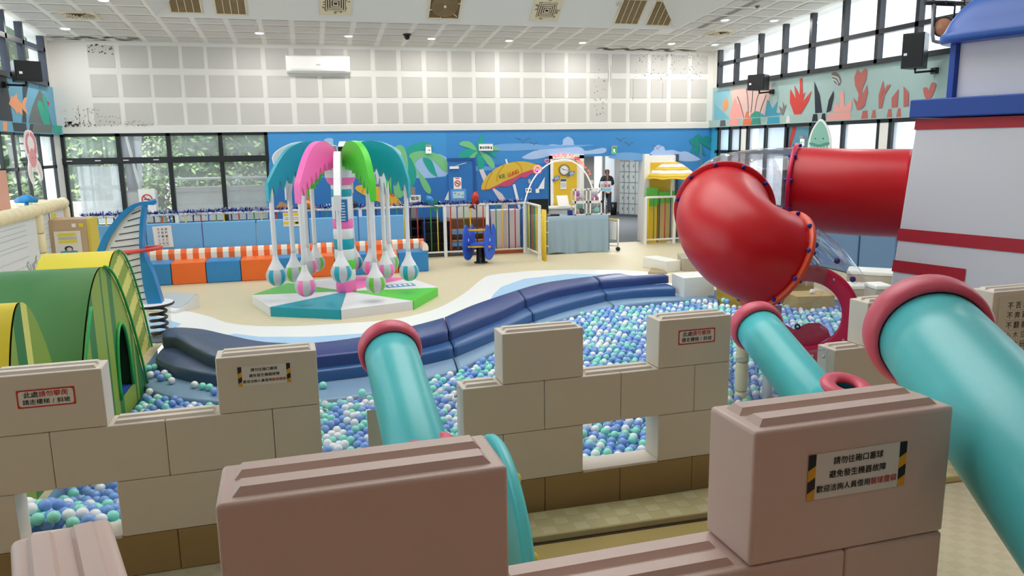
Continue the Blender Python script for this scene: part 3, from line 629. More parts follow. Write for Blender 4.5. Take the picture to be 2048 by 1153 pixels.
# --- wall speakers
def speaker(c, size, rz, where, post):
    r = thing('wall_speaker', where, 'speaker', c, group='black loudspeakers on the side walls')
    M = Matrix.Translation(c) @ Matrix.Rotation(rz, 4, 'Z'); x, y, z = size
    b = MB(); b.prism([(-x/2, -y/2), (x/2, -y/2), (x*.36, y/2), (-x*.36, y/2)], z, BLACK, M @ Matrix.Translation((0, 0, -z/2))); b.build('cabinet', r, .012)
    b = MB(); b.box((0, -y/2-.004, 0), (x*.92, .012, z*.9), mat('speaker_grille', '202226', .8, bump=.6, bscale=500), M); b.build('grille', r)
    b = MB(); b.box((-x*.3, -y/2-.012, -z*.1), (.05, .004, .04), WHITE, M); b.build('badge', r)
    b = MB(); b.tube([M @ Vector((0, 0, -z/2)), M @ Vector((0, 0, -z/2-.06)), post], .018, BLACK, 8); b.box(post, (.06, .12, .1), BLACK); b.build('bracket', r)
speaker(Vector((9.75, 15.6, 3.79)), (.4, .36, .33), rad(-60), 'small black loudspeaker on the right wall below the far windows', Vector((10.13, 15.7, 3.6)))
speaker(Vector((9.7, 10.95, 3.92)), (.34, .34, .55), rad(-62), 'tall black loudspeaker on the right wall beside the lighthouse roof', Vector((10.13, 11.0, 3.62)))
speaker(Vector((-4.62, 15.35, 3.86)), (.42, .36, .34), rad(35), 'navy-black loudspeaker above the orange fish on the left wall', Vector((-5.02, 15.6, 3.66)))
# ================================================================== the castle walls of big hollow blocks
CA = rad(2)
MC = Matrix.Translation((0, 4.684, 0)) @ Matrix.Rotation(CA, 4, 'Z')      # front plane of the far castle walls
MN = Matrix.Translation((0, 1.47, 0)) @ Matrix.Rotation(CA, 4, 'Z')      # front plane of the near wall
def block(parent, M, x0, x1, z0, z1, mt, nubs=True, y0=0, y1=.2, bev=.007, name='block'):
    b = MB(); g = .0012
    bm = bmesh.new(); bmesh.ops.create_cube(bm, size=1.0)
    for v in bm.verts: v.co = Vector(((x0+x1)/2+v.co.x*(x1-x0-2*g), (y0+y1)/2+v.co.y*(y1-y0), (z0+z1)/2+v.co.z*(z1-z0-2*g)))
    bmesh.ops.bevel(bm, geom=bm.edges[:], offset=bev, segments=3, profile=.5, affect='EDGES')
    bm.faces.ensure_lookup_table(); bm.verts.index_update()
    big = (x1-x0)*.5, (z1-z0)*.5
    vs = [v.co.copy() for v in bm.verts]; k = len(b.v)
    b.v += [M @ v for v in vs]; mi = b.m(mt)
    for f in bm.faces:
        b.f.append([v.index for v in f.verts]); b.mi.append(mi); b.sm.append(f.calc_area() < .2*min((x1-x0)*(y1-y0), (y1-y0)*(z1-z0)))
    bm.free()
    if nubs:
        for yc in (y0+(y1-y0)*.29, y0+(y1-y0)*.71):
            a, c, h, e = .031, .02, .015, .03
            vs = [(x0+e, yc-a, z1-g-.001), (x1-e, yc-a, z1-g-.001), (x1-e, yc+a, z1-g-.001), (x0+e, yc+a, z1-g-.001), (x0+e+.016, yc-c, z1+h), (x1-e-.016, yc-c, z1+h), (x1-e-.016, yc+c, z1+h), (x0+e+.016, yc+c, z1+h)]
            b.add(vs, [(0, 1, 5, 4), (1, 2, 6, 5), (2, 3, 7, 6), (3, 0, 4, 7), (4, 5, 6, 7)], mt, M=M)
    return b.build(name, parent)
def ridges(parent, M, x0, x1, z1, mt, y0=0, y1=.2):
    b = MB(); e = .018
    for yc in (y0+(y1-y0)*.29, y0+(y1-y0)*.71):
        a, c, h = .031, .02, .015
        vs = [(x0+e, yc-a, z1-.003), (x1-e, yc-a, z1-.003), (x1-e, yc+a, z1-.003), (x0+e, yc+a, z1-.003), (x0+e+.016, yc-c, z1+h), (x1-e-.016, yc-c, z1+h), (x1-e-.016, yc+c, z1+h), (x0+e+.016, yc+c, z1+h)]
        b.add(vs, [(0, 1, 5, 4), (1, 2, 6, 5), (2, 3, 7, 6), (3, 0, 4, 7), (4, 5, 6, 7)], mt, M=M)
    return b.build('top_ridge', parent)
ROW = [0, .26, .605, .95, 1.295]
def course(parent, M, cuts, r, mt, nub=False):
    for x0, x1 in zip(cuts[:-1], cuts[1:]): block(parent, M, x0, x1, ROW[r], ROW[r+1], mt, nub)
def sticker(parent, M, xc, zc_, w, h, rows, kind, name='warning_sticker'):
    """printed sticker on the front face"""
    b = MB(); F = M @ frame((xc, -.0015, zc_), (1, 0, 0), (0, 0, 1))
    PW = mat('sticker_white', 'E9E6E2', .4); SR = mat('sticker_red', 'C8382C', .45)
    if kind == 'red':
        def rr(w, h, r): return [(sx*(w/2-r)+r*math.cos(a), sy*(h/2-r)+r*math.sin(a), 0) for sx, sy, a0 in ((1, 1, 0), (-1, 1, 90), (-1, -1, 180), (1, -1, 270)) for a in (rad(a0), rad(a0+45), rad(a0+90))]
        b.poly([(x, y, 0) for x, y, _ in rr(w, h, .006)], SR, F); b.poly([(x, y, .0006) for x, y, _ in rr(w-.018, h-.018, .012)], PW, F)
    else:
        b.poly([(-w/2, -h/2, 0), (w/2, -h/2, 0), (w/2, h/2, 0), (-w/2, h/2, 0)], PW, F)
        HY, HB = mat('hazard_yellow', 'E8A81C', .45), mat('hazard_black', '171722', .45)
        s = w*.075
        for sx in (-1, 1):
            x0 = sx*(w/2-s/2)
            for k in range(4):
                z1 = h/2-k*h/4; sl = .012
                b.poly([(x0-s/2, max(z1-h/4-sl, -h/2), .0006), (x0+s/2, max(z1-h/4, -h/2) if k == 3 else z1-h/4, .0006), (x0+s/2, z1, .0006), (x0-s/2, z1-(sl if k else 0), .0006)], HB if k % 2 == 0 else HY, F)
    for segs, y, size in rows:
        tot = sum(len(t) for t, c in segs); x = -tot*size/2
        for t, c in segs:
            for ch in t:
                b.text(ch, F @ Matrix.Translation((x+size/2, y, .0012)), size*.98, PBLACK if c == 'k' else mat('print_red', 'C22B2B', .5), bold=.018); x += size
    return b.build(name, parent)
def climb(parent, M, xc, z): return sticker(parent, M, xc, z, .29, .105, [([('此處', 'k'), ('請勿攀爬', 'r')], .02, .037), ([('請走樓梯/斜坡', 'k')], -.022, .034)], 'red')
def cannon_note(parent, M, xc, z, w=.3, h=.12): return sticker(parent, M, xc, z, w, h, [([('請勿往砲口塞球', 'k')], h*.29, w*.073), ([('避免發生機器故障', 'k')], 0, w*.073), ([('歡迎洽詢人員借用', 'k'), ('裝球提袋', 'r')], -h*.29, w*.0685)], 'hazard')
# left of the middle
wa = thing('castle_wall', 'beige block castle wall at the left with a square opening and a red-bordered notice', 'castle wall', (-1.0, 4.68, 0))
course(wa, MC, [-3.2, -2.63, -2.06, -1.49, -.89, -.3, -.02], 0, TAN)
course(wa, MC, [-3.2, -2.28, -1.71], 1, CREAM); course(wa, MC, [-1.19, -.6, -.02], 1, CREAM)
course(wa, MC, [-3.2, -2.64, -2.07, -1.5, -.9, -.3, -.02], 2, CREAM)
ridges(wa, MC, -1.195, -.605, .95, CREAM)
k = block(wa, MC, -1.78, -1.2, .95, 1.295, CREAM); climb(k, MC, -1.49, 1.155)
block(wa, MC, -2.98, -2.4, .95, 1.295, CREAM)
k = block(wa, MC, -.6, -.02, .95, 1.295, CREAM); cannon_note(k, MC, -.33, 1.17)
# the middle one
wb = thing('castle_wall', 'beige block castle wall in the middle with two merlons and balls behind its square opening', 'castle wall', (1.85, 4.75, 0))
course(wb, MC, [.88, 1.44, 2.0, 2.57, 2.85], 0, TAN)
course(wb, MC, [.88, 1.15, 1.72], 1, CREAM); course(wb, MC, [2.29, 2.85], 1, CREAM)
course(wb, MC, [.88, 1.44, 2.0, 2.57, 2.85], 2, CREAM)
ridges(wb, MC, .885, 1.148, .95, CREAM); ridges(wb, MC, 1.725, 2.275, .95, CREAM)
block(wb, MC, 1.15, 1.72, .95, 1.295, CREAM); k = block(wb, MC, 2.28, 2.85, .95, 1.295, CREAM); climb(k, MC, 2.575, 1.16)
for _w, _a, _c in ((wa, -1.71, -1.19), (wb, 1.72, 2.29)):
    b = MB(); b.box2((_a, -.004, .255), (_c, .204, .275), CREAM, MC); b.build('window_sill', _w, .004)
# the right one
wc = thing('castle_wall', 'beige block castle wall at the right behind the large cannon with the rules board', 'castle wall', (5, 4.83, 0))
course(wc, MC, [3.75, 4.3, 4.87, 5.44, 6.0, 6.57, 7.14], 0, TAN); course(wc, MC, [3.75, 4.02, 4.59, 5.16, 5.73, 6.3, 6.87, 7.14], 1, CREAM)
course(wc, MC, [3.75, 4.3, 4.87, 5.44, 6.0, 6.57, 7.14], 2, CREAM)
for _a, _c in ((3.755, 4.015), (4.595, 5.225), (5.805, 6.395)): ridges(wc, MC, _a, _c, .95, CREAM)
block(wc, MC, 4.02, 4.59, .95, 1.295, CREAM); block(wc, MC, 5.23, 5.8, .95, 1.295, CREAM); block(wc, MC, 6.4, 6.97, .95, 1.295, CREAM)
def rules_board(M, w, h, label, mt, scale=1.0):
    """white rules board; local x right, y up"""
    b = MB(); b.box((0, 0, -.004), (w, h, .008), mt, M)
    rows = ['不丟球', '不奔跑', '不翻牆', '小木豆', '沙坑玩']
    for i, t in enumerate(rows):
        y = h*(.34-.165*i)
        for j, ch in enumerate(t): b.text(ch, M @ Matrix.Translation(((j-1)*w*.2, y, .001)), w*.155, PBLACK, bold=.012 if i != 3 else .0)
        if w < .6: b.box((0, y-h*.075, .0005), (w*.62, .0015, .001), mat('rule_grey', '8A8780', .6), M)
    b.text('為維護您的權益', M @ Matrix.Translation((w*.12, -h*.43, .001)), w*.045, PBLACK)
    o = b.build('rules_board'); return tag(o, label, 'sign')
rules_board(MC @ frame((5.49, -.007, 1.0), (1, 0, 0), (0, 0, 1)), .4, .5, 'beige rules board with black characters on the far right castle wall', mat('board_beige', 'D8CFC0', .5))
# clear barriers closing the gaps between the walls
def barrier(x0, x1, zt, label):
    t = thing('clear_barrier', label, 'barrier', ((x0+x1)/2, 4.8, 0), group='clear barriers between the castle walls'); b = MB(); b.box2((x0, .09, .02), (x1, .1, zt), ACRYL, MC); b.build('clear_sheet', t)
    b = MB(); b.box2((x0, .088, zt), (x1, .102, zt+.008), SHELL, MC); b.build('polished_edge', t)
    for x in (x0+.03, x1-.03):
        b = MB(); b.ball(MC @ Vector((x, .085, zt-.05)), .012, CHROME, 10, 6); b.build('screw', t)
    return t
bt = barrier(-.02, .88, .93, 'clear acrylic barrier across the gap with the nearer teal cannon'); barrier(2.85, 3.75, .93, 'clear acrylic barrier across the right gap below the red slide')
b = MB(); M = MC @ frame((.37, .08, .68), (1, 0, 0), (0, 0, 1)); b.box((0, 0, 0), (.2, .34, .006), mat('frosted_white', 'DDE3E4', .5), M); b.text('球', M @ Matrix.Translation((.06, .06, .004)), .06, mat('print_grey', '8D9699', .6)); b.text('回', M @ Matrix.Translation((.06, -.07, .004)), .06, mat('print_grey', '8D9699', .6)); tag(b.build('frosted_notice'), 'frosted white notice on the clear barrier left of the nearer teal cannon', 'notice')
# the near one
wd = thing('castle_wall', 'pinkish beige block castle wall nearest the viewer across the bottom', 'castle wall', (.7, 1.47, 0))
z2, z3 = 1.49, 1.835
block(wd, MN, -.212, .371, z2, z3, CREAM_BOUNCE, bev=.01); k = block(wd, MN, .968, 1.553, z2, z3, CREAM_BOUNCE, bev=.01)
cannon_note(k, MN, 1.265, 1.7, .29, .118)
for r in range(4):
    zz = z2-.345*r; c = [-.212, .25, 1.25, 1.553] if r % 2 == 0 else [-.212, .371, .96, 1.553]
    for x0, x1 in zip(c[:-1], c[1:]): block(wd, MN, x0, x1, max(zz-.345, 0.0), zz, CREAM_BOUNCE, False, bev=.01)
ridges(wd, MN, .373, .966, z2, CREAM_BOUNCE)
# the short wing turning towards the viewer
ME = Matrix.Translation((-.69, 2.13, 0)) @ Matrix.Rotation(rad(-71), 4, 'Z')
we = thing('castle_wall', 'short pinkish beige block wall wing at the bottom left corner on a yellow course', 'castle wall', (-.6, 1.9, 0))
block(we, ME, 0, .6, 1.19, 1.525, CREAM_BOUNCE, y0=-.115, y1=.115, bev=.02)
block(we, ME, -.02, .6, .87, 1.19, mat('yellow_block', 'E3C23A', .45), False, -.13, .13); block(we, ME, 0, .6, .42, .87, CREAM_BOUNCE, False, -.115, .115); block(we, ME, 0, .6, 0, .42, CREAM_BOUNCE, False, -.115, .115)

# ================================================================== ball cannons
def axis_frame(a, c):
    d = (c-a).normalized(); u = d.orthogonal().normalized(); return frame(a, u, d.cross(u))
def cannon(label, muzzle, tail, r, breech=None, wheels=None, legs=()):
    t = thing('ball_cannon', label, 'toy cannon', (tail.x, tail.y, 0), group='padded ball cannons')
    L = (tail-muzzle).length; M = axis_frame(muzzle, tail)
    b = MB(); b.lathe([(r-.03, .02), (r-.03, .3), (.001, .3)], BLACK, 40, M)
    b.lathe([(r-.03, .02), (r, .02), (r, L*.25), (r, L*.6), (r, L-.06), (r*.9, L-.015), (r*.6, L), (.001, L)], TEAL, 48, M); b.build('barrel', t)
    b = MB(); R = r*1.19; w = .1
    b.lathe([(r-.025, 0), (r+.004, -.012), (R-.012, -.008), (R, .012), (R+.002, w*.5), (R, w-.012), (R-.012, w+.008), (r+.006, w+.012), (r, w-.002)], ROSE, 56, M); b.build('muzzle_ring', t)
    if breech:
        p, ro, rh, tilt = breech
        Mb = Matrix.Translation(p) @ Matrix.Rotation(tilt, 4, 'X')
        b = MB(); k = 24; prof = [(rh+(ro-rh)*.5+(ro-rh)*.5*math.cos(a), .03*math.sin(a)) for a in [2*math.pi*i/12 for i in range(13)]]
        b.lathe(prof, ROSE, 40, Mb); b.build('loading_ring', t)
        b = MB(); q = tail+(muzzle-tail).normalized()*.25
        b.tube([Mb @ Vector((0, 0, 0)), Mb @ Vector((0, 0, -.12)), q], [ro*.85]*3, TEAL, 24, cap=False); b.build('loading_chute', t)
    for c, s in (wheels or []):
        Mw = frame(c, (0, 1, 0), (0, 0, 1)); b = MB(); R = s
        b.lathe([(.001, -.025), (R-.05, -.025), (R-.012, -.025), (R, -.012), (R, .012), (R-.012, .025), (R-.05, .025), (.001, .025)], TEAL, 64, Mw)
        wobj = b.build('wheel', t)
        for k in range(8):
            a = 2*math.pi*k/8+.35; b = MB(); b.ball(c+Vector((.03, (R-.09)*math.cos(a), (R-.09)*math.sin(a))), .03, YEL, 12, 8); b.build('bolt_cap', wobj)
    for a, z0 in legs:
        b = MB(); b.cyl((a.x, a.y, z0), a, .05, STEELW, 12); b.cyl((a.x, a.y, z0), (a.x, a.y, z0+.02), .14, STEELW, 16); b.build('stand', t)
    return t
m1, t1 = at_d(778, 692, 4.9), at_d(848, 950, 3.85)
wc_ = at_d(1003, 1112, 3.72); wc_.z = .568
cannon('teal cannon with rose muzzle ring pointing over the gap between two castle walls', m1, t1, .166, (at_d(858, 884, 3.9), .13, .05, rad(-6)), [(wc_, .565), (Vector((wc_.x-.55, wc_.y, wc_.z)), .565)], [(m1+(t1-m1)*.72, 0)])
m2, t2 = at_d(1507, 647, 6.0), at_d(1668, 850, 4.85)
cannon('teal cannon with rose muzzle ring below the red slide at the right gap', m2, t2, .17, (at_d(1693, 774, 4.75), .158, .06, rad(14)), None, [(m2+(t2-m2)*.8, 0)])
m3, t3 = at_d(1845, 655, 2.7), at_d(2262, 1150, 1.55)
cannon('very large foreground teal cannon with rose muzzle ring at the right edge', m3, t3, .17, None, None, [(m3+(t3-m3)*.9, 0)])

# ================================================================== the padded steps round the pit
def px_line(l, z, n=5): return smoothpath([at_z(x, y, z) for x, y in l], n)
def resample(P, n):
    d = [0]
    for a, c in zip(P[:-1], P[1:]): d.append(d[-1]+(c-a).length)
    out = []
    for i in range(n):
        t = d[-1]*i/(n-1); j = 0
        while j < len(d)-2 and d[j+1] < t: j += 1
        f = (t-d[j])/max(d[j+1]-d[j], 1e-9); out.append(P[j].lerp(P[j+1], f))
    return out
SEG = [
 ([(322, 668), (340, 655), (400, 657), (452, 668), (520, 682), (586, 686)], [(323, 675), (350, 675), (385, 694), (432, 714), (510, 719), (588, 718)], [(310, 716), (330, 726), (363, 737), (432, 749), (510, 752), (590, 748)], [(287, 770), (313, 784), (346, 793), (436, 802), (515, 806), (592, 803)]),
 ([(586, 686), (650, 683), (740, 670), (830, 650), (888, 634.5)], [(588, 718), (650, 711), (740, 700), (840, 677), (897, 662)], [(590, 748), (650, 740), (745, 728), (845, 708), (907, 694)], [(592, 803), (650, 799), (745, 786), (850, 757), (915, 739)]),
 ([(888, 634.5), (940, 612), (985, 596), (1034, 580)], [(897, 662), (950, 641), (1000, 622), (1049.7, 598.6)], [(907, 694), (960, 673), (1012, 651), (1065, 626)], [(915, 739), (970, 712), (1025, 681), (1075, 650)]),
 ([(1034, 580), (1080, 567), (1130, 559), (1183, 552.5)], [(1049.7, 598.6), (1100, 582), (1150, 571.5), (1200, 563)], [(1065, 626), (1120, 609), (1168, 596.5), (1212, 586.6)], [(1075, 650), (1125, 636), (1180, 622), (1228, 611)]),
 ([(1183, 552.5), (1215, 548), (1240, 546.5), (1258, 551.5), (1318, 549)], [(1200, 563), (1250, 558.5), (1295, 554), (1338, 551)], [(1212, 586.6), (1260, 581), (1310, 578), (1352, 576.4)], [(1228, 611), (1290, 604), (1350, 600), (1440, 598)])]
TOP, MID_, LOW = .23, .09, -.05
F3ALL = []
names = ['slate navy curved end step module at the left beside the green hill tunnel', 'navy step module second from the left behind the nearest teal cannon', 'navy step module in the middle of the curve behind the centre castle wall', 'navy step module second from the right on the curve', 'navy step module with a raised corner at the right end beside the white cube']
for k, (B0, F1, F2, F3) in enumerate(SEG):
    N = 24
    lb, l1, l2, l3 = (resample(px_line(l, z), N) for l, z in ((B0, TOP), (F1, TOP), (F2, MID_), (F3, LOW)))
    F3ALL += l3
    t = thing('step_module', names[k], 'padded steps', (l1[N//2].x, l1[N//2].y, -.3), group='padded steps round the ball pit')
    def slab(name, back, front, z0, z1, mt):
        b = MB(); n = len(back); r = .03; vs = []
        # cross-section from back bottom over the top to front bottom, with a soft front edge
        for a, c in zip(back, front):
            d = (c-a); d.z = 0; L = d.length; d.normalize()
            prof = [(0, z0), (0, z1-r), (r*.3, z1-r*.3), (r, z1), (L*.5, z1+.012), (L-r*1.4, z1), (L-r*.5, z1-r*.25), (L-r*.1, z1-r*.9), (L, z1-r*1.8), (L+.004, z0)]
            vs += [(a.x+d.x*q, a.y+d.y*q, z) for q, z in prof]
        p = len(prof); g = 0
        fs = [(i*p+j, i*p+j+1, (i+1)*p+j+1, (i+1)*p+j) for i in range(n-1) for j in range(p-1)]
        b.add(vs, fs, mt, True); b.add(vs, [tuple(range(p)), tuple(reversed(range((n-1)*p, n*p)))], mt, False)
        return b.build(name, t, weld=True)
    e = .006
    def shr(P, q=e):   # leave a thin seam between modules
        P = list(P); P[0] = P[0].lerp(P[1], .12); P[-1] = P[-1].lerp(P[-2], .12); return P
    lb, l1, l2, l3 = map(shr, (lb, l1, l2, l3))
    fl = lambda P, z: [Vector((v.x, v.y, z)) for v in P]
    bk2 = [a.lerp(c, .75) for a, c in zip(lb, l1)]; bk3 = [a.lerp(c, .75) for a, c in zip(l1, l2)]
    slab('upper_pad', lb, l1, MID_, TOP, SLATE if k == 0 else NAVY)
    slab('middle_pad', bk2 if True else l1, l2, LOW, MID_-.004, SLATE if k == 0 else MIDB)
    slab('lower_pad', bk3, l3, -.29, LOW-.004, GREYB)

# ================================================================== the balls
BR = .04
BALLC = [('blue', mat('ball_blue', '86AEF0', .3)), ('mint', mat('ball_mint', '98F0DE', .3)), ('white', mat('ball_white', 'FAFCFF', .3))]
def ico(sub):
    bm = bmesh.new(); bmesh.ops.create_icosphere(bm, subdivisions=sub, radius=BR)
    v = [tuple(x.co) for x in bm.verts]; f = [tuple(q.index for q in p.verts) for p in bm.faces]; bm.free(); return v, f
BMESH = {}
for n, mt in BALLC:
    v, f = ico(3); me = bpy.data.meshes.new('ball'); me.from_pydata(v, [], f); me.materials.append(mt)
    me.polygons.foreach_set('use_smooth', [True]*len(f)); me.update(); BMESH[n] = me
PIT = [(v.x, v.y) for v in F3ALL[::4]] + [(6.5, 10.7), (7.9, 10.78), (7.95, 9.9), (7.6, 8.9), (7.2, 7.9), (6.3, 7.05), (5.68, 6.75), (5.6, 5.12), (-2.75, 4.9), (-2.75, 5.45), (-2.05, 5.5), (-1.98, 6.2), (-1.85, 7.2), (-1.86, 8.3)]
def inside(x, y, P, pad=0):
    c = False; j = len(P)-1
    for i in range(len(P)):
        xi, yi = P[i]; xj, yj = P[j]
        if (yi > y) != (yj > y) and x < (xj-xi)*(y-yi)/(yj-yi)+xi: c = not c
        j = i
    return c
def far_enough(x, y, P, m=.035):
    for i in range(len(P)):
        a = Vector(P[i]); c = Vector(P[(i+1) % len(P)]); d = c-a; p = Vector((x, y))
        t = max(0, min(1, (p-a).dot(d)/max(d.length_squared, 1e-9)))
        if (p-a-d*t).length < m: return False
    return True
def solid(p):
    """is the line from the eye to p blocked by a castle wall?"""
    d = p-CAM
    t = 1.5/d.y; q = CAM+d*t
    if -.21 < q.x < 1.557 and q.z < (1.83 if q.x < .37 or q.x > .97 else 1.5): return True
    t = (4.75+q.x*.035)/d.y; q = CAM+d*t
    if t >= 1: return True
    x, z = q.x, q.z
    if -3.2 < x < -.02: return z < (1.3 if x < -1.2 or x > -.6 else .95) and not (-1.7 < x < -1.2 and .27 < z < .6)
    if .88 < x < 2.85: return z < (1.3 if 1.15 < x < 1.72 or x > 2.28 else .95) and not (1.73 < x < 2.28 and .27 < z < .6)
    if x > 3.75: return z < (1.3 if 4 < x < 4.59 else .96)
    return False
def pix(p):
    v = p-CAM; d = v.dot(fw); return 1024+F_PX*v.dot(RT)/d, 576.5-F_PX*v.dot(UP)/d, d
pts = []
s = .104; rowh = s*.866
y = 4.85; r = 0
while y < 11.2:
    x = -2.8+(s/2 if r % 2 else 0)
    while x < 8.0:
        for lay in (0, 1):
            px_, py_ = (x, y) if lay == 0 else (x+s/2, y+rowh/3)
            px_ += random.uniform(-.011, .011); py_ += random.uniform(-.011, .011)
            z = (-.085+random.uniform(-.012, .03)) if lay == 0 else (-.145+random.uniform(-.012, .018))
            z += .42*math.exp(-((px_+2.05)/.75)**2-((py_-5.05)/.6)**2)
            if inside(px_, py_, PIT) and far_enough(px_, py_, PIT): pts.append(Vector((px_, py_, z)))
        x += s
    y += rowh; r += 1
cand = []
for p in pts:
    a, c, d = pix(p)
    if 0 <= a <= 2048 and 0 <= c <= 1153 and p.z > -.115 and not solid(p): cand.append((d, p))
cand.sort(key=lambda q: q[0])
single = {id(p) for d, p in cand[:278]}
def place_of(p):
    d = p-CAM; q = CAM+d*(4.75/d.y)
    if q.x < -1.1: return 'behind the left castle wall opening'
    if q.x < .9: return 'in the gap between castle walls around the teal cannon'
    if q.x < 2.3 and q.z < .62: return 'behind the middle castle wall opening'
    return 'beyond the right gap under the red slide'
v0, f0 = ico(2); nv = len(v0); V = []; Fc = []; MI = []
for p in pts:
    ci = random.choices((0, 1, 2), (.46, .28, .26))[0]; n = BALLC[ci][0]
    if id(p) in single:
        o = bpy.data.objects.new('pit_ball', BMESH[n]); COL.objects.link(o); o.location = p
        w = place_of(p)
        tag(o, n+' plastic ball '+w, 'ball', n+' balls '+w)
    else:
        k = len(V); V += [(p.x+a, p.y+c, p.z+e) for a, c, e in v0]; Fc += [(a+k, c+k, e+k) for a, c, e in f0]; MI += [ci]*len(f0)
me = bpy.data.meshes.new('pit_balls'); me.from_pydata(V, [], Fc)
for n, mt in BALLC: me.materials.append(mt)
me.polygons.foreach_set('material_index', MI); me.polygons.foreach_set('use_smooth', [True]*len(Fc)); me.update()
o = bpy.data.objects.new('pit_balls', me); COL.objects.link(o)
tag(o, 'mass of blue, mint and white plastic balls filling the ball pit', 'balls', kind='stuff')
LO = [(286, 742, 'blue', 'between the green hill and the slate step'), (297, 737, 'mint', 'topmost behind the heap on the left pad'), (309, 735, 'mint', 'on the left pad behind the white one'), (301, 750, 'white', 'in the heap on the left pad beside the striped hill'), (314, 748, 'blue', 'in the middle of the heap on the left pad'), (321, 756, 'blue', 'front of the heap on the left pad'), (329, 747, 'white', 'at the back of the heap on the left pad'), (336, 754, 'mint', 'right of the heap on the left pad'), (343, 762, 'white', 'rightmost of the heap on the left pad'), (389, 770, 'white', 'leftmost of the four in a row on the pad'), (405, 773, 'mint', 'second in the row of four on the pad'), (419, 775, 'mint', 'third in the row of four on the pad'), (428, 783, 'blue', 'last in the row of four beside the merlon'), (646, 771, 'mint', 'alone on the pad right of the left merlon'), (724, 786, 'mint', 'alone on the pad left of the teal cannon'), (966, 722, 'blue', 'alone on the grey-blue pad left of the middle merlon'), (1387, 603, 'white', 'left of two on the pad before the white cube'), (1410, 603, 'white', 'right of two on the pad before the white cube'), (1447, 601, 'mint', 'at the foot of the mustard wall'), (1455, 603, 'blue', 'at the foot of the mustard wall')]
for x, y, n, w in LO:
    o = bpy.data.objects.new('pit_ball', BMESH[n]); COL.objects.link(o); o.location = at_z(x, y, LOW+.045)
    tag(o, n+' plastic ball '+w, 'ball', 'loose balls on the padded steps')
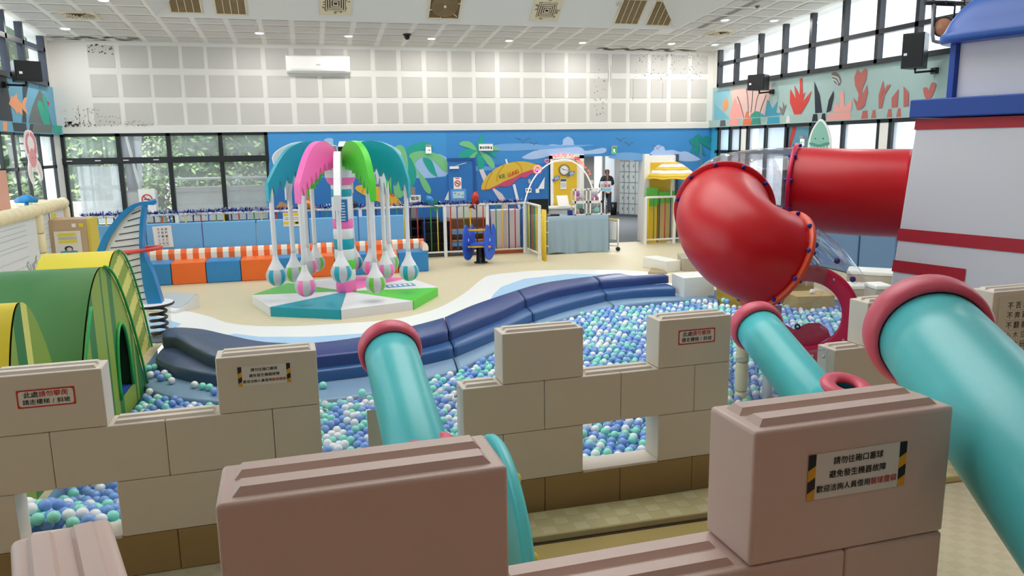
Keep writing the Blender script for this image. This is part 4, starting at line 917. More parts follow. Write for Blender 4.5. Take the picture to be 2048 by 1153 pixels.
# ================================================================== the green tunnel hills at the left
HG, HD, HY2, HL = mat('hill_green', '7DA52F', .5), mat('hill_dark_green', '2F7A3C', .5), mat('hill_pale_yellow', 'E6DF72', .5), mat('hill_olive', '8DA63A', .5)
HYB, HTRIM = mat('hill_yellow_roof', 'E3CE2E', .5), mat('hill_trim_green', '1FA94A', .4)
def hill(name, label, X, ya, y0, y1, zt_, zb, roof, stripes, x_left, hole=None, trim='both', trimtop=1.0, slant=None):
    """arched tunnel: end face in the plane x = X, from y0 to y1 with its apex at ya"""
    t = thing(name, label, 'play tunnel', (X, ya, zb), group='green and yellow hill tunnels')
    H = zt_-zb
    def zz(y):
        w = (ya-y0) if y < ya else (y1-ya); return zb+H*max(0, 1-(abs(y-ya)/w)**1.9)
    N = 60; out = [(y0+(y1-y0)*i/N) for i in range(N+1)]
    b = MB()     # the roof
    for i in range(N):
        a, c = out[i], out[i+1]
        b.add([(X-.012, a, zz(a)), (X-.012, c, zz(c)), (x_left, c, zz(c)), (x_left, a, zz(a))], [(0, 1, 2, 3)], roof, True)
    b.poly([(x_left, y, zz(y)) for y in out]+[(x_left, y1, zb-.2), (x_left, y0, zb-.2)], roof)
    b.build('roof', t, weld=True)
    # the striped face, cut into vertical slices; each slice takes the colour of its stripe
    b = MB(); ys = sorted(set([y0+(y1-y0)*i/150 for i in range(151)]+([hole[0], hole[1]] if hole else [])))
    zb2 = min(zb, -.12)
    for a, c in zip(ys[:-1], ys[1:]):
        ym = (a+c)/2
        def spans(lo, hi):
            n = max(1, int((hi-lo)/.03)) if slant else 1
            for q in range(n):
                z0_, z1_ = lo+(hi-lo)*q/n, lo+(hi-lo)*(q+1)/n
                u = ym+(slant or 0)*((z0_+z1_)/2-zb)
                mt = stripes[-1][1]
                for lim, m_ in stripes:
                    if u < lim: mt = m_; break
                yield z0_, z1_, mt
        top0, top1 = zz(a), zz(c)
        bot = zb2
        if hole and hole[0] <= ym <= hole[1]:
            h0, h1, hz0, hz1 = hole; w = (h1-h0)/2; ht = hz0+(hz1-hz0)*math.sqrt(max(0, 1-(abs(ym-(h0+h1)/2)/w)**2.6))
            for z0_, z1_, mt in spans(bot, hz0): b.poly([(X, a, z0_), (X, c, z0_), (X, c, z1_), (X, a, z1_)], mt)
            bot = max(hz0, ht)
        if min(top0, top1) < bot: continue
        sp = list(spans(bot, (top0+top1)/2))
        for q, (z0_, z1_, mt) in enumerate(sp):
            la = q == len(sp)-1
            b.poly([(X, a, z0_), (X, c, z0_), (X, c, top1 if la else z1_), (X, a, top0 if la else z1_)], mt)
    b.build('striped_face', t)
    for side in (('near', 'far') if trim == 'both' else (trim,) if trim else ()):
        yy = [y for y in out if (y <= y0+(ya-y0)*.62 if side == 'near' else y >= ya+.0)]
        b = MB(); b.tube([(X+.02, y, zz(y)) for y in yy], .013, HTRIM, 8); b.build('edge_trim', t)
    if hole:
        h0, h1, hz0, hz1 = hole; w = (h1-h0)/2; yc = (h0+h1)/2
        arch = [(X+.01, yc-w*math.cos(a), hz0+(hz1-hz0)*abs(math.sin(a))**.75) for a in [math.pi*i/24 for i in range(25)]]
        b = MB(); b.tube(arch, .018, HTRIM, 8); b.build('arch_trim', t)
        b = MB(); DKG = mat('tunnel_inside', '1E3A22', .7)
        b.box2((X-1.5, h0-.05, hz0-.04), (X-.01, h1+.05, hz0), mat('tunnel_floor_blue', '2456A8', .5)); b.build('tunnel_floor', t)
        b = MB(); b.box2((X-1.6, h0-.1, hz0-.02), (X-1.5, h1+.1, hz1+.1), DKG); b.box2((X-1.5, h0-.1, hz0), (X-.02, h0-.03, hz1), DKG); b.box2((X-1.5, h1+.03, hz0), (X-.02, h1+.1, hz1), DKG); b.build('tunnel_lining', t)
        o = bpy.data.objects.new('pit_ball', BMESH['blue']); COL.objects.link(o); o.location = (X-.16, h0+.1, hz0+.042)
        tag(o, 'blue plastic ball lying in the dark tunnel doorway of the green hill', 'ball')
    return t
hill('hill_tunnel', 'light green hill tunnel with vertical stripes nearest the left edge', -2.06, 6.12, 5.5, 6.95, 1.44, 0, HYB, [(5.62, HY2), (5.95, HL), (6.13, HD), (6.24, HY2), (9, HL)], -3.3, trim=None)
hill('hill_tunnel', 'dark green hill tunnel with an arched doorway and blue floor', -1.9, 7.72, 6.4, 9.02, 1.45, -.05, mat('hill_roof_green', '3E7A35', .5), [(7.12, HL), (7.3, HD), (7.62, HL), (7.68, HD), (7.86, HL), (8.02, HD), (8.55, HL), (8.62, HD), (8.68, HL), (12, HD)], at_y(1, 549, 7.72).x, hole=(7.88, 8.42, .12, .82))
hill('hill_tunnel', 'yellow roofed hill tunnel with diagonal green and pale yellow stripes', -2.12, 9.3, 8.1, 10.55, 1.41, -.02, HYB, [(4.2+.5*i, HY2 if i % 2 == 0 else HL) for i in range(14)], at_y(88, 508, 9.3).x, slant=-2.7, trim='far')

# ================================================================== net cage with padded posts at the left
PAD = mat('cream_padding', 'E9DDB6', .5, bump=.06, bscale=30); NET = mat('white_mesh_sheet', 'DDE1E4', .7, bump=.3, bscale=300)
def padded(b, a, c, r, step=.3):
    a = Vector(a); c = Vector(c); n = max(1, round((c-a).length/step))
    for i in range(n):
        p, q = a.lerp(c, i/n), a.lerp(c, (i+1)/n); e = (q-p).normalized()
        b.tube([p+e*.004, p+e*.03, p.lerp(q, .5), q-e*.03, q-e*.004], [r*.86, r, r*1.03, r, r*.86], PAD, 14)
def on_line(px, py, A, B):
    """point of the vertical plane through A and B seen at the pixel"""
    d = ray(px, py); e = Vector((B[0]-A[0], B[1]-A[1], 0)); n = Vector((-e.y, e.x, 0)); t = (Vector((A[0], A[1], 0))-CAM).dot(n)/d.dot(n); return CAM+d*t
PA, PB, P0 = at_z(72, 421, 1.6), at_z(127, 406, 1.6), at_z(-30, 445, 1.6)
zt_ = 1.6
cage = thing('net_cage', 'play cage of white netting with cream padded posts behind the yellow hill', 'play cage', (PA.x, PA.y, 0))
b = MB(); padded(b, (P0.x, P0.y, zt_), (PA.x, PA.y, zt_), .1); padded(b, (PA.x, PA.y, zt_), (PB.x, PB.y, zt_), .1); b.build('top_rail', cage)
b = MB(); padded(b, (PB.x, PB.y, zt_), (PB.x-1.3, PB.y+.4, zt_), .06); b.build('top_rail', cage)
for P in (PA, PB):
    b = MB(); padded(b, (P.x, P.y, 0), (P.x, P.y, zt_-.06), .085, .33); b.build('post', cage)
for A_, B_ in ((P0, PA), (PA, PB)):
    b = MB(); e = Vector((B_.x-A_.x, B_.y-A_.y, 0)).normalized(); M = frame((A_.x, A_.y, 0), e, (0, 0, 1)); L = (Vector((B_.x, B_.y, 0))-Vector((A_.x, A_.y, 0))).length
    b.box2((.09, .1, -.004), (L-.09, zt_-.08, .004), NET, M)
    LN = mat('sheet_line', 'A9AFB6', .8)
    for z in (1.42, 1.34, 1.27, 1.16, 1.1, .95, .82): b.box2((.12, z, .005), (L*.72, z+.005, .007), LN, M)
    b.build('netting', cage)
    if A_ is P0: b = MB(); b.text('Surf', M @ Matrix.Translation((L-.5, .78, .009)) @ Matrix.Rotation(.1, 4, 'Z'), .3, LN, bold=-.012); b.build('faint_lettering', cage)
def swim_notice(name, M, w, h, label, bgc):
    b = MB(); b.box((0, 0, -.003), (w, h, .006), mat('notice_'+bgc, bgc, .5), M)
    b.box((-.02*w, h*.37, .001), (w*.7, h*.12, .002), mat('notice_yellow', 'E9D93A', .5), M); b.box((0, .02*h+h*.1, .001), (w*.7, h*.1, .002), mat('notice_yellow', 'E9D93A', .5), M)
    for i in range(3): b.box((0, h*(.27-.035*i), .001), (w*.7, .006, .002), mat('notice_line', '8C9AA6', .6), M)
    b.add([(w*.34*math.cos(a), -h*.3+h*.14*math.sin(a)*(1+.25*math.sin(5*a)), .002) for a in [2*math.pi*i/30 for i in range(30)]], [tuple(range(30))], mat('notice_water', '4A98CE', .5), M=M)
    b.add([(w*.16*math.cos(a), -h*.13+h*.09*math.sin(a), .0025) for a in [2*math.pi*i/20 for i in range(20)]], [tuple(range(20))], mat('notice_hair', '1E2330', .5), M=M)
    b.add([(.02*w+w*.1*math.cos(a), -h*.16+h*.07*math.sin(a), .003) for a in [2*math.pi*i/20 for i in range(20)]], [tuple(range(20))], mat('notice_skin', 'E8CBB6', .5), M=M)
    return tag(b.build(name), label, 'notice')
e = Vector((PB.x-PA.x, PB.y-PA.y, 0)).normalized(); q = on_line(109, 466, PA, PB)
swim_notice('notice_poster', frame((q.x+.02*e.y, q.y-.02*e.x, q.z), e, (0, 0, 1)), .5, .75, 'pale blue notice with yellow headings hung on the cage netting', 'DCE9EE')
c0 = at_y(178, 438, 14.2)
cb = thing('cabinet', 'tan cabinet with a yellow edge behind the cream cage posts', 'cabinet', (c0.x-.3, 14.4, 0))
b = MB(); b.box2((c0.x-.65, 14.2, 0), (c0.x-.04, 14.7, c0.z), mat('tan_panel', 'C3A88A', .6)); b.build('body', cb, .006)
b = MB(); b.box2((c0.x-.04, 14.19, 0), (c0.x, 14.71, c0.z), mat('yellow_edge', 'D9C23E', .5)); b.build('edge', cb)
b = MB(); b.box((c0.x-.13, 14.195, c0.z-.1), (.07, .006, .06), mat('sign_yellow', 'EBD43A', .5)); b.box((c0.x-.24, 14.195, c0.z-.1), (.06, .006, .06), WHITE); b.build('label_plate', cb)
swim_notice('notice_poster', frame((c0.x-.35, 14.185, c0.z-.42), (1, 0, 0), (0, 0, 1)), .4, .46, 'white notice with a yellow heading stuck on the tan cabinet', 'E6E3DE')

# ================================================================== sail spring rider
SB, SW = mat('sail_blue', '1583C4', .35), mat('sail_white', 'E9EDF2', .5)
sr = thing('sail_rider', 'spring rider shaped like a white sail in a blue frame with a red ring', 'spring rider', (-2.1, 10.9, 0))
fy = lambda px, py: at_y(px, py, 10.9)
def ribbon(pts_l, pts_r, Y0, Y1, mt, name, parent):
    b = MB(); n = len(pts_l); o = [(p.x, p.z) for p in pts_l]+[(p.x, p.z) for p in reversed(pts_r)]
    b.prism(o, Y1-Y0, mt, frame((0, Y1, 0), (1, 0, 0), (0, 0, 1))); return b.build(name, parent, .006)
lo = smoothpath([fy(*p) for p in ((196, 502), (210, 470), (234, 437), (258, 414), (282, 404), (308, 403))], 6)
li = smoothpath([fy(*p) for p in ((210, 502), (222, 475), (244, 442), (268, 418), (288, 410), (310, 410))], 6)
ribbon(lo, li, 10.83, 10.97, SB, 'mast_frame', sr)
ri = smoothpath([fy(*p) for p in ((287, 411), (282, 450), (282, 500), (288, 560), (298, 605), (306, 612))], 6); ro = smoothpath([fy(*p) for p in ((293, 411), (290, 450), (289, 500), (308, 545), (322, 590), (328, 612))], 6)
ribbon(ri, ro, 10.8, 11.0, SB, 'stern_frame', sr)
sl = smoothpath([fy(*p) for p in ((288, 409), (262, 424), (240, 447), (222, 475), (212, 502), (212, 540), (225, 585), (255, 612))], 5); srr = smoothpath([fy(*p) for p in ((287, 411), (284, 450), (284, 480), (284, 500), (287, 530), (292, 560), (298, 590), (304, 612))], 5)
sail = ribbon(sl, srr, 10.88, 10.92, SW, 'sail', sr)
b = MB(); RB = mat('rib_black', '22262C', .5)
for i in range(14):
    y0 = 423+i*13.6; a = fy(255-abs(i-6)*2.0 if i > 5 else 265-i*8.5, y0+5); c = fy(282+max(0, i-8)*2, y0-2)
    b.tube([(a.x, 10.872, a.z), (c.x, 10.872, c.z)], .006, RB, 6)
b.build('rib', sail)
p = fy(278, 500); b = MB()
ring = [(p.x-.0+.27*math.cos(a), 10.9+.16*math.sin(a), p.z+.02*math.cos(a)) for a in [2*math.pi*i/36 for i in range(36)]]
b.tube(ring, .026, mat('ring_red', 'D84A44', .35), 10, closed=True); b.build('hand_ring', sr)
b = MB(); b.tube([fy(300, 405), fy(312, 402)], .03, SB, 8); b.build('mast_head', sr)
bp = fy(318, 610); b = MB(); b.lathe([(.001, 0), (.3, 0), (.31, .012), (.31, .026), (.3, .035), (.001, .035)], SW, 36, Matrix.Translation((bp.x-.12, 10.9, bp.z)), mts=[RB, RB, RB, RB, SW]); b.build('deck', sr)
b = MB(); cx = bp.x-.02; turns = 5; b.tube([(cx+.1*math.cos(t), 10.9+.1*math.sin(t), .05+(bp.z-.05)*t/(2*math.pi*turns)) for t in [2*math.pi*turns*i/120 for i in range(121)]], .02, BLACK, 8); b.build('spring', sr)
b = MB(); b.lathe([(.001, 0), (.2, 0), (.2, .03), (.12, .06), (.001, .06)], mat('ground_plate', '6E7C88', .4), 24, Matrix.Translation((cx, 10.9, 0))); b.build('base', sr)
b = MB(); b.lathe([(.15, .02), (.15, bp.z-.02)], ACRYL, 28, Matrix.Translation((cx, 10.9, 0))); b.build('clear_guard', sr)
q = fy(215, 404); b = MB()
# a little padded ramp beside it
RP = [at_z(*p, 0) for p in ((352, 628), (400, 615), (397, 606), (350, 612))]
wd_ = thing('padded_ramp', 'small white wedge cushion on the floor beside the sail rider', 'cushion', (RP[0].x, RP[0].y, 0))
a, c = RP[0], RP[1]; ex = (c-a).normalized(); M = frame(a, ex, (0, 0, 1)); L = (c-a).length
b = MB(); b.prism([(0, 0), (L, 0), (L, .2), (L*.85, .21), (L*.55, .12), (L*.2, .07), (0, .05)], -.6, WVINYL, M); b.build('foam_body', wd_, .015)
b = MB(); b.prism([(L*.2, .072), (L*.55, .122), (L*.85, .212), (L*.97, .212), (L*.97, .216), (L*.85, .218), (L*.55, .128), (L*.2, .078)], -.58, mat('grey_top', 'B4BFC6', .45), M @ Matrix.Translation((0, 0, -.01))); b.build('top_cover', wd_)

# ================================================================== palm carousel
PC = Vector((.49, 12.92, 0)); pal = thing('palm_carousel', 'soft palm tree carousel with coloured fronds on an octagonal platform', 'carousel', PC)
R8 = 1.53; VO = [Vector((PC.x+R8*math.cos(rad(354+45*i)), PC.y+R8*math.sin(rad(354+45*i)), 0)) for i in range(8)]
wc8 = [WVINYL, PINKV, WVINYL, mat('grass_vinyl', '63C24C', .4, bump=.1, bscale=18), WVINYL, TEALV, WVINYL, LIME]
for i in range(8):
    a, c = VO[i], VO[(i+1) % 8]; ct = PC.copy()
    b = MB(); P = [ct, a, c]; cen = (ct+a+c)/3; P = [v+(cen-v)*.006 for v in P]
    b.prism([(v.x, v.y) for v in P], .145, wc8[i]); b.build('platform_wedge', pal, .02, 3)
b = MB(); bands = [(.145, 'pink'), (.34, 'w'), (.52, 'lime'), (.68, 'w'), (.86, 'teal'), (1.03, 'w'), (1.2, 'pink'), (1.36, 'w'), (1.72, 'teal'), (1.84, 'w'), (1.92, None)]
CM = {'pink': PINKV, 'w': WVINYL, 'lime': LIME, 'teal': TEALV}
for (z0, c), (z1, _) in zip(bands[:-1], bands[1:]): b.lathe([(.155, z0), (.165, z0+.02), (.166, (z0+z1)/2), (.165, z1-.02), (.155, z1)], CM[c], 28, Matrix.Translation(PC))
b.build('trunk', pal)
b = MB(); b.lathe([(.155, 1.9), (.21, 1.95), (.245, 2.03), (.25, 2.14), (.25, 2.2)], WVINYL, 32, Matrix.Translation(PC), mts=[PINKV, PINKV, WVINYL, WVINYL]); b.lathe([(.001, 2.2), (.25, 2.2)], WVINYL, 32, Matrix.Translation(PC)); b.build('crown_bowl', pal)
b = MB(); b.box((PC.x-.02, PC.y, 2.32), (.16, .16, .24), mat('motor_grey', '5E5A55', .5)); b.box((PC.x+.03, PC.y-.085, 2.46), (.1, .02, .12), BLACK); b.box((PC.x-.08, PC.y-.08, 2.44), (.08, .05, .2), CHROME); b.build('motor_box', pal, .01)
b = MB(); b.box((PC.x-.02, PC.y-.17, 1.5), (.2, .012, .36), mat('notice_blue', '2E78B8', .5))
for i in range(7): b.box((PC.x-.03+.01*(i % 2), PC.y-.178, 1.62-i*.045), (.13, .004, .014), WHITE)
b.build('instruction_panel', pal)
arms = [(553, 552, 12.3, 'blue'), (611, 573, 11.85, 'pink'), (683, 545, 11.62, 'blue'), (751, 567, 11.85, 'lime'), (818, 543, 12.4, 'blue'), (589, 546, 12.75, 'lime'), (617, 533, 13.5, 'pink'), (632, 526, 13.95, 'lime'), (708, 525, 14.15, 'blue'), (742, 533, 13.95, 'pink'), (771, 540, 13.1, 'pink'), (780, 525, 13.6, 'lime')]
BC = {'blue': TEALV, 'pink': PINKV, 'lime': mat('ball_lime', '6CBF36', .35)}
SILV = mat('silver_vinyl', 'C2C5CA', .3)
for k, (px, py, Y, cn) in enumerate(arms):
    bc = at_y(px, py, Y); d = Vector((bc.x-PC.x, bc.y-PC.y, 0)); R = d.length; d.normalize()
    top = [PC+d*r+Vector((0, 0, z-(.14 if k == 2 else 0))) for r, z in ((.12, 2.12), (.25, 2.34), (.5, 2.45), (.8, 2.38), (1.0, 2.2), (R, 1.95))]
    cd_ = smoothpath(top, 5)+[Vector((bc.x, bc.y, z)) for z in (1.6, 1.2, .9)]+[Vector((bc.x, bc.y, bc.z+.33))]
    b = MB(); n = len(cd_); b.tube(cd_, [.042 if i < 26 else .036 for i in range(n)], WVINYL, 10); b.build('arm', pal)
    # frond : a flat quilted leaf in the vertical plane of the arm, fringed along its lower edge
    if k in (2, 5, 8, 10): fcol = WVINYL
    else: fcol = BC[cn] if cn != 'lime' else LIME
    tp = smoothpath([(.1, 2.22, 0), (.22, 2.46, 0), (.48, 2.6, 0), (.8, 2.56, 0), (1.05, 2.36, 0), (R+.06, 1.98, 0)], 5); lowp = []
    for i in range(19):
        f = i/18; x = R+.06-(R-.04)*f; base = 1.88+.4*min(1, f*1.6)**.8-(.1 if k == 2 else 0); lowp.append((x, base-(.0 if i % 2 else .19*(1-.4*f)), 0))
    if k == 2: tp = [Vector((v.x, v.y-.16, 0)) for v in tp]
    o2 = [(v.x, v.y) for v in tp]+[(v[0], v[1]) for v in lowp]
    M = frame(PC+Vector((0, 0, 0))+Vector((-d.y, d.x, 0))*.05, d, (0, 0, 1))
    b = MB(); b.prism(o2, .1, fcol, M); b.build('frond', pal, .015)
    Rb = .16; b = MB(); b.ball(bc, Rb, None, 24, 14, stripes=[BC[cn], SILV]*5); hb = b.build('hanging_ball', pal)
    b = MB(); b.lathe([(.124, .1), (.115, .125), (.075, .19), (.046, .26), (.036, .33)], WVINYL, 18, Matrix.Translation(bc)); b.build('ball_cap', hb)
b = MB(); q = at_z(800, 571, .15); M = Matrix.Translation((q.x, q.y, .149)) @ Matrix.Rotation(rad(8), 4, 'Z'); b.box((0, 0, 0), (.5, .26, .004), mat('placard_blue', '5C9BD2', .5), M)
for i in range(5): b.box((-.18+.09*i, .0, .003), (.05, .16, .003), WHITE, M)
tag(b.build('placard'), 'blue and white placard lying on the carousel platform', 'placard')

# ================================================================== bench along the far side
BY = 15.42
bx = [at_y(x, 545, BY).x for x in (272, 342, 412, 482, 550, 610, 671, 737, 798, 858.5)]
bx = [2*bx[0]-bx[1]]+bx
for i in range(len(bx)-1):
    bl = i % 2 == 0
    # blue and orange take turns, ending blue at the right
    bl = (len(bx)-2-i) % 2 == 0
    b = MB(); b.box2((bx[i]+.004, BY, 0), (bx[i+1]-.004, BY+.48, .42), BBLUE if bl else ORNG)
    o = b.build('bench_block', None, .025, 3)
    pos = ['leftmost, behind the sail rider', 'second from the left', 'third from the left', 'fourth from the left', 'fifth from the left', 'sixth from the left', 'seventh from the left behind the carousel trunk', 'third from the right end', 'second from the right end', 'at the right end of the row', 'x'][i]
    tag(o, ('blue' if bl else 'orange')+' padded bench block '+pos, 'bench block', 'bench blocks along the far panels')
bk_ = thing('striped_backrest', 'long orange and cream striped padded backrest along the bench', 'backrest', (0, BY+.58, 0))
b = MB(); CRM = mat('cream_vinyl', 'F1EAD8', .45); x = bx[0]; i = 0
M = frame((0, 0, 0), (0, 1, 0), (0, 0, 1))
prof = [(BY+.485, .0), (BY+.685, .0), (BY+.685, .53), (BY+.66, .585), (BY+.585, .61), (BY+.51, .585), (BY+.485, .53)]
while x < bx[-1]-.12:
    b.prism(prof, .11, ORNG if i % 2 == 0 else CRM, M @ Matrix.Translation((0, 0, x))); x += .11; i += 1
b.build('cushion', bk_)
b = MB(); M = frame((0, 0, 0), (1, 0, 0), (0, 0, 1)); X1 = bx[-1]; i = 0; y = BY+.4
prof = [(X1-.12, .425), (X1, .425), (X1, .5), (X1-.02, .56), (X1-.06, .58), (X1-.1, .56), (X1-.12, .5)]
while y > BY+.02:
    b.prism([(a, c-.0*(1)) for a, c in prof], .05, ORNG if i % 2 == 0 else CRM, M @ Matrix.Translation((0, 0, -y))); y -= .05; i += 1
b.build('return_cushion', bk_)
pxs = [178, 292, 405, 513, 618, 717, 808]
PX = [at_y(x, 460, 16.2).x for x in pxs]
PX = [PX[0]-1.0]+PX
for i in range(len(PX)-1):
    b = MB(); b.box2((PX[i]+.006, 16.15, .02), (PX[i+1]-.006, 16.25, 1.1), SBLUE); o = b.build('wall_pad', None, .02)
    tag(o, 'sky blue padded barrier panel '+['at the far left corner', 'behind the sail', 'with the white rules sign', 'left of the yellow notice', 'behind the left hanging cords', 'behind the carousel trunk', 'at the right end before the open railing'][i], 'padded panel', 'sky blue barrier panels behind the bench')
q = at_y(326, 474, 16.14); rules_board(frame((q.x, 16.14, q.z), (1, 0, 0), (0, 0, 1)) @ Matrix.Rotation(rad(2), 4, 'Z'), .34, .42, 'white rules sign with rows of characters on the blue panel beside the sail', mat('board_white', 'E9EAEA', .5))
q = at_y(587, 439, 16.14); b = MB(); M = frame((q.x, 16.14, q.z), (1, 0, 0), (0, 0, 1)); b.box((0, 0, 0), (.4, .28, .006), mat('board_white', 'E9EAEA', .5), M); b.box((0, .1, .005), (.38, .06, .003), YEL, M); b.box((0, -.07, .005), (.38, .06, .003), YEL, M)
for i in range(2): b.box((0, .035-.035*i, .005), (.34, .012, .003), mat('notice_line', '8C9AA6', .6), M)
b.box((.06, -.07, .008), (.06, .04, .002), PBLACK, M); tag(b.build('notice_board'), 'white notice with two yellow bands on the blue panels left of the carousel', 'notice')
# ================================================================== the red and clear tube slide
sl_ = thing('tube_slide', 'big red tube slide with clear sections winding down into the ball pit', 'slide', (4.4, 6.9, -.1))
TR = .485
way = [at_d(1818, 388, 8.45), at_d(1710, 385, 8.72), at_d(1590, 379, 9.08), at_d(1520, 380, 9.2), at_d(1462, 392, 8.9), at_d(1448, 420, 8.35), at_d(1452, 452, 7.85), at_d(1487, 492, 7.55), at_d(1547, 522, 7.55), at_d(1600, 556, 7.75), at_d(1640, 600, 8.0), at_d(1650, 632, 8.15)]
wp = smoothpath(way, 12)
def tube_part(i0, i1, mt, name, r=TR, n=48):
    b = MB(); P = wp[i0*12:i1*12+1]; b.tube(P, r, mt, n, cap=False); o = b.build(name, sl_)
    if mt is not SHELL: md = o.modifiers.new('thickness', 'SOLIDIFY'); md.thickness = .012; md.offset = -1
    return o
tube_part(0, 2, RED, 'upper_tube'); tube_part(2, 5, SHELL, 'clear_bend'); tube_part(5, 8, RED, 'red_bend'); tube_part(8, 10, SHELL, 'clear_exit')
def flange(i, mt, name, bolts=0, R=TR+.05, w=.022, lab=None):
    p = wp[i*12]; d = (wp[min(i*12+1, len(wp)-1)]-wp[i*12-1]).normalized(); M = axis_frame(p, p+d)
    b = MB(); b.lathe([(TR-.004, -w), (R-.006, -w), (R, -w*.6), (R, w*.6), (R-.006, w), (TR-.004, w)], mt, 64, M); f = b.build(name, sl_)
    for k in range(bolts):
        a = 2*math.pi*k/bolts+.25; b = MB()
        for s in (-1, 1): b.ball(M @ Vector(((TR+.026)*math.cos(a), (TR+.026)*math.sin(a), s*(w+.008))), .022, mat('bolt_blue', '1E2E9A', .35), 10, 8)
        b.build('bolt_cap', f)
flange(2, MAGENTA, 'flange', 10); flange(5, RED, 'flange', 11); flange(8, mat('flange_orange_red', 'E2522F', .35), 'flange', 11)
# the lower half of the exit is a red trough, the seam a clear strip with blue caps
P = wp[8*12:10*12+1]
seam = [p+(-fw*.75+UP*.3+RT*.3).normalized()*(TR+.01) for p in P]
b = MB(); b.tube(seam, .02, ACRYL, 8); s1 = b.build('seam_strip', sl_)
for i in (3, 13, 22): 
    b = MB(); b.ball(seam[min(i, len(seam)-1)], .03, mat('bolt_blue', '1E2E9A', .35), 12, 8); b.build('bolt_cap', s1)
# round side panel: magenta ring with a clear scratched disc
cp = at_d(1612, 628, 7.35); nrm = (CAM-cp); nrm.z *= .55; nrm.normalize()
u = Vector((0, 0, 1)); r_ = u.cross(nrm).normalized(); MP = frame(cp, r_, u)
b = MB(); b.lathe([(.315, -.02), (.44, -.03), (.47, -.02), (.47, .0), (.44, .015), (.33, .012), (.315, .004), (.315, -.02)], MAGENTA, 64, MP); rg = b.build('ring_panel', sl_)
b = MB(); b.lathe([(.0005, -.004), (.32, -.004), (.32, .002), (.0005, .002)], ACRYL, 48, MP); dsc = b.build('clear_window', rg)
b = MB(); b.prism([(-.29, -.1), (-.2, -.12), (-.1, -.17), (.02, -.1), (.12, -.09), (.2, -.14), (.23, -.22), (.12, -.3), (0, -.325), (-.15, -.29), (-.26, -.2)], .015, MAGENTA, MP @ Matrix.Translation((0, 0, -.05))); b.build('exit_tongue', rg)
b = MB(); b.lathe([(.012, .003), (.028, .003), (.028, .008), (.012, .008), (.012, .003)], BLACK, 20, MP @ Matrix.Translation((-.07, -.13, 0))); b.build('grommet', rg)
b = MB()
for k in range(8):
    a = 2*math.pi*k/8+.2; b = MB(); b.ball(MP @ Vector((.41*math.cos(a), .41*math.sin(a), .016)), .014, CHROME, 8, 6); b.build('screw', rg)
b = MB(); ft = at_d(1660, 700, 7.5); b.box((cp.x+.12, cp.y+.2, cp.z-.56), (.7, .35, .14), mat('dark_foot', '4A4F58', .6)); b.build('exit_foot', sl_)
# padded post that carries it
pp = at_z(1481, 806, -.12); tp = at_d(1487, 612, pp.y/math.cos(YAW)*1.0)
b = MB(); padded(b, (pp.x, pp.y, -.3), (pp.x, pp.y, .62), .062, .27); tag(b.build('padded_post'), 'cream padded post standing in the balls beside the lower teal cannon', 'post')
pq = wp[8*12]+(Vector((0, 0, -1)))*.5
b = MB(); b.cyl((pq.x, pq.y, -.28), (pq.x, pq.y, pq.z+.06), .05, STEELW, 14); b.build('support_leg', sl_)
b = MB(); b.box((pq.x+.02, pq.y-.05, pq.z+.02), (.1, .06, .09), CHROME); b.build('bracket', sl_, .006)

# ================================================================== lighthouse
LA = at_d(1778, 585, 8.2); dirL = Vector((.28, -.96, 0)).normalized(); dirB = Vector((.96, .28, 0)).normalized()
lh = thing('lighthouse', 'white play lighthouse with red stripes, blue gallery slab and blue domed roof', 'play tower', (LA.x+.6, LA.y-.8, 0))
LW = mat('lighthouse_white', 'DEE1EA', .5); LR = mat('lighthouse_red', 'B3182E', .5); LBL = mat('lighthouse_blue', '1247A8', .4); LCAB = mat('cabin_panel', 'E6E6EE', .35)
WB_ = 1.75; cen = Vector((LA.x, LA.y, 0))+(dirL+dirB)*WB_/2
def corner(w): return cen-(dirL+dirB)*w/2
def at_corner(w, py):          # height of the pixel row on the near-left edge of a square of width w
    p = corner(w); lo, hi = -1.0, 7.0
    for _ in range(40):
        m_ = (lo+hi)/2; v = Vector((p.x, p.y, m_))-CAM
        if 576.5-F_PX*v.dot(UP)/v.dot(fw) > py: lo = m_
        else: hi = m_
    return lo
def width_for(px, py):         # square whose near-left edge passes through the pixel
    lo, hi = 0.2, 3.5
    for _ in range(40):
        w = (lo+hi)/2; p = corner(w); v = Vector((p.x, p.y, at_corner(w, py)))-CAM
        if 1024+F_PX*v.dot(RT)/v.dot(fw) < px: hi = w
        else: lo = w
    return w
def sq(w, z): return [cen+dirL*sx*w/2+dirB*sy*w/2+Vector((0, 0, z)) for sx, sy in ((-1, -1), (1, -1), (1, 1), (-1, 1))]
z0, WT = LA.z, width_for(1833, 240); z1 = at_corner(WT, 240)
def wat(z): return WB_+(WT-WB_)*(z-z0)/(z1-z0)
def zrow(py):
    z = 1.5
    for _ in range(6): z = at_corner(wat(z), py)
    return z
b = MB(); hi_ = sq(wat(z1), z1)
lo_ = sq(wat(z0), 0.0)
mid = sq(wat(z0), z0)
b.add(lo_+mid, [(0, 1, 5, 4), (1, 2, 6, 5), (2, 3, 7, 6), (3, 0, 4, 7)], mat('tower_shadow_gap', '6E6A66', .8))  # dark grey base paints the shadow gap under the tower
b.add(mid+hi_, [(0, 4, 5, 1), (1, 5, 6, 2), (2, 6, 7, 3), (3, 7, 4, 0), (4, 7, 6, 5)], LW); b.build('tower_body', lh, .02)
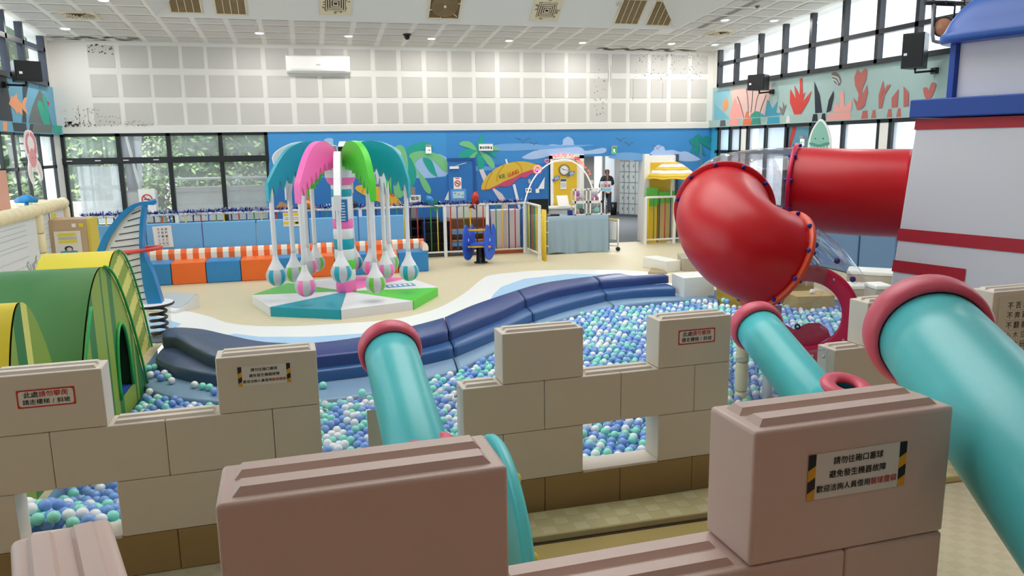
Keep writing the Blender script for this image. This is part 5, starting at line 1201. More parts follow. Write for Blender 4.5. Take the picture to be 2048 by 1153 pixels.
for (ya, yb, x, short) in ((239, 260, 1834, 0), (457, 481, 1793, 0), (520, 543, 1782, 1)):
    za, zb_ = zrow(ya), zrow(yb)
    b = MB(); wA, wB = wat(za), wat(zb_)
    for i in (0, 3, 2):
        A1, A2 = sq(wA+.012, za), sq(wB+.012, zb_); j = (i+1) % 4
        if i != 0: 
            b.poly([A1[i], A1[j], A2[j], A2[i]], LR)
        else:
            f = .44 if short else 1
            b.poly([A1[0], A1[0].lerp(A1[1], f), A2[0].lerp(A2[1], f), A2[0]], LR)
    b.build('stripe', lh)
GW = width_for(1817, 236); za, zb_ = at_corner(GW, 200), at_corner(GW, 237)
b = MB(); b.add(sq(GW, zb_)+sq(GW, za), [(3, 2, 1, 0), (4, 5, 6, 7), (0, 1, 5, 4), (1, 2, 6, 5), (2, 3, 7, 6), (3, 0, 4, 7)], LBL); b.build('gallery_slab', lh, .015)
cw = width_for(1907, 190)
ztop = at_corner(cw, 84)
b = MB(); b.add(sq(cw, za)+sq(cw, ztop), [(0, 1, 5, 4), (1, 2, 6, 5), (2, 3, 7, 6), (3, 0, 4, 7)], LCAB); b.build('cabin', lh)
for i, c in enumerate(sq(cw+.02, za)):
    b = MB(); b.box2(c+Vector((-.035, -.035, 0)), c+Vector((.035, .035, ztop-za)), LBL); b.build('cabin_post', lh)
b = MB(); prof = [(.97, 0), (1.0, .02), (1.0, .08), (.97, .1), (.92, .2), (.84, .31), (.72, .42), (.56, .52), (.36, .59), (.16, .63), (.01, .64)]
N = 64; RW = width_for(1876, 92)/2*1.12; vs = []
for s_, h in prof:
    for j in range(N):
        a = 2*math.pi*j/N; c, q = math.cos(a), math.sin(a); e_ = 5.5; k = (abs(c)**e_+abs(q)**e_)**(-1/e_)
        p = cen+(dirL*c+dirB*q)*k*RW*s_; vs.append(Vector((p.x, p.y, ztop-.02+h*1.0)))
fs = [(i*N+j, i*N+(j+1) % N, (i+1)*N+(j+1) % N, (i+1)*N+j) for i in range(len(prof)-1) for j in range(N)]
b.add(vs, fs, mat('roof_blue', '2A5CB4', .35), True); b.poly(vs[:N][::-1], mat('roof_blue', '2A5CB4', .35)); b.build('domed_roof', lh)
# stage lights on their pipe frame
tr = at_d(1880, 60, 9.3)
fr2 = thing('light_pipe_frame', 'grey bent pipe frame with a crossbar by the right window wall', 'pipe frame', (tr.x, tr.y, 3.4))
b = MB(); LP_ = [at_d(1868, -30, 9.3), at_d(1865, 70, 9.3), at_d(1867, 82, 9.3), at_d(1874, 84, 9.3), at_d(1925, 88, 9.3)]; b.tube(LP_, .022, mat('pipe_grey', '8A8D94', .4, metal=.4), 10); b.build('pipe', fr2)
b = MB(); b.tube([at_d(1850, 5, 9.3), at_d(1960, 8, 9.3)], .03, BLACK, 10); b.build('crossbar', fr2)
b = MB(); b.tube([at_d(1953, 10, 9.3), at_d(1953, 100, 9.3)], .022, mat('pipe_grey', '8A8D94', .4, metal=.4), 10); b.build('pipe', fr2)
for px, py, lens, wh in ((1888, 53, 'C98F6B', 'left, with an amber lens'), (1925, 50, '40434A', 'right, dark, half behind the blue roof')):
    p = at_d(px, py, 9.3); t = thing('stage_light', 'black theatre spotlight under the pipe frame, '+wh, 'stage light', p, group='stage lights above the lighthouse')
    d = (CAM+Vector((0, 2, 0))-p).normalized(); M = axis_frame(p-d*.12, p+d*.1)
    b = MB(); b.lathe([(.03, -.02), (.09, 0), (.115, .06), (.12, .2), (.1, .2), (.1, .19)], mat('lamp_housing', '3A3D44', .45), 24, M); b.build('housing', t)
    b = MB(); b.lathe([(.0005, .215), (.06, .21), (.1, .195)], mat('lens_'+lens, lens, .15), 24, M); b.build('lens', t)
    b = MB(); b.tube([p+Vector((-.14, 0, 0)), p+Vector((-.14, 0, .24)), p+Vector((.14, 0, .24)), p+Vector((.14, 0, 0))], .008, BLACK, 6); b.tube([p+Vector((0, 0, .24)), p+Vector((0, 0, .3))], .012, BLACK, 6); b.build('yoke', t)

# ================================================================== soft blocks round the right of the pit
BEI = mat('beige_and_shaded_vinyl', 'B8AD9C', .45, bump=.08, bscale=16); IVO = mat('ivory_vinyl', 'EFEDE6', .45, bump=.08, bscale=16); MUS = mat('mustard_vinyl', 'B8952A', .5, bump=.06, bscale=16)
def soft(name, label, quad, z0, z1, mt, cat='soft block', group=None, bev=.03):
    Q = [Vector((q[0], q[1], 0)) for q in quad]
    n = sum(((Q[i].x*Q[(i+1) % 4].y-Q[(i+1) % 4].x*Q[i].y) for i in range(4)))
    if n < 0: Q = Q[::-1]
    b = MB(); b.prism([(q.x, q.y) for q in Q], z1-z0, mt, Matrix.Translation((0, 0, z0))); return tag(b.build(name, None, bev, 3), label, cat, group)
q0, q1 = at_z(1366, 596, -.05), at_z(1429, 591, -.05); dd = Vector((.1, .55, 0))
soft('soft_cube', 'ivory padded cube at the right end of the navy steps', [q0, q1, q1+dd, q0+dd+Vector((-.05, 0, 0))], LOW+.002, .28, IVO)
for (pa, pb, dep, z1, mt, lab) in (((1332, 545), (1362, 542), .8, .21, IVO, 'small white padded bench block behind the ivory cube'), ((1364, 543), (1397, 543), .8, .25, BEI, 'beige grey padded bench block behind the ivory cube')):
    a, c = at_z(*pa, 0), at_z(*pb, 0); e = (c-a).normalized(); nn = Vector((-e.y, e.x, 0))
    soft('bench_cushion', lab, [a, c, c+nn*dep, a+nn*dep], 0.004, z1, mt)
a, c = at_z(1296, 549, 0), at_z(1335, 549, 0); soft('floor_pad', 'flat tan floor pad in front of the white bench block', [a, c, c+Vector((.1, .5, 0)), a+Vector((.3, .5, 0))], .004, .035, mat('tan_pad', 'A99670', .6), bev=.01)
a, c = at_z(1431, 593, -.05), at_z(1485, 612, -.05); e = (c-a).normalized(); c2 = a+e*.9; nn = Vector((e.y, -e.x, 0))*-.1
soft('pit_border', 'mustard padded pit border running under the red slide', [a, c2, c2+nn, a+nn], -.29, .32, MUS)
soft('pit_border', 'mustard padded border behind the sandy block at the back of the ball pit', [(6.68, 10.82), (7.98, 10.86), (7.98, 10.96), (6.68, 10.92)], -.29, .34, MUS)
a2 = at_z(1397, 545, .0); e2 = e; soft('pit_border', 'mustard padded border of the far play corner beside the red slide', [a2, a2+e2*1.2, a2+e2*1.2+nn, a2+nn], 0.004, .27, MUS)
# right-hand seats and sand coloured blocks seen beyond the clear bubble
def bench(px, py, w, d, z1, rz, lab):
    p = at_z(px, py, z1); M = Matrix.Translation((p.x, p.y, 0)) @ Matrix.Rotation(rz, 4, 'Z'); t = thing('soft_bench', lab, 'soft seat', (p.x, p.y, 0), group='soft seats right of the slide')
    b = MB(); b.box2((.01, .01, .004), (w-.01, d-.01, z1-.07), BEI, M); b.build('shaded_seat_body', t, .015)  # beige body paints the shaded front of the white seat
    b = MB(); b.box2((0, 0, z1-.07), (w, d, z1), IVO, M); b.build('seat_cushion', t, .025)
bench(1693, 541, .95, .5, .42, rad(-42), 'long ivory seat with shaded front painted beige under the slate blue wall pads')
bench(1700, 572, .6, .4, .24, rad(-14), 'low ivory seat with shaded front painted beige beside the clear slide bubble')
bench(1752, 572, .28, .35, .36, rad(-10), 'small ivory padded seat arm against the lighthouse')
p = at_z(1592, 612, .0); soft('sand_block', 'sandy tan block beyond the balls seen through the clear window', [(p.x, p.y), (p.x+.62, p.y-.1), (p.x+.68, p.y+.35), (p.x+.08, p.y+.45)], -.29, .14, mat('sand_tan', 'C0A264', .6))
o = bpy.data.objects.new('pit_ball', BMESH['white']); COL.objects.link(o); o.location = (p.x+.36, p.y+.12, .182); tag(o, 'white plastic ball on top of the sandy tan block', 'ball')
# slate blue wall pads
SLB = mat('slate_blue_pad', '6285AC', .55, bump=.04, bscale=30)
for i, (xa, xb) in enumerate(((1560, 1643), (1645, 1725), (1727, 1800))):
    A1, A2 = at_x(xa, 500, 9.95), at_x(xb, 500, 9.95)
    b = MB(); b.box2((9.85, A2.y+.01, .02), (9.97, A1.y-.01, 1.02), SLB); o = b.build('wall_pad', None, .02)
    tag(o, 'slate blue padded wall panel on the right wall, '+['half hidden behind the red bend', 'directly below the red tube', 'next to the lighthouse'][i], 'padded panel', 'slate blue pads on the right wall')

# ================================================================== railing along the back
def rail(name, label, A, B_, zt, posts, nb, cols, z0=.12, gap=None):
    t = thing(name, label, 'railing', (A[0], A[1], 0)); A = Vector((A[0], A[1], 0)); B_ = Vector((B_[0], B_[1], 0))
    b = MB(); b.tube([A+Vector((0, 0, zt)), B_+Vector((0, 0, zt))], .028, STEELW, 10); b.build('top_rail', t)
    b = MB(); b.tube([A+Vector((0, 0, z0)), B_+Vector((0, 0, z0))], .022, STEELW, 10); b.build('bottom_rail', t)
    for f in posts:
        p = A.lerp(B_, f); b = MB(); b.box2(p+Vector((-.035, -.03, 0)), p+Vector((.035, .03, zt)), STEELW); b.build('post', t)
    for i in range(nb):
        f = (i+.5)/nb; p = A.lerp(B_, f)
        if any(abs(f-q)*((B_-A).length) < .05 for q in posts): continue
        mt = cols[i % len(cols)]; b = MB(); b.cyl(p+Vector((0, 0, z0)), p+Vector((0, 0, zt)), .014, mt, 8); b.build('bar', t)
    return t
CC = [REDP, BLU, GRN, YEL, NVY]
YR = 17.3
r1 = rail('railing', 'long white railing with coloured bars along the far wall', (-4.6, YR), (4.8, YR), 1.18, [0, .2, .4, .6, .8, .905, 1], 62, CC)
r2 = rail('railing', 'short white railing with coloured bars turning towards the viewer left of the cloth table', (4.86, YR), (4.86, 16.25), 1.18, [0, .95], 9, [GRN, YEL, NVY, REDP, GRN])
gt = thing('gate_panel', 'white gate panel of coloured bars with yellow posts at the end of the railing', 'gate', (4.88, 16.0, 0))
for y in (16.08, 15.94): 
    b = MB(); b.cyl((4.88, y, 0), (4.88, y, 1.12), .032, YEL, 12); b.build('gate_post', gt)
for i, c in enumerate((NVY, REDP, GRN, BLU, YEL)):
    b = MB(); b.cyl((5.0+.0*i, 16.2+.17*i, .14), (5.0, 16.2+.17*i, 1.05), .014, c, 8); b.build('bar', gt)
for z in (.3, .6, .85): 
    b = MB(); b.cyl((5.0, 16.1, z), (5.0, 17.0, z), .012, STEELW, 8); b.build('cross_rail', gt)
r3 = rail('railing', 'white railing with coloured bars under the yellow striped umbrella', (8.05, 17.75), (9.9, 17.8), 1.18, [0, .43, 1], 12, [YEL, GRN, NVY, REDP, NVY])
# tinsel on the rail
b = MB(); TB, TS = mat('tinsel_blue', '1B2F9C', .2, metal=.7), mat('tinsel_silver', 'DDE3EE', .2, metal=.8)
for i in range(3600):
    x = -4.5+9.25*random.random(); a, c = random.random()*6.28, random.random()*6.28; r = .04+.05*random.random(); p = Vector((x, YR, 1.215+.012*math.sin(x*3)))
    d = Vector((math.cos(a)*math.cos(c), math.sin(a)*math.cos(c), math.sin(c))); s_ = d.orthogonal().normalized()*.012
    b.poly([p+s_, p-s_, p+d*r-s_*.4, p+d*r+s_*.4], TB if random.random() < .58 else TS)
tag(b.build('tinsel_garland'), 'blue and silver tinsel garland wound along the top of the long white railing', 'garland', kind=None)
# foil fish on the rail
def fish(px, py, px2, py2, col, col2, lab):
    A, B_ = at_y(px, py, YR-.04), at_y(px2, py2, YR-.04); t = thing('foil_fish', lab, 'balloon', B_, group='foil fish balloons on the railing'); d = (B_-A); L = d.length
    b = MB(); b.tube([A.lerp(B_, f) for f in (0, .12, .3, .5, .7, .85, .93)], [.01, .05, .085, .09, .07, .035, .02], mat('foil_'+col, col, .2, metal=.3), 14); b.build('body', t)
    b = MB(); n = d.normalized().cross(Vector((0, 1, 0))); e = A.lerp(B_, .93); b.prism([(0, 0), (.12, .09), (.1, 0), (.12, -.09)], .015, mat('foil_'+col2, col2, .25, metal=.3), frame(e, d, n)); b.build('tail', t)
    b = MB(); m_ = A.lerp(B_, .45); b.prism([(0, 0), (.1, .07), (.18, 0)], .012, mat('foil_'+col2, col2, .25, metal=.3), frame(m_+n*.07, d, n)); b.build('fin', t)
fish(953, 383, 946, 410, 'C23A30', '8A2A28', 'red foil fish standing upright on the railing below the painted parasol')
fish(853, 392, 869, 413, '2F7FB8', '3FA04A', 'blue and green foil fish on the railing right of the shoe rack sign')
fish(607, 400, 622, 418, 'E08A3C', 'C46A2A', 'orange foil fish on the railing behind the left cords of the carousel')
fish(716, 407, 694, 412, '2A3442', 'C8D2DC', 'black and white foil whale on the railing right of the carousel trunk')
# ---------------------------------------------------------------- shoe racks behind the railing
def shelf(name, label, x0, x1, y0, y1, h, mt, tiers, goods=None, back=None):
    t = thing(name, label, 'shelf', ((x0+x1)/2, y0, 0)); b = MB()
    for x in (x0, x1): b.box2((x-.015, y0, 0), (x+.015, y1, h), mt)
    b.box2((x0, y1-.015, 0), (x1, y1, h), back or mt); b.build('carcass', t)
    for i in range(tiers+1):
        b = MB(); z = .05+(h-.08)*i/tiers; b.box2((x0, y0, z), (x1, y1-.02, z+.025), mt); b.build('shelf_board', t)
    return t
DKW = mat('dark_rack', '2A2523', .6)
shelf('shoe_rack', 'dark open shoe rack behind the railing left of the orange and blue shelf', 1.95, 2.85, 17.75, 18.1, .85, DKW, 4)
shelf('shoe_rack', 'black open shoe rack behind the railing beside the tall white post', 2.45, 3.05, 17.5, 17.72, .8, BLACK, 3)
tg = shelf('cubby_shelf', 'wooden cubby shelf with blue boards and a white top panel behind the railing', 3.1, 4.02, 17.62, 18.0, .86, mat('cubby_wood', 'D9A876', .6), 3, back=mat('cubby_wood', 'D9A876', .6))
b = MB(); b.box2((3.08, 17.6, .86), (4.04, 18.02, 1.16), WHITE); b.build('top_panel', tg, .005)
for z in (.2, .48): 
    b = MB(); b.box2((3.13, 17.61, z), (4.0, 17.64, z+.09), mat('cubby_blue', '6FA6D6', .6)); b.build('blue_board', tg)
b = MB(); b.box2((4.08, 17.65, .0), (4.78, 18.05, 1.0), mat('pinkish_cabinet', 'E2DADD', .5)); b.box2((4.34, 17.645, .1), (4.46, 17.65, 1.0), mat('trunk_print', 'D4C8CC', .5)); tag(b.build('low_cabinet'), 'pale pinkish white cabinet behind the railing left of the gate', 'cabinet')
b = MB(); b.box2((4.02, 17.4, 0.004), (4.8, 17.6, .12), mat('terracotta_step', 'B5603E', .6)); tag(b.build('low_step'), 'terracotta wooden step at the foot of the pinkish cabinet', 'step')
b = MB(); b.box2((2.0, 17.4, 0.002), (3.95, 17.7, .05), mat('dark_deck', '55565A', .7)); tag(b.build('door_mat'), 'dark grey floor mat in front of the shoe racks', 'mat')
b = MB(); q = at_y(831, 398, 18.3); b.box((q.x, YB-.03, q.z), (.27, .012, .17), STEELW); b.text('鞋架', frame((q.x, YB-.038, q.z), (1, 0, 0), (0, 0, 1)), .1, PBLACK, bold=.02); tag(b.build('shoe_rack_sign'), 'small white sign reading shoe rack in two characters on the blue wall', 'sign')
# signs on the blue wall
def exit_sign(px, py, label, arrow=True, Y=YB-.04, axis='y'):
    p = at_y(px, py, Y) if axis == 'y' else at_x(px, py, Y)
    t = thing('exit_sign', label, 'exit sign', p); EX = mat('exit_green', '1F9A55', .4, emit=.4)
    M = frame(p, (1, 0, 0), (0, 0, 1)) if axis == 'y' else frame(p, (0, -1, 0), (0, 0, 1))
    b = MB(); b.box((0, 0, -.02), (.13, .2, .04), STEELW, M); b.build('case', t, .004)
    b = MB(); b.box((0, .085, .006), (.14, .05, .03), mat('sign_grey', '9A9C9C', .5), M); b.build('cap', t)
    b = MB(); b.box((0, -.02, .002), (.12, .14, .004), mat('sign_glow', 'F4FFF6', .4, emit=.6) if arrow else EX, M); s_ = 1 if arrow != 'left' else -1
    if arrow: b.poly([(s_*a, c-.02, .0045) for a, c in ((-.045, .008), (.01, .008), (.01, .035), (.05, 0), (.01, -.035), (.01, -.008), (-.045, -.008))], EX, M)
    else: b.poly([(a, c-.02, .0045) for a, c in ((-.02, .05), (.02, .03), (.0, .0), (.03, -.05), (.01, -.05), (-.015, -.015), (-.035, -.05), (-.045, -.04), (-.02, .0), (-.04, .02))], mat('sign_glow', 'F4FFF6', .4, emit=.6), M)
    b.build('face', t)
exit_sign(857, 299, 'small green arrow exit sign on the blue wall beside the painted palm'); exit_sign(1229, 300, 'small green running-man exit sign above the lobby doorway', False); exit_sign(1604, 283, 'small green left-arrow exit sign on the right wall beside the squid', 'left', XR-.05, 'x')
b = MB(); q = at_y(972, 295, YB-.05); M = frame(q, (1, 0, 0), (0, 0, 1)); b.box((0, 0, -.02), (.34, .16, .04), STEELW, M); b.text('歡迎蒞臨', M @ Matrix.Translation((-.03, -.01, .001)), .062, PBLACK, bold=.03); b.box((.13, -.012, .001), (.03, .06, .002), PBLACK, M); tag(b.build('wall_plate'), 'white plate with four black characters on the blue wall over the painted palm', 'sign')
def plate(name, px, py, w, h, mt, label, extra=None, cat='sign', Y=YB-.053):
    q = at_y(px, py, Y); M = frame(q, (1, 0, 0), (0, 0, 1)); b = MB(); b.box((0, 0, -.006), (w, h, .012), mt, M)
    if extra: extra(b, M)
    return tag(b.build(name), label, cat)
def nosmoke(b, M):
    b.tube([M @ Vector((.065*math.cos(a), .065*math.sin(a), .002)) for a in [2*math.pi*i/24 for i in range(24)]], .01, REDP, 6, closed=True); b.cyl(M @ Vector((-.045, .045, .002)), M @ Vector((.045, -.045, .002)), .009, REDP, 6); b.box((0, 0, .001), (.08, .016, .002), PBLACK, M); b.box((0, .115, .001), (.1, .02, .002), REDP, M)
plate('no_smoking_sign', 915, 367, .19, .28, WHITE, 'white no-smoking sign on the blue painted door', nosmoke)
def mapx(b, M):
    b.box((0, 0, .001), (.27, .16, .002), mat('map_pale', 'BFD7E0', .5), M)
    for i in range(3): b.box((-.08+.09*i, .04-.03*i, .003), (.05, .03, .002), mat('map_teal', '6FA6A8', .5), M)
plate('framed_notice', 917, 390, .38, .28, mat('frame_blue', '5F9AD8', .4), 'blue framed notice below the no-smoking sign on the blue door', mapx, 'notice')
plate('wall_intercom', 1059, 363, .055, .1, mat('silver_plate', 'B9BDC2', .4), 'small silver wall intercom right of the painted parasol', None, 'intercom', YB-.03)
plate('control_panel', 1057, 381, .15, .11, STEELW, 'small white control panel on the blue wall left of the arch', lambda b, M: b.box((0, .005, .001), (.1, .05, .002), BLACK, M), 'control panel', YB-.03)
plate('paper_notice', 1075, 382, .09, .1, STEELW, 'small white paper by the painted sailing boat', None, 'notice', YB-.03)
# ---------------------------------------------------------------- whale see-saw
wh = thing('whale_rocker', 'blue whale-shaped spring rocker with yellow handles on a black post', 'spring rider', (3.5, 16.2, 0))
WBL = mat('whale_blue', '2A5BD0', .4); HY_ = mat('handle_yellow', 'E3B84A', .45)
def side_panel(M, name='side_panel'):
    o2 = smoothpath([(-.17, .2, 0), (-.21, .45, 0), (-.17, .7, 0), (-.08, .85, 0), (0, .8, 0), (.06, .66, 0), (.12, .6, 0), (.16, .72, 0), (.22, .84, 0), (.3, .76, 0), (.34, .6, 0), (.33, .42, 0), (.26, .22, 0), (.1, .1, 0), (-.06, .1, 0)], 4, True)
    b = MB(); b.prism([(v.x, v.y) for v in o2], .03, WBL, M); o = b.build(name, wh, .006)
    b = MB(); b.box((.02, .52, .034), (.03, .06, .006), WHITE, M); b.box((-.02, .3, .034), (.05, .03, .006), NVY, M); b.box((.14, .32, .034), (.05, .03, .006), NVY, M); b.build('print', o)
ex = Vector((.62, .78, 0)).normalized()
side_panel(frame((3.18, 16.1, 0), ex, (0, 0, 1))); side_panel(frame((3.62, 15.98, 0), ex, (0, 0, 1)))
b = MB(); b.box((3.5, 16.12, .42), (.5, .34, .04), WBL, None, rad(-10)); b.build('seat', wh, .01)
for z, y in ((.72, 16.1), (.38, 15.98)):
    b = MB(); b.cyl((3.18, y+.05, z), (3.66, y-.05, z), .022, HY_, 10); b.build('handle', wh)
b = MB(); b.lathe([(.15, 0), (.15, .02), (.1, .03), (.095, .2), (.09, .42)], BLACK, 20, Matrix.Translation((3.5, 16.2, 0))); b.build('post', wh)
# ================================================================== reception: cloth table and what stands on it
ct = thing('reception_table', 'folding table hidden under the grey-blue cloth', 'table', (5.98, 17.2, 0))
b = MB(); b.box2((5.26, 16.95, .8), (6.7, 17.5, .84), WHITE); b.build('table_top', ct)
for x in (5.33, 6.63):
    for y in (17.02, 17.43):
        b = MB(); b.cyl((x, y, 0), (x, y, .8), .018, CHROME, 8); b.build('leg', ct)
CLB = mat('grey_blue_cloth', '9DB4C3', .85, bump=.1, bscale=120)
b = MB(); N = 70; x0, x1 = 5.22, 6.74; rows = [(16.9, .0), (16.9, .25), (16.905, .5), (16.915, .75), (16.93, .85), (16.96, .862), (17.2, .864), (17.52, .862)]
vs = []
for j, (y, z) in enumerate(rows):
    for i in range(N+1):
        f = i/N; amp = max(0, (.8-z))*.03
        w = amp*(math.sin(f*31+j*.3)+.6*math.sin(f*57+1+j*.5)); lift = .05*max(0, .3-z)*(math.sin(f*9)**2)
        vs.append((x0+(x1-x0)*f, y+w-.02*(1-z/.86), z+.01+lift+(.02*math.sin(f*12) if j == 0 else 0)))
b.add(vs, [(j*(N+1)+i, j*(N+1)+i+1, (j+1)*(N+1)+i+1, (j+1)*(N+1)+i) for j in range(len(rows)-1) for i in range(N)], CLB, True)
for sx, X in ((1, x0), (-1, x1)):
    v2 = []
    for j, z in enumerate((0.02, .3, .6, .862)):
        for i in range(21): v2.append((X-sx*.03*(1-z)*(1+.4*math.sin(i*1.1)), 16.91+.6*i/20, z))
    b.add(v2, [(j*21+i, j*21+i+1, (j+1)*21+i+1, (j+1)*21+i) for j in range(3) for i in range(20)], CLB, True)
cl = b.build('table_cloth'); tag(cl, 'grey-blue cloth draped to the floor over the reception table', 'tablecloth')
for i in range(6): pass
b = MB(); EYE_ = mat('eyelet_black', '1B1D22', .4)
for i in range(5): b.ball((5.19, 16.93-.0*i, .72-.14*i), .014, EYE_, 8, 6)
b.build('eyelet', cl)
def balloon(c, r, col, lab, grp='balloons in the clear boxes'):
    t = thing('balloon', lab, 'balloon', c, group=grp); b = MB(); b.ball(c, r, mat('balloon_'+col, col, .25), 16, 10, (1, 1, 1.08)); b.build('skin', t)
    b = MB(); b.lathe([(.002, 0), (.012, -.012)], mat('balloon_'+col, col, .25), 8, Matrix.Translation(Vector(c)+Vector((0, 0, -r*1.06)))); b.build('knot', t)
def tbox(cx_, cz, lab, bl):
    t = thing('balloon_box', lab, 'display box', (cx_, 17.14, cz-.15), group='white framed clear boxes on the cloth table'); h = .15
    for sx in (-1, 1):
        for sy in (-1, 1):
            b = MB(); b.box((cx_+sx*(h-.014), 17.14+sy*(h-.014), cz), (.028, .028, 2*h), WHITE); b.build('upright', t)
    b = MB()
    for sz in (-1, 1):
        for s in (-1, 1): b.box((cx_, 17.14+s*(h-.014), cz+sz*(h-.014)), (2*h, .028, .028), WHITE); b.box((cx_+s*(h-.014), 17.14, cz+sz*(h-.014)), (.028, 2*h, .028), WHITE)
    b.build('edge_frame', t)
    b = MB(); b.box((cx_, 17.14-h+.01, cz), (2*h-.03, .004, 2*h-.03), ACRYL); b.build('clear_panel', t)
    for dx, dz, r, col, n in bl: balloon((cx_+dx, 17.14+(-.03 if dz < 0 else .03), cz+dz), r, col, n)
xa, xb, za, zb_ = at_y(1158, 392, 17.14).x, at_y(1187.5, 392, 17.14).x, 1.178, .876+.15-.008
zb_ = .874+.15; za = zb_+.302
tbox(xa, za, 'clear white-framed box with pink balloons, upper left of the four', [(-.05, .05, .075, 'B06AB8', 'violet balloon in the upper left box'), (.06, -.03, .07, 'D9D2D6', 'pale balloon in the upper left box'), (-.06, -.075, .06, 'D98AB0', 'pink balloon in the upper left box')])
tbox(xb, za, 'clear white-framed box with white and pink balloons, upper right of the four', [(.03, .04, .085, 'D4D6DC', 'silver balloon in the upper right box'), (-.06, -.07, .06, 'E08BB6', 'pink balloon in the upper right box'), (.07, -.08, .05, 'C060A0', 'magenta balloon in the upper right box')])
tbox(xa, zb_, 'clear white-framed box with mint, black and orange balloons, lower left of the four', [(.02, .05, .08, '8FD4C4', 'mint balloon in the lower left box'), (.06, -.065, .065, '2E3A46', 'black balloon in the lower left box'), (-.07, -.08, .05, 'CF8A66', 'orange balloon in the lower left box')])
tbox(xb, zb_, 'clear white-framed box with grey and mint balloons, lower right of the four', [(-.05, .05, .075, 'A9AEB8', 'grey balloon in the lower right box'), (.05, -.05, .08, '86D8C4', 'mint balloon in the lower right box'), (-.08, -.09, .04, '5A6470', 'dark grey balloon in the lower right box')])
b = MB(); q = at_y(1140, 428, 17.1); b.box((q.x, 17.1, .874+.06), (.1, .1, .12), mat('small_box_navy', '1F2F86', .5)); tag(b.build('small_box', None, .006), 'small navy box on the cloth table left of the clear boxes', 'box')
b = MB(); q = at_y(1105, 430, 17.1); b.box((q.x, 17.1, .874+.02), (.3, .16, .035), BLACK); b.box((q.x-.12, 17.05, .874+.035), (.08, .08, .03), CHROME); tag(b.build('cash_tray', None, .006), 'low black and silver device on the cloth table', 'device')
# counter behind, monitor, tilted white board
b = MB(); q0, q1 = at_y(1056, 412, 17.75), at_y(1130, 412, 17.75); b.box2((q0.x, 17.7, 0), (q1.x+.3, 18.2, .98), mat('counter_white', 'E4E4E2', .5)); b.box2((q0.x-.03, 17.66, .98), (q1.x+.33, 18.22, 1.02), WHITE); tag(b.build('counter', None, .006), 'white reception counter against the wall behind the cloth table', 'counter')
mo = at_y(1077, 416, 17.6); t = thing('monitor', 'black computer monitor behind the end of the railing', 'monitor', (mo.x, 17.6, .87))
b = MB(); b.box((mo.x, 17.62, 1.06), (.5, .04, .36), BLACK); b.build('casing', t, .006); b = MB(); b.box((mo.x, 17.597, 1.065), (.45, .006, .3), mat('dark_screen', '1B2522', .15)); b.build('screen', t)
b = MB(); b.box((mo.x, 17.62, .44), (.36, .3, .88), mat('pedestal_white', 'DADADA', .5)); tag(b.build('pedestal'), 'white pedestal under the monitor behind the railing', 'pedestal')
M = frame(at_y(1131, 402, 17.55), (1, 0, 0), (.0, .5, .85)); M = Matrix.Translation((0, .2, -.02)) @ M; b = MB(); b.box((0, 0, 0), (.28, .3, .02), WHITE, M @ Matrix.Shear('XY', 4, (.35, 0)) if False else M); b.build('screen_face', None) if False else tag(b.build('tilted_board', None, .004), 'small white tilted board on the counter in front of the yellow door', 'board')
# neon arch
NW = mat('neon_white', 'FFEDEA', .3, emit=.35); NR = mat('neon_red', 'FF5A4E', .3, emit=1.6); NP = mat('neon_violet', 'D07AF0', .3, emit=1.2)
ar = thing('neon_arch', 'white glowing neon arch with red lettering over the reception table', 'neon sign', (5.9, 17.35, .9))
ap = smoothpath([at_y(x, y, 17.35) for x, y in ((1050, 402), (1056, 382), (1066, 360), (1082, 340), (1104, 325), (1130, 320), (1152, 327), (1170, 345), (1181, 366), (1187, 386))], 6)
b = MB(); b.tube(ap, .016, NW, 10); b.build('arch_tube', ar)
b = MB(); a0, a1 = ap[0], ap[-1]; b.tube([a0, Vector((a0.x, a0.y, 0.0))], .016, STEELW, 8); b.tube([a1, Vector((a1.x, 17.35, .87))], .016, STEELW, 8); b.build('foot_tube', ar)
q = at_y(1075, 339, 17.33)
for r, m_ in ((.1, NR), (.08, NW)):
    b = MB(); b.tube([(q.x+r*math.cos(a), 17.33, q.z+r*math.sin(a)) for a in [2*math.pi*i/32 for i in range(32)]], .008, m_, 8, closed=True); b.build('neon_ring', ar)
b = MB(); b.tube([(q.x-.05+.1*i/12, 17.33, q.z+.03*math.cos(i*math.pi/3)-.01) for i in range(13)], .009, NP, 8); b.build('neon_wave', ar)
q = at_y(1094, 322, 17.33); b = MB(); b.tube([(q.x+.0032*16*math.sin(a)**3, 17.33, q.z+.0032*(13*math.cos(a)-5*math.cos(2*a)-2*math.cos(3*a)-math.cos(4*a))) for a in [2*math.pi*i/40 for i in range(40)]], .007, NR, 8, closed=True); b.build('neon_heart', ar)
random.seed(5); let = smoothpath([at_y(x, y, 17.33) for x, y in ((1106, 315), (1120, 311), (1134, 311), (1148, 315), (1160, 324), (1170, 337), (1180, 350))], 8)
for i in range(1, len(let)-2, 3):
    p = let[i]; d = (let[i+1]-let[i-1]).normalized(); n = Vector((-d.z, 0, d.x)); b = MB(); w = .035
    pts_ = [p+d*random.uniform(-w, w)+n*random.uniform(-.05, .06) for k in range(6)]; b.tube(smoothpath(pts_, 3), .006, NR, 6); b.build('neon_stroke', ar)
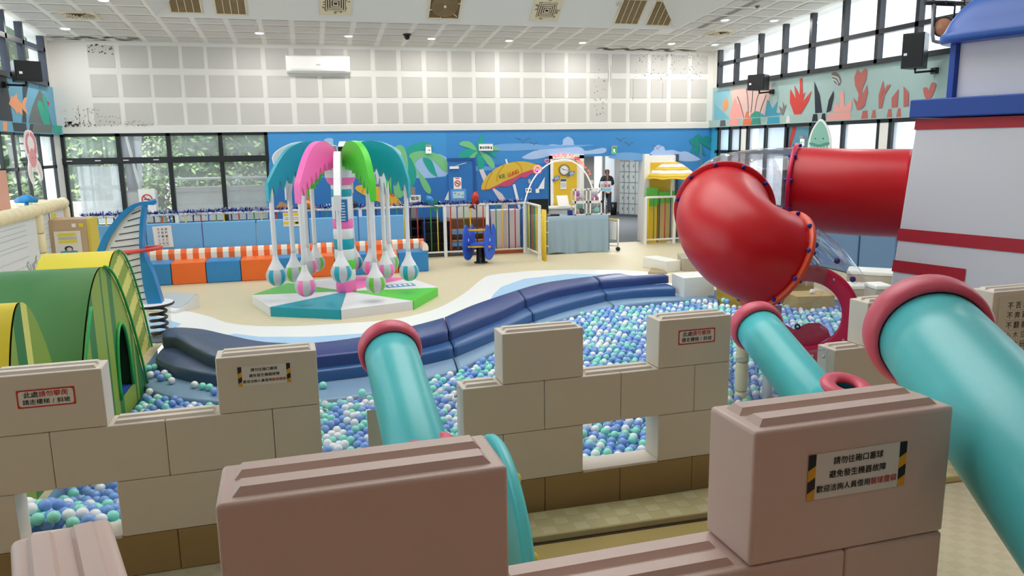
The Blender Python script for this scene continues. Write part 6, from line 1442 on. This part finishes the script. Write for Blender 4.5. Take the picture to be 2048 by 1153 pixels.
# wall door with the clock
YD = mat('door_yellow', 'E3BC2C', .5)
b = MB(); b.box2((5.75, YB-.09, 0), (6.6, YB, 2.24), WHITE); d2 = struct(b.build('door_2')); b = MB(); b.box2((5.84, YB-.1, .1), (6.44, YB-.09, 2.08), YD); b.build('yellow_panel', d2)
b = MB(); b.box2((5.75, YB-.12, 0), (5.81, YB, 2.24), WHITE); b.box2((6.5, YB-.12, 0), (6.62, YB, 2.24), WHITE); b.box2((5.75, YB-.12, 2.16), (6.62, YB, 2.26), WHITE); b.build('door_frame', d2)
ck = at_y(1128.5, 340, YB-.12); t = thing('wall_clock', 'round white wall clock with dark rim on the yellow door', 'clock', ck); M = frame(ck, (1, 0, 0), (0, 0, 1))
b = MB(); b.lathe([(.118, -.02), (.138, -.01), (.135, .012), (.118, .012)], mat('clock_rim', '6E5A48', .4), 36, M); b.build('rim', t)
b = MB(); b.lathe([(.0005, .0), (.12, .0)], WHITE, 36, M)
for k in range(12): b.box((.1*math.sin(k*math.pi/6), .1*math.cos(k*math.pi/6), .002), (.014, .014, .002), PBLACK, M)
b.build('face', t)
b = MB(); b.tube([M @ Vector((0, 0, .006)), M @ Vector((-.06, .035, .006))], .006, PBLACK, 6); b.tube([M @ Vector((0, 0, .008)), M @ Vector((.085, -.01, .008))], .004, PBLACK, 6); b.build('hand', t)
def papers(b, M): b.box((0, .09, .001), (.14, .06, .002), mat('paper_navy', '35588C', .5), M); b.box((.0, -.03, .001), (.13, .12, .002), mat('paper_print', 'C8CCD0', .6), M)
plate('paper_notice', 1127, 368, .15, .26, WHITE, 'white paper notice with a navy heading on the yellow door under the clock', papers, 'notice', YB-.115)
for x, y, lab in ((1113, 357, 'left of the clock on the yellow door'), (1143, 347, 'right of the clock on the yellow door')):
    q = at_y(x, y, YB-.115); M = frame(q, (1, 0, 0), (0, 0, 1)) @ Matrix.Rotation(.5, 4, 'Z'); b = MB(); b.prism([(.09*math.cos(a), .05*math.sin(a)) for a in [2*math.pi*i/20 for i in range(20)]], .008, mat('fish_blue', '4A7AB0', .5), M); b.prism([(-.07, 0), (-.12, .05), (-.12, -.05)], .008, mat('fish_blue', '4A7AB0', .5), M)
    for k in range(3): b.box((-.03+.035*k, 0, .009), (.012, .07, .002), WHITE, M)
    tag(b.build('fish_cutout'), 'small blue and white striped fish cutout '+lab, 'fish cutout')
b = MB(); q = at_y(1154, 317, YB-.16); b.box((q.x, YB-.17, q.z), (.1, .1, .07), mat('projector_grey', '4A4A4E', .4)); tag(b.build('wall_device'), 'small dark device over the door frame left of the lobby doorway', 'device')
# right yellow door
b = MB(); b.box2((8.32, YB-.09, 0), (9.14, YB, 2.2), WHITE); d3 = struct(b.build('door_3')); b = MB(); b.box2((8.42, YB-.1, .12), (9.0, YB-.09, 2.02), YD); b.build('yellow_panel', d3)
b = MB(); b.box2((9.12, YB-.11, 0), (9.2, YB, 2.22), mat('frame_navy', '3A4A66', .5)); b.box2((8.24, YB-.12, 0), (8.38, YB+.25, 2.24), WHITE); b.build('door_frame', d3)
# the lobby behind the doorway
LBF = mat('lobby_carpet', '4A4E52', .8)
b = MB(); b.poly([(5, YB, .001), (14, YB, .001), (14, 32, .001), (5, 32, .001)], LBF); struct(b.build('floor_lobby'))
b = MB(); LWm = mat('lobby_white', 'E2E2DF', .7); b.box2((4.8, YB+.25, 0), (5, 32, 3), LWm); b.box2((12.5, YB+.25, 0), (12.7, 32, 3), LWm); b.box2((11.05, 27, 0), (12.5, 27.2, 3), LWm); b.box2((5, YB+.25, 2.9), (12.6, 32, 3.0), LWm); struct(b.build('wall_lobby'))
wlb = window('window_8', 5, 12.5, 0, 2.9, frame((0, 30, 0), (1, 0, 0), (0, 0, 1)), [5.05, 9.6, 10.35, 10.9, 11.7, 12.4], [.05, 2.3, 2.85], WHITE, GLASS, .12, .12)
b = MB(); b.box2((6.64, YB+.3, 0), (6.7, YB+.36, 2.2), WHITE); b.box2((6.7, YB+.3, 0), (7.05, YB+.34, 2.2), mat('grey_door', 'A3A29D', .6)); b.box((6.98, YB+.29, 1.55), (.08, .02, .1), WHITE); b.build('door_4') ; struct(bpy.data.objects['door_4'])
# ceiling lamp of the lobby
b = MB(); b.box((9, 23, 2.87), (2.4, .25, .04), mat('tube_light', 'FFFFFF', .4, emit=6)); tag(b.build('lobby_light'), 'long white ceiling lamp inside the lobby', 'ceiling light'); lamp('lobby_lamp', 'AREA', (9, 23, 2.82), 300, (0, 0, 0), 2.4, .25)
# lockers
la, lb_ = at_z(1238, 433, 0), at_z(1283, 441, 0); e = (lb_-la); L = 2.6; e = Vector((.62, -.78, 0)).normalized(); la = Vector((la.x, la.y, 0))
def onL(px, py):
    d = ray(px, py); n = Vector((-e.y, e.x, 0)); t = (la-CAM).dot(n)/d.dot(n); return (CAM+d*t-la).dot(e)
xs = [0, onL(1258, 380), onL(1283, 380), onL(1283, 380)*1.55]
GL = mat('locker_grey', '8A908E', .45); GD = mat('locker_seam', '3E4344', .6)
lk = thing('locker_bank', 'grey-green bank of metal lockers in the lobby', 'lockers', la); M = frame(la, e, (0, 0, 1))
b = MB(); b.box2((0, 0, -.5), (xs[-1], 1.92, -.012), GD, M); b.build('carcass', lk)
for i in range(3):
    n_ = 2
    for k in range(n_):
        xa_ = xs[i]+(xs[i+1]-xs[i])*k/n_; xb_ = xs[i]+(xs[i+1]-xs[i])*(k+1)/n_
        for j in range(5):
            z0_ = .08+j*.367; b = MB(); b.box2((xa_+.012, z0_+.01, -.012), (xb_-.012, z0_+.357, .006), GL, M); dr = b.build('door', lk)
            b = MB(); b.box(((xa_+xb_)/2+.05, z0_+.2, .012), (.025, .09, .012), GD, M); b.build('handle', dr)
for px, py, s_, c, lab in ((1263, 319, .3, '9AA3B4', 'grey blue carton on top of the lockers'), (1275, 320, .36, '5E6B72', 'dark carton on top of the lockers at the right')):
    x = onL(px, py); b = MB(); b.box((x, 1.92+s_/2, -.25), (s_, s_, .3), mat('carton_'+c, c, .6), M); tag(b.build('carton'), lab, 'carton')
# barrier sign
sx_ = at_y(1210, 373, 18.05); t = thing('sign_stand', 'blue and white notice on a pole reading full in red characters', 'sign', (sx_.x, 18.05, 0))
b = MB(); b.cyl((sx_.x, 18.05, 0.02), (sx_.x, 18.05, sx_.z-.1), .022, CHROME, 10); b.build('pole', t); b = MB(); b.cyl((sx_.x, 18.05, 0), (sx_.x, 18.05, .03), .15, CHROME, 20); b.build('base', t)
M = frame((sx_.x, 18.02, sx_.z), (1, 0, 0), (0, 0, 1)); b = MB(); b.box((0, 0, 0), (.29, .25, .02), mat('board_ice', 'D6E8F2', .4), M); b.box((0, -.085, .011), (.29, .08, .003), mat('board_aqua', '8CC4DC', .4), M)
b.text('本場次', M @ Matrix.Translation((0, .085, .012)), .045, mat('print_red', 'C22B2B', .5)); b.text('已額滿', M @ Matrix.Translation((0, .01, .012)), .085, mat('print_red', 'C22B2B', .5), bold=.02); b.build('board', t)
b = MB(); b.tube([(sx_.x+.02, 18.05, .83), (sx_.x-.3, 18.2, .85)], .02, REDP, 8); b.build('belt', t)
# trolley rail right of the table
tr_ = thing('trolley', 'white tube trolley with a yellow rail and white notice right of the cloth table', 'trolley', (6.95, 17.0, 0))
q = [at_y(1219, 447, 17.15), at_y(1236, 452, 16.75)]
b = MB(); b.tube([(6.72, 17.3, .74), (6.98, 16.9, .74)], .02, YEL, 8); b.build('yellow_rail', tr_)
b = MB(); b.tube([(6.98, 16.9, .76), (6.98, 16.9, .07)], .02, STEELW, 8); b.tube([(6.98, 16.9, .12), (6.72, 17.3, .12)], .018, STEELW, 8); b.tube([(6.72, 17.3, .76), (6.72, 17.3, .1)], .018, STEELW, 8); b.build('tube_frame', tr_)
b = MB(); b.cyl((6.98, 16.88, .05), (6.98, 16.93, .05), .05, BLACK, 14); b.cyl((6.72, 17.28, .05), (6.72, 17.33, .05), .05, BLACK, 14); b.build('castor', tr_)
b = MB(); M = frame((6.86, 17.05, .48), (.54, -.84, 0), (0, 0, 1)); b.box((0, 0, 0), (.3, .42, .012), STEELW, M); b.build('notice_plate', tr_)
# ---------------------------------------------------------------- striped umbrella and stand
uc = Vector((at_y(1342, 326, 17.95).x, 17.9, 0)); um = thing('parasol', 'yellow and white striped garden parasol in front of the right yellow door', 'parasol', uc)
b = MB(); NS = 8; SUB = 6; prof = [(.0, 2.06), (.12, 2.035), (.25, 1.98), (.37, 1.91), (.48, 1.83), (.57, 1.745), (.64, 1.665), (.67, 1.61)]; vs = []; n = NS*SUB
for i, (r, z) in enumerate(prof):
    for j in range(n):
        f = (j % SUB)/SUB; a = 2*math.pi*j/n; k = 1-.07*math.sin(math.pi*f); zz = z-.0*r+(.02*math.sin(math.pi*f)*r if i < len(prof)-1 else .03*math.sin(math.pi*f)); vs.append((uc.x+r*k*math.cos(a), uc.y+r*k*math.sin(a), zz))
for i in range(len(prof)-1): b.add(vs[i*n:(i+2)*n], [(j, (j+1) % n, n+(j+1) % n, n+j) for j in range(n)], WHITE if i % 2 == 0 and i < 6 else YD, True)
cn = b.build('canopy', um); md = cn.modifiers.new('thickness', 'SOLIDIFY'); md.thickness = .006
b = MB(); b.cyl((uc.x, uc.y, 0), (uc.x, uc.y, 2.1), .02, WHITE, 10); b.build('pole', um); b = MB(); b.lathe([(.0005, .03), (.08, .03), (.09, 0)], STEELW, 24, Matrix.Translation(uc)); b.build('base', um)
LG = mat('stand_green', '63BF45', .45)
gs = thing('play_stand', 'lime green boxed stand behind the right railing under the parasol', 'stand', (8.5, 18.1, 0))
p0, p1 = at_y(1293, 376, 18.0), at_y(1315, 412, 18.0); b = MB(); b.box2((p0.x, 17.98, p1.z), (p1.x, 18.02, p0.z), LG); b.build('green_board', gs, .004)
p0, p1 = at_y(1317, 383, 18.0), at_y(1345, 405, 18.0); b = MB(); b.box2((p0.x, 17.98, p1.z), (p1.x+.05, 18.2, p0.z), LG); b.build('green_tray', gs, .004)
b = MB(); b.box2((p0.x+.02, 18.0, 0), (p1.x, 18.2, p1.z), mat('stand_tan', 'C9B474', .6)); b.build('tan_body', gs)
b = MB(); b.box2((at_y(1293, 376, 18).x, 18.0, 0), (p0.x-.03, 18.1, p1.z), YD); b.build('yellow_body', gs)
# ---------------------------------------------------------------- the visitor in the lobby, seen from behind
PX_, PY_ = at_z(1213, 432, 0).x, at_z(1213, 432, 0).y
def skin(name, verts, edges, mt, parent, levels=2):
    me = bpy.data.meshes.new(name); me.from_pydata([v[0] for v in verts], edges, []); me.materials.append(mt)
    o = bpy.data.objects.new(name, me); COL.objects.link(o); o.parent = parent
    md = o.modifiers.new('skin', 'SKIN'); md.use_smooth_shade = True
    for i, v in enumerate(verts):
        r = v[1]; me.skin_vertices[0].data[i].radius = r if isinstance(r, tuple) else (r, r); me.skin_vertices[0].data[i].use_root = (i == 0)
    sb = o.modifiers.new('smooth', 'SUBSURF'); sb.levels = levels; sb.render_levels = levels
    return o
pe = thing('person', 'person with a brown ponytail in dark clothes standing with their back turned in the lobby', 'person', (PX_, PY_, 0), rad(8))
SK = mat('skin', 'D9A88C', .5); HAIR = mat('brown_hair', '5A3226', .5); DCL = mat('dark_clothes', '1C1E24', .8); JEAN = mat('dark_trousers', '262A33', .8)
v = [((0, 0, .9), (.13, .1)), ((0, 0, 1.08), (.12, .085)), ((0, .0, 1.25), (.15, .095)), ((0, .01, 1.36), (.1, .07)), ((0, .02, 1.43), (.05, .05)), ((0, .04, 1.5), (.065, .075)), ((0, .04, 1.58), (.075, .09)), ((0, .035, 1.63), (.05, .06)),
     ((-.17, 0, 1.33), .05), ((-.22, .03, 1.08), .038), ((-.2, .16, .9), .03), ((.17, 0, 1.33), .05), ((.25, .02, 1.1), .038), ((.2, .2, 1.06), .03),
     ((-.09, 0, .8), .085), ((-.1, .02, .47), .055), ((-.1, -.02, .08), .04), ((-.1, .12, .035), (.035, .03)), ((.09, 0, .8), .085), ((.1, .0, .47), .055), ((.11, -.03, .08), .04), ((.12, .1, .035), (.035, .03))]
ed = [(0, 1), (1, 2), (2, 3), (3, 4), (4, 5), (5, 6), (6, 7), (3, 8), (8, 9), (9, 10), (3, 11), (11, 12), (12, 13), (0, 14), (14, 15), (15, 16), (16, 17), (0, 18), (18, 19), (19, 20), (20, 21)]
for hb_, base in ((10, Vector((-.2, .16, .9))), (13, Vector((.2, .2, 1.06)))):
    k = len(v); dirn = (Vector((0, .5, -.8)) if hb_ == 10 else Vector((-.4, .9, .1))).normalized()
    palm = base+dirn*.06; v.append((tuple(palm), (.035, .018))); ed.append((hb_, k)); sd = Vector((1, 0, 0))
    for f in range(4):
        q = palm+sd*(f-1.5)*.018+dirn*.03; q2 = q+dirn*(.05-.008*abs(f-1.4))+Vector((0, .01, -.01)); m_ = len(v); v += [(tuple(q), .009), (tuple(q2), .007)]; ed += [(k, m_), (m_, m_+1)]
    q = palm+sd*(.035 if hb_ == 10 else -.035)-dirn*.01; m_ = len(v); v += [(tuple(q), .01), (tuple(q+dirn*.035), .008)]; ed += [(k, m_), (m_, m_+1)]
skin('body', v, ed, SK, pe)
v = [((0, 0, .84), (.16, .125)), ((0, 0, 1.05), (.15, .11)), ((0, 0, 1.25), (.18, .12)), ((0, .01, 1.37), (.12, .09)), ((0, .015, 1.41), (.07, .065)), ((-.18, 0, 1.34), .07), ((-.235, .03, 1.1), .06), ((-.22, .1, 1.0), .055), ((.18, 0, 1.34), .07), ((.265, .02, 1.12), .06), ((.24, .1, 1.08), .055)]
skin('dark_shirt', v, [(0, 1), (1, 2), (2, 3), (3, 4), (3, 5), (5, 6), (6, 7), (3, 8), (8, 9), (9, 10)], DCL, pe)
v = [((0, 0, .9), (.15, .115)), ((-.09, 0, .8), .105), ((-.1, .02, .47), .08), ((-.1, -.02, .1), .065), ((.09, 0, .8), .105), ((.1, .0, .47), .08), ((.11, -.03, .1), .065)]
skin('trousers', v, [(0, 1), (1, 2), (2, 3), (0, 4), (4, 5), (5, 6)], JEAN, pe)
v = [((0, .02, 1.6), (.1, .1)), ((0, -.02, 1.55), (.1, .085)), ((-.02, -.08, 1.45), (.055, .05)), ((-.04, -.12, 1.3), (.06, .045)), ((-.04, -.125, 1.15), .025)]
skin('ponytail_hair', v, [(0, 1), (1, 2), (2, 3), (3, 4)], HAIR, pe)
for sx in (-.1, .115):
    b = MB(); b.ball((sx, .04, .045), .05, mat('shoe_dark', '17181C', .5) if sx < 0 else WHITE, 14, 8, (1, 2.3, .85)); o = b.build('shoe'); o.parent = pe
b = MB(); b.box((-.15, .3, 1.0), (.24, .05, .2), STEELW); 
for ch in pe.children: ch.matrix_parent_inverse = Matrix()
p = at_z(1225, 430, 0); b = MB(); b.cyl((p.x, p.y, 0), (p.x, p.y, .45), .14, BLACK, 18, .16); tag(b.build('waste_bin'), 'black round bin on the lobby floor beside the person', 'bin')
# ---------------------------------------------------------------- sea creature cutouts
def cutout(name, label, M, parts, cat='wall decoration'):
    t = thing(name, label, cat, M.translation)
    for pn, pts, col, z, h in parts:
        q = smoothpath([(a, c, 0) for a, c in pts], 4, True); b = MB(); b.prism([(v.x, v.y) for v in q], h, mat('cutout_'+col, col, .5), M @ Matrix.Translation((0, 0, z))); b.build(pn, t)
    return t
q = at_x(1641, 272, XR-.14); MS = frame(q, (0, -1, 0), (0, 0, 1)); s_ = .0125*.9
def px2(pts, cx, cy, kx, ky): return [((x-cx)*kx, -(y-cy)*ky) for x, y in pts]
kx, ky = .0158, .0104
sq_ = [('backing', px2([(1641, 240), (1652, 250), (1661, 268), (1664, 285), (1660, 299), (1622, 299), (1618, 285), (1622, 266), (1631, 249)], 1641, 272, kx, ky), 'F4F6F4', 0, .02),
       ('head', px2([(1641, 244), (1650, 252), (1657, 268), (1660, 284), (1650, 287), (1632, 287), (1623, 284), (1626, 266), (1633, 252)], 1641, 272, kx, ky), '8CC4B4', .02, .006),
       ('collar', px2([(1624, 284), (1641, 288), (1659, 284), (1660, 289), (1641, 293), (1623, 289)], 1641, 272, kx, ky), '4E9C90', .026, .004)]
for i in range(6): x = 1625+6.4*i; sq_.append(('tentacle', px2([(x-1.5, 289), (x+1.5, 289), (x+2, 297), (x, 299), (x-2, 297)], 1641, 272, kx, ky), '8CC4B4', .02, .005))
for x in (1633, 1649): sq_.append(('eye', px2([(x-1.6, 277), (x, 276), (x+1.6, 277), (x, 278.4)], 1641, 272, kx, ky), '33504E', .026, .003))
cutout('squid_cutout', 'pale green squid cutout with white border on the right wall windows', MS, sq_)
q = at_x(64, 314, XL+.14); ML = frame(q, (0, 1, 0), (0, 0, 1)); kx, ky = .0185, .0101
lo2 = [('backing', px2([(60, 266), (70, 269), (78, 285), (78, 305), (76, 318), (83, 328), (87, 345), (84, 357), (77, 358), (76, 346), (71, 338), (62, 337), (57, 344), (60, 358), (55, 362), (49, 350), (47, 335), (51, 320), (46, 305), (45, 285), (51, 270)], 64, 314, kx, ky), 'F4EDEE', 0, .02),
       ('body', px2([(55, 306), (62, 298), (70, 306), (73, 316), (69, 328), (62, 333), (55, 328), (52, 316)], 64, 314, kx, ky), 'E9A0A6', .02, .006)]
for cpts in ([(58, 270), (50, 276), (47, 292), (50, 308), (54, 304), (51, 290), (54, 280), (59, 276)], [(64, 270), (72, 276), (76, 292), (73, 308), (69, 304), (72, 290), (68, 280), (63, 276)]): lo2.append(('claw', px2(cpts, 64, 314, kx, ky), 'DB8A94', .02, .006))
for cpts in ([(54, 326), (56, 330), (53, 346), (51, 348), (51, 334)], [(74, 326), (80, 336), (82, 352), (78, 346), (75, 334)]): lo2.append(('leg', px2(cpts, 64, 314, kx, ky), 'F0D4D6', .02, .005))
for x in (60, 69): lo2.append(('eye', px2([(x-1, 316), (x, 315), (x+1, 316), (x, 317)], 64, 314, kx, ky), 'B8323C', .026, .003))
cutout('lobster_cutout', 'pink lobster cutout with white border hanging on the left windows', ML, lo2)
b = MB(); q0, q1 = at_d(30, 403, 12), at_d(74, 402, 12); b.tube([q0, at_d(45, 399, 12), at_d(60, 398, 12), q1], [.03, .06, .06, .03], SB, 10); b.tube([at_d(52, 400, 12), Vector((at_d(52, 400, 12).x, at_d(52, 400, 12).y, 0))], .03, SB, 8); tag(b.build('blue_play_post'), 'blue topped play post seen above the cream cage rail at the far left', 'play post')
# ================================================================== outdoors
b = MB(); b.box2((-40, YB+.3, -.3), (4.7, 60, -.05), mat('outdoor_paving', 'D8D4CB', .9)); b.box2((-60, -20, -.3), (XL-.3, YB+.3, -.05), mat('outdoor_paving', 'D8D4CB', .9)); b.box2((XR+.3, -60, -1.2), (30, 60, -1), mat('outdoor_paving', 'D8D4CB', .9)); struct(b.build('ground_outside'))
pz = at_y(450, 373, 22.5).z; CONC = mat('grey_concrete', 'B9B8B4', .9, bump=.3, bscale=60, vary=.15)
pw = thing('parapet_wall', 'grey pebbledash parapet wall with a handrail outside the windows', 'wall', (-2, 22.5, 0))
b = MB(); b.box2((-3.6, 22.5, 0), (4.6, 22.8, pz-.12), CONC); b.build('wall_body', pw); b = MB(); b.box2((-3.65, 22.45, pz-.12), (4.6, 22.85, pz), mat('coping_concrete', 'A5A39E', .9)); b.build('coping', pw)
b = MB(); b.tube([(-3.6, 22.65, pz+.22), (4.5, 22.65, pz+.22)], .035, mat('galvanised', 'C8CCCC', .4), 10); b.build('handrail', pw)
for x in (-3.4, -1.9, -.4, 1.1, 2.6, 4.1): b = MB(); b.cyl((x, 22.65, pz), (x, 22.65, pz+.22), .025, mat('galvanised', 'C8CCCC', .4), 8); b.build('rail_stub', pw)
b = MB(); q = at_y(271, 385, 20.6); b.box2((q.x-.45, 20.4, 0), (q.x+.4, 21.1, q.z), mat('plinth_concrete', 'A8A7A3', .9, vary=.1)); pl = b.build('plinth'); tag(pl, 'grey concrete plinth outside the window carrying the steel column', 'plinth')
sc_ = thing('steel_column', 'grey steel column with slanted white strut outside the left window', 'column', (q.x, 20.75, q.z)); STG = mat('steel_grey', '7F8794', .5)
b = MB(); b.tube([(q.x-.05, 20.75, q.z), (q.x-.2, 20.75, 6)], .17, STG, 4); b.build('shaft', sc_); b = MB(); b.tube([(q.x+.12, 20.6, q.z), (q.x-.55, 20.6, 6)], .035, STEELW, 8); b.tube([(q.x+.08, 20.7, q.z), (q.x+.32, 20.7, 6)], [.05, .2], mat('steel_pale', 'C4C9D0', .5), 10); b.build('strut', sc_); b = MB(); b.box((q.x, 20.75, q.z+.02), (.5, .5, .04), STG); b.build('base_plate', sc_)
b = MB(); b.box2((-9, 21.5, 0), (-4.2, 21.8, 1.25), mat('pale_outer_wall', 'DCD9D2', .8)); tag(b.build('garden_wall'), 'pale low wall outside the leftmost window', 'wall'); 
GR = [mat('leaf_'+c, c, .7) for c in ('6E8C5E', '8CAE70', 'AFCB84', '46624A', 'C2D8A4')]
def hillside(name, label, blobs, n, seed):
    random.seed(seed); V = []; Fc = []; MI = []
    for i in range(n):
        c, r, pale = random.choice(blobs); a = random.random()*6.283; z = random.uniform(-.5, 1); s_ = math.sqrt(1-z*z); d = Vector((s_*math.cos(a), s_*math.sin(a), z)); p = Vector(c)+d*r*random.uniform(.82, 1.04)
        u = Vector((random.gauss(0, 1), random.gauss(0, 1), random.gauss(0, 1))).normalized(); w = u.orthogonal().normalized(); L = random.uniform(.06, .13); k = len(V)
        V += [p+u*L, p+w*L*.5, p-u*L, p-w*L*.5]; Fc.append((k, k+1, k+2, k+3)); MI.append(random.choice((0, 1, 2, 3) if not pale else (1, 2, 4, 4)))
    for c, r, pale in blobs:
        k = len(V)
        for i in range(7):
            for j in range(10): t = math.pi*i/6; V.append(Vector(c)+Vector((math.sin(t)*math.cos(j*.628), math.sin(t)*math.sin(j*.628), math.cos(t)))*r*.86)
        for i in range(6):
            for j in range(10): Fc.append((k+i*10+j, k+i*10+(j+1) % 10, k+(i+1)*10+(j+1) % 10, k+(i+1)*10+j)); MI.append(3)
    me = bpy.data.meshes.new(name); me.from_pydata(V, [], Fc)
    for g in GR: me.materials.append(g)
    me.polygons.foreach_set('material_index', MI); me.update(); o = bpy.data.objects.new(name, me); COL.objects.link(o); return tag(o, label, 'foliage', kind='stuff')
random.seed(11)
bl = []
for i in range(46):
    x = random.uniform(-13, 4); y = random.uniform(25.5, 30); bl.append(((x, y, random.uniform(.3, 2.0)+(y-25.5)*.9), random.uniform(1.0, 1.9), random.random() < .4))
hillside('hillside_foliage', 'dense sunlit green trees on the slope outside the far windows', bl, 60000, 3)
bl = []
for i in range(36):
    y = random.uniform(3, 24); x = random.uniform(-15, -10.5); bl.append(((x, y, random.uniform(.5, 2)+(-10.5-x)*1.1), random.uniform(1.0, 1.8), random.random() < .4))
hillside('garden_foliage', 'green trees outside the windows of the left wall', bl, 30000, 4)
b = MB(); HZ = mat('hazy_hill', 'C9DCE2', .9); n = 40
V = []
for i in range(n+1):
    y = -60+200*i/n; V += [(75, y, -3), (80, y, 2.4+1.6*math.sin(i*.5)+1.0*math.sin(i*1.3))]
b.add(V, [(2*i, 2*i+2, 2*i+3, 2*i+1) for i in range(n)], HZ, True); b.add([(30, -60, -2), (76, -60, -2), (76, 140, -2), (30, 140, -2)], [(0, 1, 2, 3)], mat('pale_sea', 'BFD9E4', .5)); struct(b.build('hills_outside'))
bl = [((13.5+random.random(), y, .3+random.random()*.4), .7, True) for y in (11.5, 12.3, 10.6)]
hillside('hedge', 'low yellow green hedge outside the right lower windows', bl, 2500, 6)
